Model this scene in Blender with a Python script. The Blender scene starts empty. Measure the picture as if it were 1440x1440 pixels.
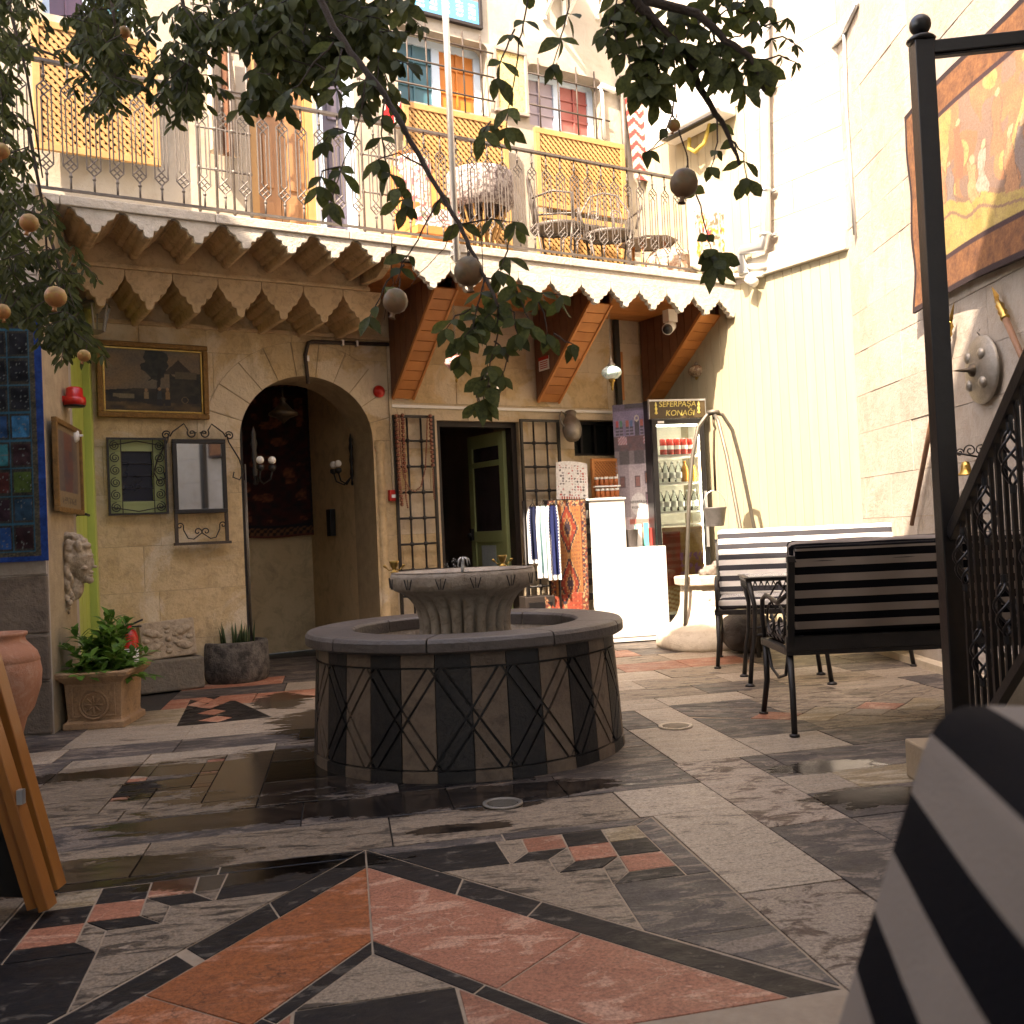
import bpy, bmesh, math, random
from mathutils import Vector, Matrix
random.seed(7)
rnd = random.random
def ru(a, b): return a + (b - a) * random.random()
SC = bpy.context.scene
COL = SC.collection
# ------------------------------------------------------------------ camera
F = 1400.0; TH = 0.0214; SR = 0.046; CR = math.sqrt(1 - SR * SR); HC = 1.0
cam_d = bpy.data.cameras.new('camera'); cam = bpy.data.objects.new('camera', cam_d); COL.objects.link(cam)
cam_d.sensor_width = 36; cam_d.lens = 36 * F / 1440; cam_d.clip_end = 300; cam_d.clip_start = 0.02
cam_d.dof.use_dof = True; cam_d.dof.focus_distance = 5.0; cam_d.dof.aperture_fstop = 9
_c, _s = math.cos(TH), math.sin(TH)
R_, U_, F_ = Vector((1, 0, 0)), Vector((0, -_s, _c)), Vector((0, _c, _s))
I_ = R_ * CR - U_ * SR; J_ = R_ * SR + U_ * CR
cam.matrix_world = Matrix(((I_.x, J_.x, -F_.x, 0), (I_.y, J_.y, -F_.y, 0), (I_.z, J_.z, -F_.z, HC), (0, 0, 0, 1)))
SC.camera = cam
# ------------------------------------------------------------------ sky and sun
SUN = Vector((.45, .77, -1.0)).normalized()
wd = bpy.data.worlds.new('World'); SC.world = wd; wd.use_nodes = True
nt = wd.node_tree; bg = nt.nodes['Background']
sky = nt.nodes.new('ShaderNodeTexSky'); sky.sky_type = 'NISHITA'; sky.sun_disc = False
sky.sun_elevation = math.asin(-SUN.z); sky.sun_rotation = math.atan2(-SUN.x, -SUN.y)
sky.air_density = 1.0; sky.dust_density = 2.5; sky.ozone_density = 1.0
nt.links.new(sky.outputs[0], bg.inputs[0]); bg.inputs[1].default_value = 0.15
sl = bpy.data.lights.new('sun', 'SUN'); so = bpy.data.objects.new('sun', sl); COL.objects.link(so)
sl.energy = 2.6; sl.angle = math.radians(.5); sl.color = (1, .95, .88)
so.rotation_euler = SUN.to_track_quat('-Z', 'Y').to_euler(); so.location = (0, 0, 12)
SC.view_settings.view_transform = 'Standard'; SC.view_settings.look = 'None'
SC.view_settings.exposure = 2.78; SC.view_settings.gamma = 1
SC.view_settings.use_curve_mapping = False
try: SC.view_settings.use_white_balance = True; SC.view_settings.white_balance_temperature = 8300; SC.view_settings.white_balance_tint = 16
except Exception: pass
SC.render.engine = 'CYCLES'
SC.cycles.max_bounces = 8; SC.cycles.diffuse_bounces = 5
# ------------------------------------------------------------------ picture point -> place
def ray(x, y):
    px, py = (x - 720) / F, (720 - y) / F
    a = px * CR + py * SR; b = -px * SR + py * CR
    return (a, _c - b * _s, _s + b * _c)
def G(x, y, z=0.):
    r = ray(x, y); t = (z - HC) / r[2]; return (r[0] * t, r[1] * t)
def D(x, y, d):
    r = ray(x, y); t = d / r[1]; return Vector((r[0] * t, d, HC + r[2] * t))
class Wall:
    # vertical plane; u runs to the viewer's right, normal n points at the viewer
    def __init__(s, o, ux, uy):
        l = math.hypot(ux, uy); s.o = o; s.u = (ux / l, uy / l); s.n = (s.u[1], -s.u[0]); s.rot = math.atan2(uy, ux)
    def at(s, x, y, o=0.):
        P = (s.o[0] + s.n[0] * o, s.o[1] + s.n[1] * o); r = ray(x, y); Dx, Dy = s.u
        det = -r[0] * Dy + Dx * r[1]
        t = (-P[0] * Dy + Dx * P[1]) / det; k = (r[0] * P[1] - r[1] * P[0]) / det
        return k, HC + r[2] * t
    def P(s, u, z, o=0.):
        return Vector((s.o[0] + s.u[0] * u + s.n[0] * o, s.o[1] + s.u[1] * u + s.n[1] * o, z))
a59 = math.radians(59)
WB = Wall(G(200, 972), math.sin(a59), math.cos(a59))          # back wall of the house
XR = 2.71
e_ = (XR, 7.70); vA = math.radians(-34)
WY = Wall(e_, -math.sin(vA), -math.cos(vA))                   # yellow boarded wing, u=0 at its near end
WR = Wall(e_, 0.0, -1.0)                                      # white stone wall on the right
# corner between back wall and yellow wall
def isect(w1, w2):
    (a, b), (c, d) = w1.u, w2.u; dx, dy = w2.o[0] - w1.o[0], w2.o[1] - w1.o[1]
    det = a * d - b * c
    return (dx * d - dy * c) / det, (dx * b - dy * a) / det
UC, YC = isect(WB, WY)
_k, _z = WY.at(1028, 400); _p = WY.P(_k, 0)
OB = (_p.x - WB.o[0]) * WB.n[0] + (_p.y - WB.o[1]) * WB.n[1]   # how far the balcony stands out
ZB = WB.at(720, 355, OB)[1]                                    # top of the balcony edge
ZRAIL = WB.at(720, 206, OB)[1]
P1 = Vector((*G(75, 1033), 0))                                # corner of the left pier
_u0 = WB.at(131, 700)[0]; P2 = WB.P(_u0, 0)
WL = Wall((P1.x, P1.y), P2.x - P1.x, P2.y - P1.y)             # short side wall with the green door
WLen = (P2 - P1).length
WP = Wall((P1.x, P1.y), .985, .17)                            # front of the left pier (u negative = left)
UL = _u0
print('corner u', UC, 'YC', YC, 'overhang', OB, 'ZB', ZB, 'ZRAIL', ZRAIL, 'UL', UL, 'P1', P1, 'P2', P2)
# ------------------------------------------------------------------ materials
def lin(c):
    return tuple(((v / 255) / 12.92 if v / 255 <= .04045 else ((v / 255 + .055) / 1.055) ** 2.4) for v in c)
def NN(nt, t, **k):
    n = nt.nodes.new(t)
    for a, b in k.items(): setattr(n, a, b)
    return n
def newmat(name):
    m = bpy.data.materials.new(name); m.use_nodes = True; nt = m.node_tree
    return m, nt, nt.nodes['Principled BSDF'], nt.links
def coords(nt, L, stretch=(1, 1, 1), objoff=True, kind='Object'):
    tc = NN(nt, 'ShaderNodeTexCoord'); mp = NN(nt, 'ShaderNodeMapping'); mp.inputs['Scale'].default_value = stretch
    L.new(tc.outputs[kind], mp.inputs['Vector'])
    if objoff:
        oi = NN(nt, 'ShaderNodeObjectInfo'); mu = NN(nt, 'ShaderNodeMath', operation='MULTIPLY'); mu.inputs[1].default_value = 37
        L.new(oi.outputs['Random'], mu.inputs[0]); L.new(mu.outputs[0], mp.inputs['Location'])
    return mp.outputs[0]
def noise(nt, L, vec, scale, detail=5, rough=.6, dist=0):
    n = NN(nt, 'ShaderNodeTexNoise'); n.inputs['Scale'].default_value = scale; n.inputs['Detail'].default_value = detail
    n.inputs['Roughness'].default_value = rough; n.inputs['Distortion'].default_value = dist
    if vec: L.new(vec, n.inputs['Vector'])
    return n.outputs['Fac']
def ramp(nt, L, fac, stops):
    r = NN(nt, 'ShaderNodeValToRGB'); L.new(fac, r.inputs[0]); el = r.color_ramp.elements
    while len(el) < len(stops): el.new(.5)
    for e, (p, c) in zip(el, stops):
        e.position = p; e.color = (*c, 1) if len(c) == 3 else c
    return r.outputs[0]
def mixc(nt, L, fac, a, b, mode='MIX'):
    m = NN(nt, 'ShaderNodeMix', data_type='RGBA', blend_type=mode)
    for s, v in ((m.inputs[0], fac), (m.inputs[6], a), (m.inputs[7], b)):
        if isinstance(v, (int, float)): s.default_value = v
        elif isinstance(v, tuple): s.default_value = (*v, 1)
        else: L.new(v, s)
    return m.outputs[2]
def g3(v): return (v, v, v)
def M(name, c, c2=None, rough=.6, scale=6, amt=.5, stretch=(1, 1, 1), bump=.15, bs=60, metal=0, var=.0, spec=.5, dirt=None, dirt_amt=.5, objoff=True, coat=0, rvar=0, patch=None):
    m, nt, b, L = newmat(name)
    v = coords(nt, L, stretch, objoff)
    n1 = noise(nt, L, v, scale, 6, .65)
    c2 = c2 or tuple(x * .6 for x in c)
    col = ramp(nt, L, n1, [(.5 - .35 * (1.2 - amt), c), (.5 + .35 * (1.2 - amt), c2)])
    if dirt:
        n2 = noise(nt, L, v, scale * 3.3, 8, .7, .6)
        col = mixc(nt, L, ramp(nt, L, n2, [(.48, g3(0)), (.48 + .22, g3(dirt_amt))]), col, dirt)
    if patch:
        n5 = noise(nt, L, coords(nt, L, (1, 1, 1), False), patch[1], 7, .62, .7)
        col = mixc(nt, L, ramp(nt, L, n5, [(.50, g3(0)), (.56, g3(patch[2]))]), col, patch[0])
        n6 = noise(nt, L, coords(nt, L, (2.2, 2.2, .5), False), 3, 6, .7, .3)
        col = mixc(nt, L, ramp(nt, L, n6, [(.56, g3(0)), (.72, g3(patch[2] * .6))]), col, tuple(x * .5 for x in c2))
    if var:
        oi = NN(nt, 'ShaderNodeObjectInfo'); mr = NN(nt, 'ShaderNodeMapRange'); L.new(oi.outputs['Random'], mr.inputs[0])
        mr.inputs[3].default_value = 1 - var; mr.inputs[4].default_value = 1 + var * .6
        hs = NN(nt, 'ShaderNodeHueSaturation'); L.new(col, hs.inputs['Color']); L.new(mr.outputs[0], hs.inputs['Value']); col = hs.outputs[0]
    L.new(col, b.inputs['Base Color'])
    b.inputs['Roughness'].default_value = rough; b.inputs['Metallic'].default_value = metal
    b.inputs['Specular IOR Level'].default_value = spec; b.inputs['Coat Weight'].default_value = coat
    if rvar:
        r = ramp(nt, L, noise(nt, L, v, scale * 2, 4), [(.3, g3(max(.03, rough - rvar))), (.7, g3(min(1, rough + rvar)))]); L.new(r, b.inputs['Roughness'])
    if bump:
        bp = NN(nt, 'ShaderNodeBump'); bp.inputs['Strength'].default_value = bump; bp.inputs['Distance'].default_value = .02
        n3 = noise(nt, L, v, bs, 6, .7); L.new(n3, bp.inputs['Height']); L.new(bp.outputs[0], b.inputs['Normal'])
    return m
def glass(name, tint=(.9, .95, .93), rough=.03):
    m, nt, b, L = newmat(name)
    tr = NN(nt, 'ShaderNodeBsdfTransparent'); tr.inputs[0].default_value = (*tint, 1); gl = NN(nt, 'ShaderNodeBsdfGlossy'); gl.inputs['Roughness'].default_value = rough
    fr = NN(nt, 'ShaderNodeFresnel'); fr.inputs[0].default_value = 1.45; ms = NN(nt, 'ShaderNodeMixShader'); L.new(fr.outputs[0], ms.inputs[0]); L.new(tr.outputs[0], ms.inputs[1]); L.new(gl.outputs[0], ms.inputs[2])
    nt.nodes.remove(b); L.new(ms.outputs[0], nt.nodes['Material Output'].inputs[0]); return m
def emis(name, c, s):
    m, nt, b, L = newmat(name); b.inputs['Base Color'].default_value = (*c, 1)
    b.inputs['Emission Color'].default_value = (*c, 1); b.inputs['Emission Strength'].default_value = s; return m
def vcol(name, rough=.8, bump=.3, bs=250, spec=.3):
    m, nt, b, L = newmat(name); at = NN(nt, 'ShaderNodeAttribute'); at.attribute_name = 'Col'
    v = coords(nt, L, (1, 1, 1), True); n = noise(nt, L, v, bs / 3, 3)
    c = mixc(nt, L, 1.0, at.outputs['Color'], ramp(nt, L, n, [(.3, g3(.75)), (.7, g3(1.1))]), 'MULTIPLY')
    L.new(c, b.inputs['Base Color']); b.inputs['Roughness'].default_value = rough; b.inputs['Specular IOR Level'].default_value = spec
    if bump:
        bp = NN(nt, 'ShaderNodeBump'); bp.inputs['Strength'].default_value = bump; bp.inputs['Distance'].default_value = .005
        L.new(noise(nt, L, v, bs, 2), bp.inputs['Height']); L.new(bp.outputs[0], b.inputs['Normal'])
    return m
def stripes(name, a, b_, period, frac=.5, off=0.):
    m, nt, b, L = newmat(name); uv = NN(nt, 'ShaderNodeUVMap'); sp = NN(nt, 'ShaderNodeSeparateXYZ'); L.new(uv.outputs[0], sp.inputs[0])
    x = NN(nt, 'ShaderNodeMath', operation='MULTIPLY_ADD'); x.inputs[1].default_value = 1 / period; x.inputs[2].default_value = off; L.new(sp.outputs[1], x.inputs[0])
    fr = NN(nt, 'ShaderNodeMath', operation='FRACT'); L.new(x.outputs[0], fr.inputs[0])
    gt = NN(nt, 'ShaderNodeMath', operation='GREATER_THAN'); gt.inputs[1].default_value = frac; L.new(fr.outputs[0], gt.inputs[0])
    v = coords(nt, L); n = noise(nt, L, v, 9, 4)
    c = mixc(nt, L, gt.outputs[0], a, b_); c = mixc(nt, L, 1.0, c, ramp(nt, L, n, [(.3, g3(.88)), (.7, g3(1.0))]), 'MULTIPLY')
    L.new(c, b.inputs['Base Color']); b.inputs['Roughness'].default_value = .85; b.inputs['Specular IOR Level'].default_value = .08
    bp = NN(nt, 'ShaderNodeBump'); bp.inputs['Strength'].default_value = .6; bp.inputs['Distance'].default_value = .002
    L.new(noise(nt, L, coords(nt, L, (1, 1, .35)), 700, 2), bp.inputs['Height']); L.new(bp.outputs[0], b.inputs['Normal'])
    return m
# ------------------------------------------------------------------ mesh building
class MB:
    def __init__(s): s.v = []; s.f = []; s.mi = []; s.m = 0; s.uv = None; s.sm = []; s.smooth = False
    def add(s, vs, fs):
        o = len(s.v); s.v += [tuple(v) for v in vs]; s.f += [tuple(i + o for i in f) for f in fs]
        s.mi += [s.m] * len(fs); s.sm += [s.smooth] * len(fs); return s
    def box(s, x0, x1, y0, y1, z0, z1, R=None, c=None):
        vs = [Vector((x, y, z)) for z in (z0, z1) for y in (y0, y1) for x in (x0, x1)]
        if R is not None:
            c = Vector(c) if c is not None else Vector(((x0 + x1) / 2, (y0 + y1) / 2, (z0 + z1) / 2)); vs = [R @ (v - c) + c for v in vs]
        return s.add(vs, [(0, 2, 3, 1), (4, 5, 7, 6), (0, 1, 5, 4), (2, 6, 7, 3), (0, 4, 6, 2), (1, 3, 7, 5)])
    def bar(s, a, b, w, h=None, up=(0, 0, 1)):
        # rectangular bar from a to b
        a, b = Vector(a), Vector(b); h = h or w; d = (b - a).normalized(); up = Vector(up)
        if abs(d.dot(up)) > .98: up = Vector((0, 1, 0))
        x = d.cross(up).normalized(); y = x.cross(d)
        vs = [p + x * (i * w / 2) + y * (j * h / 2) for p in (a, b) for i, j in ((-1, -1), (1, -1), (1, 1), (-1, 1))]
        return s.add(vs, [(0, 1, 2, 3), (7, 6, 5, 4), (0, 4, 5, 1), (1, 5, 6, 2), (2, 6, 7, 3), (3, 7, 4, 0)])
    def prism(s, poly, d0, d1, ax='xz'):
        # poly in plane, extruded along the third axis from d0 to d1
        ar = sum(poly[i][0] * poly[(i + 1) % len(poly)][1] - poly[(i + 1) % len(poly)][0] * poly[i][1] for i in range(len(poly)))
        if ar < 0: poly = poly[::-1]
        n = len(poly)
        def mk(p, d):
            return {'xz': (p[0], d, p[1]), 'xy': (p[0], p[1], d), 'yz': (d, p[0], p[1])}[ax]
        vs = [mk(p, d0) for p in poly] + [mk(p, d1) for p in poly]
        fl = ax != 'xz'
        f = [tuple(range(n)), tuple(range(2 * n - 1, n - 1, -1))] + [(i, i + n, (i + 1) % n + n, (i + 1) % n) for i in range(n)]
        if (d1 > d0) == fl: f = [q[::-1] for q in f]
        return s.add(vs, f)
    def tube(s, pts, r, n=8, closed=False, cap=True):
        pts = [Vector(p) for p in pts]; N_ = len(pts); rs = r if isinstance(r, (list, tuple)) else [r] * N_
        vs = []; pu = None
        for i, p in enumerate(pts):
            if closed: t = pts[(i + 1) % N_] - pts[i - 1]
            else: t = pts[min(i + 1, N_ - 1)] - pts[max(i - 1, 0)]
            t = t.normalized() if t.length > 1e-9 else Vector((0, 0, 1))
            if pu is None: pu = t.cross(Vector((0, 0, 1)) if abs(t.z) < .9 else Vector((0, 1, 0))).normalized()
            x = (pu - t * pu.dot(t)).normalized(); y = t.cross(x); pu = x
            vs += [p + (x * math.cos(2 * math.pi * k / n) + y * math.sin(2 * math.pi * k / n)) * rs[i] for k in range(n)]
        f = []
        for i in range(N_ if closed else N_ - 1):
            j = (i + 1) % N_
            f += [(i * n + k, i * n + (k + 1) % n, j * n + (k + 1) % n, j * n + k) for k in range(n)]
        if cap and not closed: f += [tuple(range(n))[::-1], tuple((N_ - 1) * n + k for k in range(n))]
        sm = s.smooth; s.smooth = n > 5; s.add(vs, f); s.smooth = sm; return s
    def lathe(s, prof, n=24, c=(0, 0, 0), ph=0., cap=True, ax='z', sx=1, sy=1, mod=None):
        c = Vector(c); vs = []
        for r, z in prof:
            for k in range(n):
                a = ph + 2 * math.pi * k / n; rr = r * (mod(a, z) if mod else 1)
                x, y = rr * math.cos(a) * sx, rr * math.sin(a) * sy
                vs.append(c + Vector({'z': (x, y, z), 'y': (x, -z, y), 'x': (z, x, y)}[ax]))
        f = [(i * n + k, i * n + (k + 1) % n, (i + 1) * n + (k + 1) % n, (i + 1) * n + k) for i in range(len(prof) - 1) for k in range(n)]
        if cap: f += [tuple(range(n))[::-1], tuple((len(prof) - 1) * n + k for k in range(n))]
        sm = s.smooth; s.smooth = n > 8; s.add(vs, f); s.smooth = sm; return s
    def ball(s, c, r, n=12, sz=1, sx=1, sy=1):
        k = n // 2
        return s.lathe([(max(.0005, math.sin(math.pi * i / k)) * r, -math.cos(math.pi * i / k) * r * sz) for i in range(k + 1)], n, c, cap=False, sx=sx, sy=sy)
    def build(s, name, mats, parent=None, loc=None, rotz=0, bevel=0, shade=None):
        me = bpy.data.meshes.new(name); me.from_pydata(s.v, [], s.f); mats = mats if isinstance(mats, (list, tuple)) else [mats]
        for m in mats: me.materials.append(m)
        if len(mats) > 1: me.polygons.foreach_set('material_index', s.mi)
        me.polygons.foreach_set('use_smooth', s.sm if shade is None else [shade] * len(s.f)); me.update()
        o = bpy.data.objects.new(name, me); COL.objects.link(o)
        if parent: o.parent = parent
        if loc is not None: o.location = loc
        o.rotation_euler = (0, 0, rotz)
        if bevel:
            b = o.modifiers.new('bevel', 'BEVEL'); b.width = bevel; b.segments = 2; b.limit_method = 'ANGLE'; b.angle_limit = math.radians(40)
        return o
def tag(o, label=None, cat=None, group=None, kind=None):
    if label: o['label'] = label
    if cat: o['category'] = cat
    if group: o['group'] = group
    if kind: o['kind'] = kind
    return o
def thing(name, label, cat, loc=(0, 0, 0), rotz=0, group=None):
    o = bpy.data.objects.new(name, None); COL.objects.link(o); o.location = loc; o.rotation_euler = (0, 0, rotz); o.empty_display_size = .1
    return tag(o, label, cat, group)
def wthing(w, name, label, cat, u, z, o=0., group=None): return thing(name, label, cat, w.P(u, z, o), w.rot, group)
def copy_tree(o, parent=None):
    c = o.copy(); COL.objects.link(c); c.parent = parent
    for ch in [x for x in bpy.data.objects if x.parent == o]: copy_tree(ch, c)
    return c
def text(name, s, size, mat, parent, loc, rot=(math.pi / 2, 0, 0), extrude=.001, align='CENTER', shear=0, sx=1):
    cu = bpy.data.curves.new(name, 'FONT'); cu.body = s; cu.size = size; cu.extrude = extrude; cu.align_x = align; cu.align_y = 'CENTER'; cu.shear = shear
    t = bpy.data.objects.new(name + '_tmp', cu); COL.objects.link(t)
    me = bpy.data.meshes.new_from_object(t.evaluated_get(bpy.context.evaluated_depsgraph_get()))
    bpy.data.objects.remove(t); me.materials.clear(); me.materials.append(mat); me.name = name
    o = bpy.data.objects.new(name, me); COL.objects.link(o); o.parent = parent; o.location = loc; o.rotation_euler = rot; o.scale = (sx, 1, 1)
    return o
def painted(name, w, h, nx, ny, fn, mat, parent, loc=(0, 0, 0), depth=.004, bulge=None, back=None):
    # cloth or picture in local xz, facing -y, coloured by fn(x, z) with x, z in 0..1; real thickness
    vs = []; cols = []
    for j in range(ny + 1):
        for i in range(nx + 1):
            x, z = i / nx, j / ny; b = bulge(x, z) if bulge else (0, 0, 0)
            vs.append((x * w + b[0], b[1], z * h + b[2])); cols.append(fn(x, z))
    ymx = max(v[1] for v in vs) + depth
    f = [(j * (nx + 1) + i, j * (nx + 1) + i + 1, (j + 1) * (nx + 1) + i + 1, (j + 1) * (nx + 1) + i) for j in range(ny) for i in range(nx)]
    N_ = len(vs); edge = [i for i in range(nx + 1)] + [(j) * (nx + 1) + nx for j in range(1, ny + 1)] + [ny * (nx + 1) + i for i in range(nx - 1, -1, -1)] + [j * (nx + 1) for j in range(ny - 1, 0, -1)]
    bk = {e: N_ + k for k, e in enumerate(edge)}
    for e in edge: vs.append((vs[e][0], ymx, vs[e][2])); cols.append(cols[e])
    ne = len(edge)
    for k in range(ne): a, b = edge[k], edge[(k + 1) % ne]; f.append((a, bk[a], bk[b], b))
    f.append(tuple(bk[e] for e in edge[::-1]))
    me = bpy.data.meshes.new(name); me.from_pydata(vs, [], f); me.materials.append(mat)
    at = me.color_attributes.new('Col', 'FLOAT_COLOR', 'POINT'); at.data.foreach_set('color', [q for c in cols for q in (c[0], c[1], c[2], 1)])
    me.update(); o = bpy.data.objects.new(name, me); COL.objects.link(o); o.parent = parent; o.location = loc
    return o
# 2D helpers
def clip(poly, p, d, keep_left=True):
    out = []; n = len(poly)
    def sd(q): v = d[0] * (q[1] - p[1]) - d[1] * (q[0] - p[0]); return v if keep_left else -v
    for i in range(n):
        a, b = poly[i], poly[(i + 1) % n]; sa, sb = sd(a), sd(b)
        if sa >= 0: out.append(a)
        if (sa > 1e-9 and sb < -1e-9) or (sa < -1e-9 and sb > 1e-9):
            t = sa / (sa - sb); out.append((a[0] + (b[0] - a[0]) * t, a[1] + (b[1] - a[1]) * t))
    return out
def area(p): return sum(p[i][0] * p[(i + 1) % len(p)][1] - p[(i + 1) % len(p)][0] * p[i][1] for i in range(len(p))) / 2
def subtract(polys, hole):
    if area(hole) < 0: hole = hole[::-1]
    res = []
    for P in polys:
        cur = P
        for i in range(len(hole)):
            a, b = hole[i], hole[(i + 1) % len(hole)]; d = (b[0] - a[0], b[1] - a[1])
            outp = clip(cur, a, d, False)
            if len(outp) > 2 and abs(area(outp)) > 1e-6: res.append(outp)
            cur = clip(cur, a, d, True)
            if len(cur) < 3 or abs(area(cur)) < 1e-7: break
    return res
def inset(P, g):
    if area(P) < 0: P = P[::-1]
    n = len(P); out = []
    for i in range(n):
        a, b, c = P[i - 1], P[i], P[(i + 1) % n]
        def nrm(p, q): l = math.hypot(q[0] - p[0], q[1] - p[1]) or 1; return (-(q[1] - p[1]) / l, (q[0] - p[0]) / l)
        n1, n2 = nrm(a, b), nrm(b, c); k = 1 + n1[0] * n2[0] + n1[1] * n2[1]; k = max(k, .3)
        out.append((b[0] + (n1[0] + n2[0]) / k * g, b[1] + (n1[1] + n2[1]) / k * g))
    return out
def rect(x0, x1, y0, y1): return [(x0, y0), (x1, y0), (x1, y1), (x0, y1)]
def arcpts(cx, cz, rx, rz, a0, a1, n): return [(cx + rx * math.cos(math.radians(a0 + (a1 - a0) * i / n)), cz + rz * math.sin(math.radians(a0 + (a1 - a0) * i / n))) for i in range(n + 1)]
def spiral(cx, cz, r0, r1, a0, a1, n, y=0.):
    return [(cx + (r0 + (r1 - r0) * i / n) * math.cos(math.radians(a0 + (a1 - a0) * i / n)), y, cz + (r0 + (r1 - r0) * i / n) * math.sin(math.radians(a0 + (a1 - a0) * i / n))) for i in range(n + 1)]
def mixl(a, b, t): t = max(0, min(1, t)); return tuple(a[i] + (b[i] - a[i]) * t for i in range(3))
import functools
def hsh(i, j, k=0): v = math.sin(i * 127.1 + j * 311.7 + k * 74.7) * 43758.5453; return v - math.floor(v)
def vn(x, y, k=0):
    i, j = math.floor(x), math.floor(y); fx, fy = x - i, y - j; fx = fx * fx * (3 - 2 * fx); fy = fy * fy * (3 - 2 * fy)
    a = hsh(i, j, k) * (1 - fx) + hsh(i + 1, j, k) * fx; b = hsh(i, j + 1, k) * (1 - fx) + hsh(i + 1, j + 1, k) * fx; return a * (1 - fy) + b * fy
# common materials
MT = {}
MT['iron'] = M('black_iron', (.005, .0045, .005), (.014, .012, .011), rough=.45, scale=30, bump=.2, bs=120, spec=.5)
MT['iron_rust'] = M('weathered_iron', (.035, .028, .024), (.07, .045, .03), rough=.6, scale=25, bump=.3, bs=90)
MT['plaster'] = M('cream_plaster', (.42, .375, .30), (.36, .31, .24), rough=.9, scale=1.6, bump=.3, bs=35, dirt=(.26, .21, .15), dirt_amt=.4, patch=((.46, .43, .37), 1.0, .5), objoff=False)
MT['plaster_w'] = M('white_plaster', (.52, .49, .43), (.45, .41, .34), rough=.9, scale=2.2, bump=.3, bs=30, dirt=(.45, .40, .32), dirt_amt=.4, objoff=False)
MT['lime'] = M('yellow_limestone', (.66, .51, .31), (.50, .355, .185), rough=.88, scale=4.2, bump=.6, bs=28, var=.08, dirt=(.33, .24, .14), dirt_amt=.7, patch=((.68, .58, .44), 1.3, .7))
MT['lime_pale'] = M('pale_limestone', (.64, .54, .40), (.52, .42, .29), rough=.88, scale=4, bump=.5, bs=30, var=.1, dirt=(.32, .26, .18), dirt_amt=.5)
MT['mortar'] = M('mortar', (.46, .355, .22), rough=.95, scale=10, bump=.4, bs=60)
MT['stone_w'] = M('white_stone', (.43, .375, .32), (.36, .305, .25), rough=.9, scale=2.6, bump=.4, bs=34, var=.05, patch=((.48, .43, .38), 1.1, .45), dirt=(.27, .205, .14), dirt_amt=.5)
MT['rough_stone'] = M('rough_brown_stone', (.20, .155, .115), (.11, .085, .065), rough=.9, scale=4, bump=1.0, bs=16, var=.2, dirt=(.07, .055, .045), dirt_amt=.6)
MT['corbel'] = M('corbel_stone', (.64, .47, .29), (.50, .35, .20), rough=.9, scale=5, bump=.6, bs=30, var=.1, dirt=(.22, .15, .09), dirt_amt=.6)
MT['balcony'] = M('balcony_edge_stone', (.60, .56, .49), (.46, .41, .34), rough=.9, scale=6, bump=.6, bs=40, var=.06, dirt=(.34, .29, .23), dirt_amt=.6)
MT['yellow'] = M('pale_yellow_boards', (.385, .34, .235), (.34, .30, .20), rough=.55, scale=3, stretch=(4, 4, .4), bump=.1, bs=30, var=.05, dirt=(.33, .28, .18), dirt_amt=.25)
MT['wood'] = M('orange_wood', (.60, .25, .08), (.44, .16, .045), rough=.5, scale=5, stretch=(1, 1, 1), bump=.1, bs=60, var=.15)
MT['wood_dk'] = M('dark_brown_wood', (.22, .095, .05), (.14, .055, .03), rough=.5, scale=7, bump=.1, bs=60, var=.12)
MT['lattice'] = M('honey_wood', (.47, .275, .105), (.37, .20, .07), rough=.55, scale=9, bump=.1, bs=60)
MT['green'] = M('lime_green_paint', (.46, .54, .12), (.38, .46, .10), rough=.45, scale=4, bump=.05)
MT['sage'] = M('sage_green_paint', (.32, .37, .17), (.26, .31, .13), rough=.5, scale=6, bump=.06)
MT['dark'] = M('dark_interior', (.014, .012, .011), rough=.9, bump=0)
MT['dark_brown'] = M('dark_brown_paint', (.022, .015, .012), rough=.6, bump=.1)
MT['red'] = M('red_plastic', (.55, .02, .012), (.45, .015, .01), rough=.3, bump=0)
MT['white'] = M('white_paint', (.8, .8, .78), (.76, .76, .74), rough=.45, bump=.03)
MT['bluewhite'] = M('pale_blue_frame', (.55, .70, .84), (.50, .64, .79), rough=.45, bump=.04)
MT['brass'] = M('brass', (.50, .33, .10), (.28, .17, .05), rough=.3, metal=1, scale=20, bump=.1)
MT['bronze'] = M('dark_bronze', (.10, .075, .05), (.05, .04, .03), rough=.45, metal=.8, scale=20, bump=.2)
MT['galv'] = M('galvanised_steel', (.62, .64, .66), (.48, .5, .52), rough=.35, metal=.8, scale=12, bump=.05)
MT['pewter'] = M('dull_pewter', (.34, .31, .27), (.2, .18, .15), rough=.45, metal=.7, scale=16, bump=.3)
MT['glass'] = glass('clear_glass')
MT['terra'] = M('terracotta', (.42, .19, .11), (.30, .13, .075), rough=.85, scale=5, bump=.3, bs=50, dirt=(.5, .33, .24), dirt_amt=.5)
MT['gold'] = M('gilt_frame', (.30, .16, .045), (.14, .075, .025), rough=.45, metal=.4, scale=30, bump=.6, bs=70)
MT['print'] = vcol('printed_picture', rough=.45, bump=0)
MT['cloth'] = vcol('woven_cloth', rough=.95, bump=.6, bs=320)
MT['vwhite'] = vcol('printed_board', rough=.5, bump=0)
MT['black_pl'] = M('black_plastic', (.007, .007, .008), rough=.4, bump=0)
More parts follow.
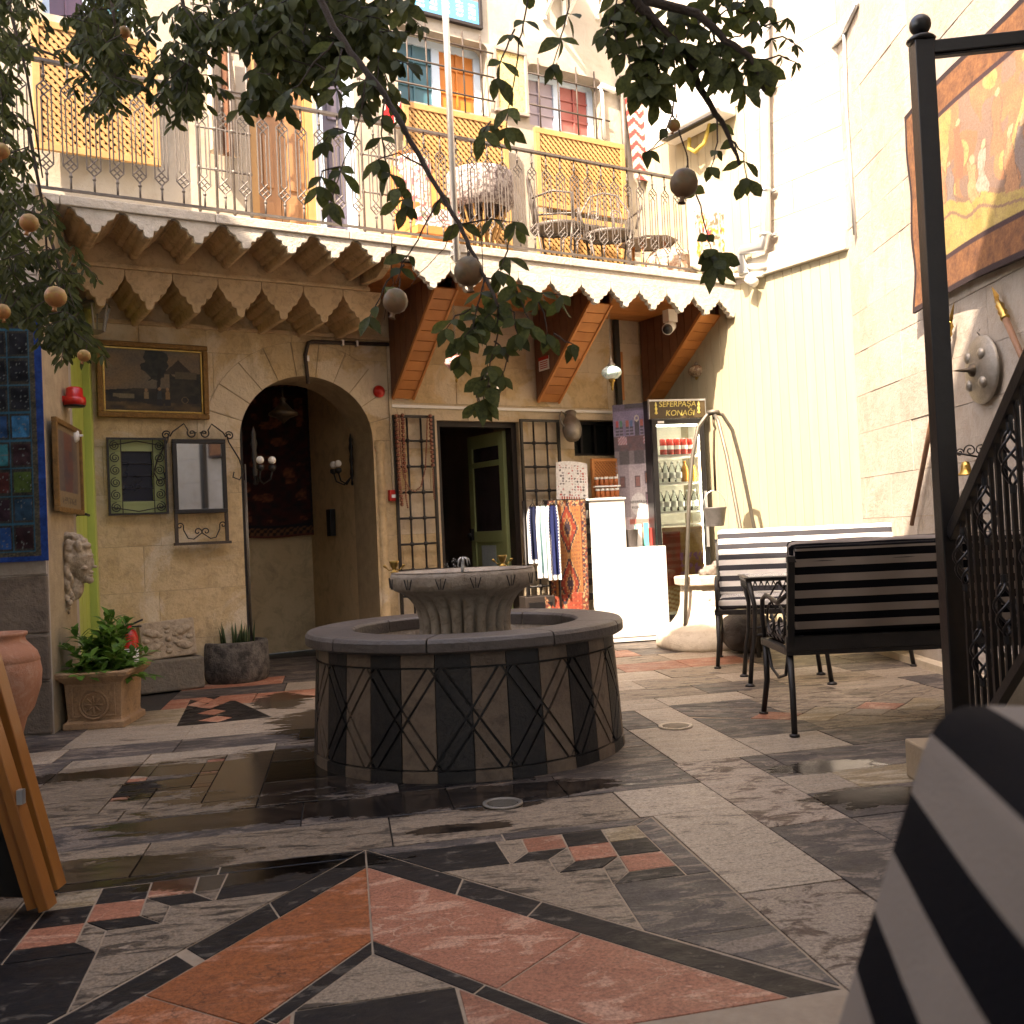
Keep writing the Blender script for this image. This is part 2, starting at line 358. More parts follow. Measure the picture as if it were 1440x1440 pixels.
# ================================================================== FLOOR
AF = math.radians(80.3)
ROTF = math.pi / 2 - AF
def FP(p, q): return (p + .03, q + .06 * p)        # floor pattern coordinates -> floor local coordinates
def floorat(x, y):
    g = G(x, y); return (g[0] * math.sin(AF) + g[1] * math.cos(AF), -g[0] * math.cos(AF) + g[1] * math.sin(AF))
ground = MB().box(-40, 40, -40, 40, -.3, -.06).build('ground', M('bare_ground', (.12, .1, .08), rough=.95)); tag(ground, kind='structure')
WET = [(floorat(415, 1085), .62, .55), (floorat(600, 1125), .85, .17), (floorat(455, 1015), .30, .5), (floorat(1160, 1078), .26, .10), (floorat(1235, 1120), .27, .14), (floorat(300, 1235), .28, .09), (floorat(400, 1220), .33, .10), (floorat(190, 1085), .7, .12), (floorat(700, 1132), .2, .07), (floorat(395, 985), .18, .35), (floorat(120, 1230), .5, .16), (floorat(640, 1165), .22, .05), (floorat(330, 1150), .6, .12)]
def floormat(name, c1, c2, worn, wamt=.5, streak=(2.6, 13, 6), rough=.42, veins=None):
    m, nt, b, L = newmat(name)
    v0 = coords(nt, L, (1, 1, 1), True); v = coords(nt, L, streak, True)
    base = ramp(nt, L, noise(nt, L, v0, 5, 6, .7), [(.3, c1), (.7, c2)])
    n1 = noise(nt, L, v, 1.5, 9, .72, .8)
    wm = ramp(nt, L, n1, [(.60 - .27 * wamt, g3(0)), (.635 - .235 * wamt, g3(.9))])
    col = mixc(nt, L, wm, base, worn)
    n4 = noise(nt, L, coords(nt, L, (7, 16, 9), True), 4, 7, .8, .4)
    col = mixc(nt, L, ramp(nt, L, n4, [(.55, g3(0)), (.60, g3(.55))]), col, tuple(x * .45 for x in c1))
    n2 = noise(nt, L, v0, 110, 5, .85)
    col = mixc(nt, L, 1.0, col, ramp(nt, L, n2, [(.35, g3(.45)), (.62, g3(1.25))]), 'MULTIPLY')
    # footworn pale scuffs
    sc = noise(nt, L, coords(nt, L, (9, 22, 9), True), 1.4, 3, .5, .3)
    col = mixc(nt, L, ramp(nt, L, sc, [(.70, g3(0)), (.735, g3(.55))]), col, tuple(min(1, x * 1.35 + .05) for x in worn))
    if veins:
        vo = NN(nt, 'ShaderNodeTexVoronoi', feature='DISTANCE_TO_EDGE'); vo.inputs['Scale'].default_value = 3.1
        w = NN(nt, 'ShaderNodeVectorMath', operation='ADD'); nn = NN(nt, 'ShaderNodeTexNoise'); nn.inputs['Scale'].default_value = 4; nn.inputs['Detail'].default_value = 6
        L.new(v0, nn.inputs['Vector']); L.new(v0, w.inputs[0]); L.new(nn.outputs['Color'], w.inputs[1]); L.new(w.outputs[0], vo.inputs['Vector'])
        vm = mixc(nt, L, 1.0, ramp(nt, L, vo.outputs['Distance'], [(.0, g3(1)), (.02, g3(0))]), ramp(nt, L, noise(nt, L, v0, 3, 2), [(.47, g3(0)), (.6, g3(.8))]), 'MULTIPLY')
        col = mixc(nt, L, vm, col, veins)
    oi = NN(nt, 'ShaderNodeObjectInfo'); mr = NN(nt, 'ShaderNodeMapRange'); L.new(oi.outputs['Random'], mr.inputs[0]); mr.inputs[3].default_value = .78; mr.inputs[4].default_value = 1.18
    hs = NN(nt, 'ShaderNodeHueSaturation'); L.new(col, hs.inputs['Color']); L.new(mr.outputs[0], hs.inputs['Value']); col = hs.outputs[0]
    # splashed water round the fountain and two puddles: darker and smooth where the stone is wet
    raw = coords(nt, L, (1, 1, 1), False); acc = None
    for (px, py), rx, ry in WET:
        mp = NN(nt, 'ShaderNodeMapping'); mp.vector_type = 'POINT'; mp.inputs['Location'].default_value = (-px / rx, -py / ry, 0); mp.inputs['Scale'].default_value = (1 / rx, 1 / ry, 0); L.new(raw, mp.inputs[0])
        ln = NN(nt, 'ShaderNodeVectorMath', operation='LENGTH'); L.new(mp.outputs[0], ln.inputs[0])
        if acc is None: acc = ln.outputs['Value']
        else: mn = NN(nt, 'ShaderNodeMath', operation='MINIMUM'); L.new(acc, mn.inputs[0]); L.new(ln.outputs['Value'], mn.inputs[1]); acc = mn.outputs[0]
    wn = noise(nt, L, coords(nt, L, (2.5, 7, 4), False), 1.6, 6, .7, .5)
    ad = NN(nt, 'ShaderNodeMath', operation='MULTIPLY_ADD'); L.new(wn, ad.inputs[0]); ad.inputs[1].default_value = 2.2; L.new(acc, ad.inputs[2])
    wet = ramp(nt, L, ad.outputs[0], [(.0, g3(1)), (1, g3(0))])
    mrr = NN(nt, 'ShaderNodeMapRange'); L.new(ad.outputs[0], mrr.inputs[0]); mrr.inputs[1].default_value = 1.95; mrr.inputs[2].default_value = 2.15; mrr.inputs[3].default_value = 1; mrr.inputs[4].default_value = 0
    wet = mrr.outputs[0]
    col = mixc(nt, L, wet, col, mixc(nt, L, 1.0, col, (.20, .18, .17), 'MULTIPLY'))
    L.new(col, b.inputs['Base Color'])
    rr = ramp(nt, L, noise(nt, L, v, 2.5, 5), [(.3, g3(rough - .04)), (.7, g3(rough + .22))])
    rr = mixc(nt, L, wet, rr, g3(.15)); L.new(rr, b.inputs['Roughness']); sp_ = mixc(nt, L, wet, g3(.20), g3(.5)); L.new(sp_, b.inputs['Specular IOR Level'])
    bp = NN(nt, 'ShaderNodeBump'); bp.inputs['Distance'].default_value = .012
    inv = NN(nt, 'ShaderNodeMapRange'); L.new(wet, inv.inputs[0]); inv.inputs[3].default_value = .35; inv.inputs[4].default_value = .05; L.new(inv.outputs[0], bp.inputs['Strength'])
    hh = NN(nt, 'ShaderNodeMath', operation='MULTIPLY_ADD'); L.new(noise(nt, L, v0, 45, 6, .7), hh.inputs[0]); hh.inputs[1].default_value = .4; L.new(n1, hh.inputs[2])
    L.new(hh.outputs[0], bp.inputs['Height']); L.new(bp.outputs[0], b.inputs['Normal'])
    return m
FM = {
 'G': floormat('grey_marble', (.052, .044, .041), (.098, .083, .076), (.215, .17, .135), .34, (3, 8, 6)),
 'K': floormat('black_marble', (.006, .005, .006), (.014, .011, .011), (.10, .085, .07), .10, (4, 8, 6)),
 'T': floormat('taupe_streaked_marble', (.045, .034, .025), (.105, .080, .060), (.28, .215, .155), .68, (3, 11, 6)),
 'L': floormat('pale_worn_marble', (.085, .065, .05), (.18, .145, .115), (.38, .305, .23), .95, (3, 10, 6)),
 'B': floormat('brown_worn_marble', (.065, .040, .030), (.125, .082, .062), (.34, .27, .21), .62, (4, 7, 6)),
 'P': floormat('pink_marble', (.40, .165, .10), (.29, .115, .07), (.50, .28, .19), .22, (3, 6, 6), veins=(.50, .33, .23)),
 'O': floormat('orange_marble', (.42, .125, .038), (.27, .09, .04), (.48, .21, .12), .22, (3, 6, 6), veins=(.06, .025, .015)),
 'C': floormat('cream_marble', (.36, .27, .16), (.25, .18, .10), (.46, .37, .26), .4),
}
GROUT = M('pale_grout', (.36, .28, .20), (.27, .20, .14), rough=.9, scale=20, bump=.3)
BED = M('dark_joint_bed', (.035, .028, .022), rough=.95, scale=20, bump=.3)
floor = thing('courtyard_floor', None, None, (0, 0, 0), ROTF); floor['kind'] = 'structure'
MB().box(-6, 6, -5, 12, -.06, -.012).build('mortar_bed', BED, floor)
NSL = 0
def slab(poly, c, gap=.0026, z=0., name='slab', shear=True, bev=.0012):
    global NSL
    P = [FP(*p) for p in poly] if shear else poly
    P = inset(P, gap); mb = MB(); zt = z + ru(-.0012, .0012); mb.prism(P, -.011, zt, 'xy'); cx_, cy_ = sum(q[0] for q in P) / len(P), sum(q[1] for q in P) / len(P); ax_, ay_ = ru(-.003, .003), ru(-.003, .003)
    mb.v = [(v[0], v[1], v[2] + (ax_ * (v[0] - cx_) + ay_ * (v[1] - cy_) if v[2] > -.01 else 0)) for v in mb.v]
    NSL += 1
    return mb.build(name, FM[c], floor, bevel=bev)
# --- the star panel
QCB = 1.655
def rows(p0, p1, q0, q1, cuts, cs):
    c_ = [p0] + cuts + [p1]
    for i, (a, b) in enumerate(zip(c_, c_[1:])): slab(rect(a, b, q0, q1), cs[i % len(cs)])
rows(-.985, .985, .55, 1.25, [-.3, .4], 'TGT'); rows(-.985, .985, 1.25, QCB, [-.4, .2], 'GTG')
sheet = MB().prism([FP(*p) for p in rect(-.985, .985, QCB, 3.285)], -.012, -.0022, 'xy').build('grout_sheet', GROUT, floor)
g = .0030
QC = 1.94; HQ = 1.34
def dia(x0, q0, x1, q1): return None
def band(o, i, c, n, cs=None):
    # one diamond ring between half-heights o and i (ratio kept), four sides cut in pieces
    k = .98 / HQ
    for sx in (1, -1):
        for sy in (1,):
            A, B = (0, QC + sy * o), (sx * o * k, QC); A2, B2 = (0, QC + sy * i), (sx * i * k, QC)
            cuts = [0] + n + [1]
            for a, b in zip(cuts, cuts[1:]):
                f = lambda P, Q, t: (P[0] + (Q[0] - P[0]) * t, P[1] + (Q[1] - P[1]) * t)
                cc = c if not cs else cs[0] if sx < 0 else cs[1]
                slab([f(A, B, a), f(A, B, b), f(A2, B2, b), f(A2, B2, a)], cc, g, name='tile')
band(1.34, 1.17, 'K', [.28, .47]); band(1.17, .60, 'P', [.60], ('O', 'P')); band(.60, .52, 'K', [.55])
k = .98 / HQ
slab([(0, QC + .52), (.3 * k * .8, QC + .52 - .24), (-.3 * k * .8, QC + .52 - .24)], 'T', g, name='tile')
slab([(.176, QC + .28), (.18, QC - .28), (-.18, QC - .28), (-.176, QC + .28)], 'K', g, name='tile')
for sx in (1, -1): slab([(sx * .18, QC + .27), (sx * .52 * k, QC), (sx * .18, QC - .27)], 'P', g, name='tile')
CUB = [('C', [(.78, 3.21), (.90, 3.21), (.90, 3.07), (.77, 3.07)]), ('K', [(.64, 3.21), (.78, 3.21), (.77, 3.07), (.63, 3.07)]), ('P', [(.505, 3.21), (.64, 3.21), (.63, 3.07), (.50, 3.07)]),
 ('K', [(.50, 3.07), (.63, 3.07), (.55, 2.98), (.43, 2.98)]), ('T', [(.42, 3.21), (.505, 3.21), (.50, 3.07), (.43, 2.98)]),
 ('P', [(.63, 3.07), (.77, 3.07), (.76, 2.93), (.62, 2.93)]), ('K', [(.77, 3.07), (.90, 3.07), (.90, 2.93), (.76, 2.93)]), ('K', [(.62, 2.93), (.76, 2.93), (.69, 2.85), (.55, 2.85)]), ('T', [(.63, 3.07), (.62, 2.93), (.55, 2.85), (.55, 2.98)]),
 ('P', [(.76, 2.93), (.90, 2.93), (.90, 2.79), (.75, 2.79)]), ('K', [(.75, 2.79), (.90, 2.79), (.90, 2.705), (.68, 2.705)]), ('T', [(.76, 2.93), (.75, 2.79), (.68, 2.70), (.69, 2.85)]),
 ('G', [(.68, 2.705), (.98, 2.705), (.98, 2.30), (.722, 2.30), (.665, 2.375)]), ('G', [(.722, 2.30), (.98, 2.30), (.98, 1.95)]),
 ('T', [(.22, 2.98), (.43, 2.98), (.55, 2.98), (.55, 2.85), (.69, 2.85), (.68, 2.705), (.665, 2.375)]),
 ('K', [(.055, 3.21), (.42, 3.21), (.43, 2.98), (.22, 2.98)]),
 ('G', [(.0, 3.285), (.45, 3.285), (.45, 3.21), (.055, 3.21)]), ('G', [(.45, 3.285), (.98, 3.285), (.90, 3.21), (.45, 3.21)]), ('G', [(.90, 3.21), (.98, 3.285), (.98, 2.705), (.90, 2.705)])]
for sx in (1, -1):
    for sy in (1, -1):
        for c, P in CUB:
            if sy < 0: continue
            if sx < 0 and c == 'G': c = 'K'
            if sx < 0 and c == 'T' and len(P) < 5: c = 'T'
            slab([(sx * x, q if sy > 0 else 2 * QC - q) for x, q in P], c, g, name='tile')
# --- plain slabs, rectangle by rectangle: p0, p1, q0, q1, stone
def rows(p0, p1, q0, q1, cuts, cs):
    c_ = [p0] + cuts + [p1]
    for i, (a, b) in enumerate(zip(c_, c_[1:])): slab(rect(a, b, q0, q1), cs[i % len(cs)])
rows(.985, 1.30, 2.52, 3.285, [], ['L']); rows(.985, 1.30, 1.72, 2.52, [], ['B']); rows(.985, 1.30, .9, 1.72, [], ['G']); rows(.985, 1.30, .1, .9, [], ['T'])
for a, b, c in ((2.9, 3.285, 'T'), (2.2, 2.9, 'G'), (1.4, 2.2, 'T'), (.6, 1.4, 'G'), (-.2, .6, 'T')): rows(-1.32, -.985, a, b, [], [c])
for a, b, c in ((2.7, 3.285, 'G'), (1.9, 2.7, 'T'), (1.0, 1.9, 'G'), (0, 1.0, 'T')): rows(-2.1, -1.32, a, b, [], [c])
rows(-3.4, 1.30, 3.285, 3.64, [-2.6, -1.9, -1.35, -.72, .09, .94], 'TTGTTTL')
rows(-3.4, 1.30, 3.64, 3.97, [-2.7, -2.1, -1.2, -.22, .33, .77], 'TGKGGGG')
rows(1.30, 1.60, 3.02, 3.97, [], 'B'); rows(1.30, 1.60, 2.2, 3.02, [], 'G'); rows(1.30, 1.60, 1.3, 2.2, [], 'G'); rows(1.30, 1.60, .3, 1.3, [], 'T')
rows(1.60, 3.3, 3.02, 3.34, [2.3, 2.9], 'GKT'); rows(1.60, 3.3, 3.34, 3.6, [1.83, 2.3, 2.9], 'LCTG'); rows(1.60, 3.3, 3.6, 3.97, [1.72, 2.4, 3.0], 'GGG')
rows(1.6, 3.3, 2.3, 3.02, [2.3], 'GT'); rows(1.6, 3.3, 1.4, 2.3, [2.4], 'TG')
rows(-.985, .985, -.3, .55, [-.4, .3], 'TGT')
# around the fountain
rows(-.40, 1.32, 3.97, 4.35, [.15, .70], 'GKGG'); rows(-.40, 1.32, 4.35, 4.75, [.0, .9], 'KGG'); rows(-.40, 1.32, 4.75, 5.20, [.5, .95], 'GGL')
rows(1.32, 1.72, 3.97, 4.72, [], 'L'); rows(1.32, 1.72, 4.72, 5.25, [1.5], 'GL'); rows(1.72, 3.3, 3.97, 4.32, [2.15, 2.8], 'LGT')
# left mosaic of small pink squares
rows(-1.36, -.40, 5.02, 5.20, [-1.0], 'LL'); rows(-.62, -.40, 4.12, 5.02, [], 'T'); rows(-1.36, -.40, 3.97, 4.12, [-.9], 'TT')
slab(rect(-1.36, -1.0, 4.12, 5.02), 'T'); slab(rect(-.84, -.62, 4.12, 4.40), 'T')
slab(rect(-1.0, -.84, 4.12, 4.30), 'T')
mo = [(-1.0, -.93, 4.30, 4.36, 'P'), (-.93, -.84, 4.30, 4.36, 'K'), (-.84, -.70, 4.40, 4.44, 'K'), (-.70, -.62, 4.40, 4.46, 'P'), (-1.0, -.70, 4.44, 4.62, 'K'), (-1.0, -.92, 4.62, 4.68, 'P'), (-.92, -.70, 4.62, 4.88, 'G'), (-.70, -.62, 4.62, 4.69, 'P'), (-.70, -.62, 4.46, 4.62, 'T'), (-1.0, -.92, 4.68, 5.02, 'L'), (-.92, -.70, 4.88, 4.95, 'T'), (-.70, -.62, 4.88, 4.94, 'P'), (-.70, -.62, 4.69, 4.88, 'G'), (-.92, -.62, 4.95, 5.02, 'T'), (-1.0, -.84, 4.36, 4.44, 'K'), (-1.36, -1.0, 5.02, 5.02, 'T')]
for a, b, c, d, k_ in mo[:-1]: slab(rect(a, b, c, d), k_, .002, name='tile')
rows(-3.4, -1.36, 3.97, 4.55, [-2.6, -1.9], 'GTG'); rows(-3.4, -1.36, 4.55, 5.2, [-2.5, -1.8], 'TTG')
rows(-3.4, 1.72, 5.20, 5.52, [-2.2, -1.45, -.9, -.3, .3, .9, 1.3], 'TLGGKGGL')
# upper left: dark wedge with pink lozenges inside pale bands
def wp(x, y): a = floorat(x, y); return (a[0] - .03, a[1] - .06 * (a[0] - .03))
tz = [wp(248, 1022), wp(383, 1008), wp(315, 978), wp(268, 983)]
pan = MB().prism([FP(*p) for p in rect(-1.50, .10, 5.52, 6.60)], -.012, -.0022, 'xy').build('grout_sheet', GROUT, floor)
pl = [rect(-1.50, -.9, 5.52, 6.06), rect(-.9, .10, 5.52, 6.60), rect(-1.50, -.9, 6.06, 6.60)]
for i, r_ in enumerate(pl):
    for q in subtract([r_], tz): slab(q, 'LLC'[i], .0, name='tile')
cm = lambda t, s_: tuple((tz[0][k] * (1 - s_) + tz[1][k] * s_) * (1 - t) + (tz[3][k] * (1 - s_) + tz[2][k] * s_) * t for k in (0, 1))
loz = []
for i in range(4):
    t0, t1 = i * .25 + .01, i * .25 + .24; tm = (t0 + t1) / 2; loz.append([cm(t0, .42), cm(tm, .62), cm(t1, .46), cm(tm, .20)])
bodies = [tz]
for l in loz: bodies = subtract(bodies, l)
for b_ in bodies: slab(b_, 'K', 0, name='tile')
for l in loz: slab(l, 'P', .003, name='tile')
# right panel under the benches
pan = MB().prism([FP(*p) for p in rect(1.72, 3.3, 4.32, 5.25)], -.012, -.0022, 'xy').build('grout_sheet', GROUT, floor)
rb = [rect(1.72, 2.2, 4.32, 5.25), rect(2.2, 2.75, 4.32, 5.25), rect(2.75, 3.3, 4.32, 5.25)]
dz = []
for i in range(4):
    x = 1.98 + i * .30; dz += [([(x, 4.72), (x + .16, 4.60), (x + .30, 4.72), (x + .14, 4.86)], 'P' if i % 2 == 0 else 'C'), ([(x + .16, 4.60), (x + .32, 4.50), (x + .46, 4.62), (x + .30, 4.72)], 'C' if i % 2 == 0 else 'L')]
for i, r_ in enumerate(rb):
    cur = [r_]
    for q, _ in dz: cur = subtract(cur, q)
    for q in cur: slab(q, 'GTT'[i], 0, name='tile')
for q, c in dz: slab(q, c, .003, name='tile')
for (q0, q1, p0, cs, st) in ((5.25, 5.52, 1.72, 'LTLG', .6), (5.52, 5.86, .1, 'GGTGTL', .62), (5.86, 6.2, .1, 'TLTLG', .7), (6.2, 6.6, .1, 'GPLTG', .66), (6.6, 7.0, -1.2, 'PPGLGT', .6), (7.0, 7.4, -1.2, 'GLPGTL', .64), (7.4, 7.8, -1.2, 'PGLG', .7), (7.8, 8.3, -1.2, 'GLGT', .8), (8.3, 9.0, -1.2, 'GTLG', 1.0), (9.0, 9.9, -.2, 'GTG', 1.1), (9.9, 10.8, .5, 'TG', 1.2)):
    x = p0; i = 0
    xe = {5.25: 3.9, 5.52: 4.1}.get(q0, 4.3)
    while x < xe - .2:
        x2 = min(xe, x + st * ru(.75, 1.25)); x2 = xe if xe - x2 < .25 else x2
        slab(rect(x, x2, q0, q1), cs[i % len(cs)]); x = x2; i += 1
for q0, q1 in ((5.52, 5.9), (5.9, 6.25), (6.25, 6.6)): rows(-3.2, -1.50, q0, q1, [-2.3], 'TG')
for q0, q1 in ((3.97, 4.4), (4.4, 4.8), (4.8, 5.25)): rows(3.3, 4.3, q0, q1, [], 'T' if q0 < 4.5 else 'G')
rows(3.3, 4.2, 3.02, 3.97, [], 'T')
# drains
def drain(x, y, r, label, m):
    gx, gy = G(x, y); t = thing('floor_drain', label, 'drain', (gx, gy, 0.0015), 0, 'round drains let into the floor')
    MB().lathe([(r * .78, 0), (r * .78, .005), (r, .006), (r, 0)], 28, cap=False).build('rim', m, t)
    MB().lathe([(.001, .0025), (r * .74, .0025), (r * .74, 0)], 24, cap=False).build('cover', MT['iron_rust'], t)
    b = MB()
    for i in range(-3, 4): b.box(-math.sqrt(max(.01, .5 - (i * .18) ** 2)) * r, math.sqrt(max(.01, .5 - (i * .18) ** 2)) * r, i * r * .18 - .002, i * r * .18 + .002, .0026, .0050)
    b.build('grate', m, t)
drain(707, 1131, .075, 'round metal drain in the wet slabs just in front of the fountain', MT['pewter'])
drain(950, 1022, .085, 'round pale drain cover in the floor between fountain and black bench', MT['lime_pale'])
print('slabs', NSL)
# ================================================================== HOUSE (back wall, corbels, balcony, upper floor)
house = thing('stone_house', 'yellow stone house with arched passage below and balcony on scalloped corbels above', 'house', WB.P(0, 0), WB.rot)
TK = .45
def Wu(x, y, o=0.): return WB.at(x, y, o)
au0, azs = Wu(337, 615); au1 = Wu(524, 612)[0]; atop = Wu(428, 529)[1]; acx = (au0 + au1) / 2; arx = (au1 - au0) / 2; azs = (Wu(337, 615)[1] + Wu(524, 612)[1]) / 2 - .03
ARCH = [(au0, -.05), (au1, -.05)] + arcpts(acx, azs, arx, atop - azs, 0, 180, 22)
du0, dz1 = Wu(614, 591); du1 = Wu(729, 591)[0]
DOOR = rect(du0, du1, -.05, dz1)
hu0, hz1 = Wu(806, 590); hu1, hz0 = Wu(885, 641)
HATCH = rect(hu0, hu1, hz0, hz1)
ZC = Wu(230, 460)[1]                    # cornice above the ashlar
ZU = ZB - .03
core = [rect(UL, UC, -.05, ZU)]
for h in (ARCH, DOOR, HATCH): core = subtract(core, h)
mb = MB()
for p in core: mb.prism(p, .005, TK, 'xz')
mb.build('wall_core', MT['mortar'], house)
# ashlar blocks, cut round the openings; voussoirs round the arch
R2x, R2z = arx + .27, atop - azs + .27
VOUT = [(acx + R2x, azs)] + arcpts(acx, azs, R2x, R2z, 0, 180, 22)[1:] + [(au0 - .27, azs - .001)]
def block(polys, mat, d0=.0):
    mb = MB()
    for p in polys: mb.prism(p, -d0, .03, 'xz')
    return mb.build('stone_block', mat, house)
z = 0.; row = 0
hs = [.34, .36, .33, .37, .34, .38, .33, .30]
while z < ZU - .02:
    h = min(hs[row % 8], ZU - z); h = ZU - z if ZU - z - h < .12 else h
    x = UL + (-.2 if row % 2 else -.45)
    while x < UC:
        w = ru(.42, .78); x2 = min(x + w, UC)
        a = max(x, UL)
        if x2 - a > .02:
            r_ = rect(a + .0014, x2 - .0014, z + .0014, z + h - .0014); ps = [r_]
            for hl in (VOUT, ARCH, DOOR, HATCH): ps = subtract(ps, hl)
            if ps: block(ps, MT['lime'] if (a < 2.0 or rnd() < .5) else MT['lime_pale'], ru(-.003, .003))
        x = x2
    z += h; row += 1
nv = 11
for i in range(nv):
    a0, a1 = 180 * i / nv + .35, 180 * (i + 1) / nv - .35
    P = arcpts(acx, azs, arx, atop - azs, a0, a1, 4) + arcpts(acx, azs, R2x - .004, R2z - .004, a1, a0, 4)
    block([P], MT['lime'], ru(.0, .004))
# passage behind the arch
pd = 1.55
mb = MB(); pz = atop + .35
mb.prism([(au0 - .25, TK), (au0 - .25, pd), (au0 - .35, pd), (au0 - .35, TK)], 0, pz, 'xy')
mb.prism([(au1 + .002, TK), (au1 + .1, TK), (au1 + .1, pd), (au1 + .002, pd)], 0, pz, 'xy')
mb.prism([(au0 - .25, pd), (au1 + .1, pd), (au1 + .1, pd + .1), (au0 - .25, pd + .1)], 0, pz, 'xy')
mb.box(au0 - .35, au1 + .1, TK, pd, pz, pz + .1)
mb.build('passage_wall', MT['plaster_pass'] if 'plaster_pass' in MT else M('ochre_plaster', (.66, .52, .31), (.52, .39, .22), rough=.9, scale=2, bump=.3, bs=30, dirt=(.2, .15, .1), dirt_amt=.5), house)
# half-round pilaster on the right jamb
mb = MB(); pu = au1 + .055
mb.lathe([(.050, 0), (.050, .12), (.040, .15), (.038, azs - .10), (.048, azs - .06), (.048, azs - .01), (.03, azs)], 20, (pu, .012, 0)); mb.build('pilaster', MT['lime'], house)
# room behind the doorway and hatch
mb = MB()
mb.box(du0 - .3, du1 + .2, 2.4, 2.5, 0, 2.4); mb.box(du0 - .4, du0 - .3, TK, 2.5, 0, 2.4); mb.box(du1 + .2, du1 + .3, TK, 2.5, 0, 2.4); mb.box(du0 - .4, du1 + .3, TK, 2.5, 2.4, 2.5)
mb.build('room_wall', M('grey_brown_plaster', (.30, .23, .19), rough=.9, scale=3), house)
# door frame and the open green leaf
mb = MB(); fw = .05
mb.box(du0, du0 + fw, .05, .15, 0, dz1); mb.box(du1 - fw, du1, .05, .15, 0, dz1); mb.box(du0 + fw, du1 - fw, .05, .15, dz1 - .045, dz1)
mb.build('door_frame', MT['dark_brown'], house)
lf = bpy.data.objects.new('open_door', None); COL.objects.link(lf); lf.parent = house; lf.location = (du1 - .06, .16, 0); lf.rotation_euler = (0, 0, math.radians(93)); lf['label'] = 'sage green panelled door leaf standing open inwards'
# leaf local: x along the leaf, y thickness, glazed above, panelled below
Ld = .60; Hd = dz1 - .06; st = .075
mb = MB(); y0, y1 = -.02, .02
mb.box(0, st, y0, y1, .01, Hd); mb.box(Ld - st, Ld, y0, y1, .01, Hd)
for a, b in ((.01, .16), (.55, .66), (.93, 1.03), (Hd - .12, Hd), (1.62, 1.67)): mb.box(st, Ld - st, y0, y1, a, b)
mb.build('leaf_frame', MT['sage'], lf, bevel=.003)
mb = MB(); mb.box(st, Ld - st, -.008, .008, .16, .55); mb.box(st, Ld - st, -.008, .008, .66, .93); mb.build('leaf_panel', MT['sage'], lf)
mb = MB(); mb.box(st, Ld - st, -.004, .004, 1.03, 1.62); mb.box(st, Ld - st, -.004, .004, 1.67, Hd - .12); mb.build('pane', M('dusty_dark_glass', (.05, .04, .045), rough=.12), lf)
MB().box(Ld * .3, Ld * .7, -.024, -.021, .70, .90).add([], []).build('notice', M('pale_blue_notice', (.42, .50, .52), (.3, .38, .42), rough=.6, scale=40), lf)
MB().box(Ld * .3, Ld * .7, .021, .024, .70, .90).build('notice', bpy.data.materials['pale_blue_notice'], lf)
MB().box(Ld - .05, Ld - .02, .02, .05, .95, 1.06).ball((Ld - .035, .06, 1.0), .022, 10).build('handle', MT['iron'], lf)
# hatch window with dark panes
hw = bpy.data.objects.new('hatch_window', None); COL.objects.link(hw); hw.parent = house; hw['label'] = 'dark glazed hatch window beside the fridge'
mb = MB(); mb.box(hu0, hu1, .10, .14, hz0, hz0 + .03); mb.box(hu0, hu1, .10, .14, hz1 - .03, hz1)
for i in range(5): x = hu0 + (hu1 - hu0) * i / 4; mb.box(x - .012, x + .012, .1, .138, hz0 + .03, hz1 - .03)
mb.build('frame', MT['iron'], hw); MB().box(hu0, hu1, .15, .16, hz0, hz1).build('pane', M('black_glass', (.025, .03, .028), rough=.15), hw)
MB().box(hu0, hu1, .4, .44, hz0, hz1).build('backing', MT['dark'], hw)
# ------------------------------------------------------------------ corbel tiers under the left part of the balcony
BZ = ZB                                     # top surface of the balcony edge
SP = .307
OM = OB * .54                               # where the lower tier stands
def prof(zb, drop, sp, ztop, fine=4):
    # half-lobes: pointed gaps between stepped, scalloped pendants; list of (du, dz) for one pendant from gap to gap
    P = [(0, .12), (.035, -.04), (.07, -.13), (.11, -.18), (.125, -.21), (.13, -.27), (.16, -.38), (.21, -.45), (.26, -.47), (.28, -.49), (.285, -.55), (.305, -.64), (.34, -.69), (.38, -.70), (.40, -.72), (.405, -.84), (.42, -.94), (.45, -.985), (.5, -1.0)]
    P = P + [(1 - a, b) for a, b in P[-2::-1]]
    return [(a * sp, zb + b * drop) for a, b in P]
def pendant_row(u_tip0, n, sp, zgap, drop, ztop, o0, o1, mat, name, par, bev=.004, lab=None):
    for i in range(n):
        uc = u_tip0 + i * sp; u0 = uc - sp / 2
        P = [(u0 + a, z_) for a, z_ in prof(zgap, drop, sp, ztop)]
        P = [(min(max(x, u0 + .002), u0 + sp - .002), z_ + ru(-.004, .004)) for x, z_ in P]
        poly = [(u0 + .002, ztop)] + P + [(u0 + sp - .002, ztop)]
        b = MB(); b.prism(poly, -o0, -o1, 'xz'); ob = b.build(name, mat, par, bevel=bev)
        if lab: ob['label'] = lab
ut = Wu(208, 335, OB)[0]
zt1 = Wu(208, 337, OB)[1]; zg1 = Wu(244, 308, OB)[1]
NL = int((Wu(560, 400, OB)[0] - ut) / SP) + 1
print('ut', ut, 'zt1', zt1, 'zg1', zg1, 'NL', NL, 'BZ', BZ)
corb = bpy.data.objects.new('corbel_table', None); COL.objects.link(corb); corb.parent = house
pendant_row(ut - SP, NL + 1, SP, zg1, zg1 - zt1, BZ - .065, OB, OM - .02, MT['corbel'], 'corbel', corb)
zt2 = Wu(281, 441, OM)[1]; zg2 = Wu(244, 398, OM)[1]; ut2 = Wu(211, 433, OM)[0]
zmid = Wu(244, 385, OM)[1]
print('tier2', zt2, zg2, ut2, zmid)
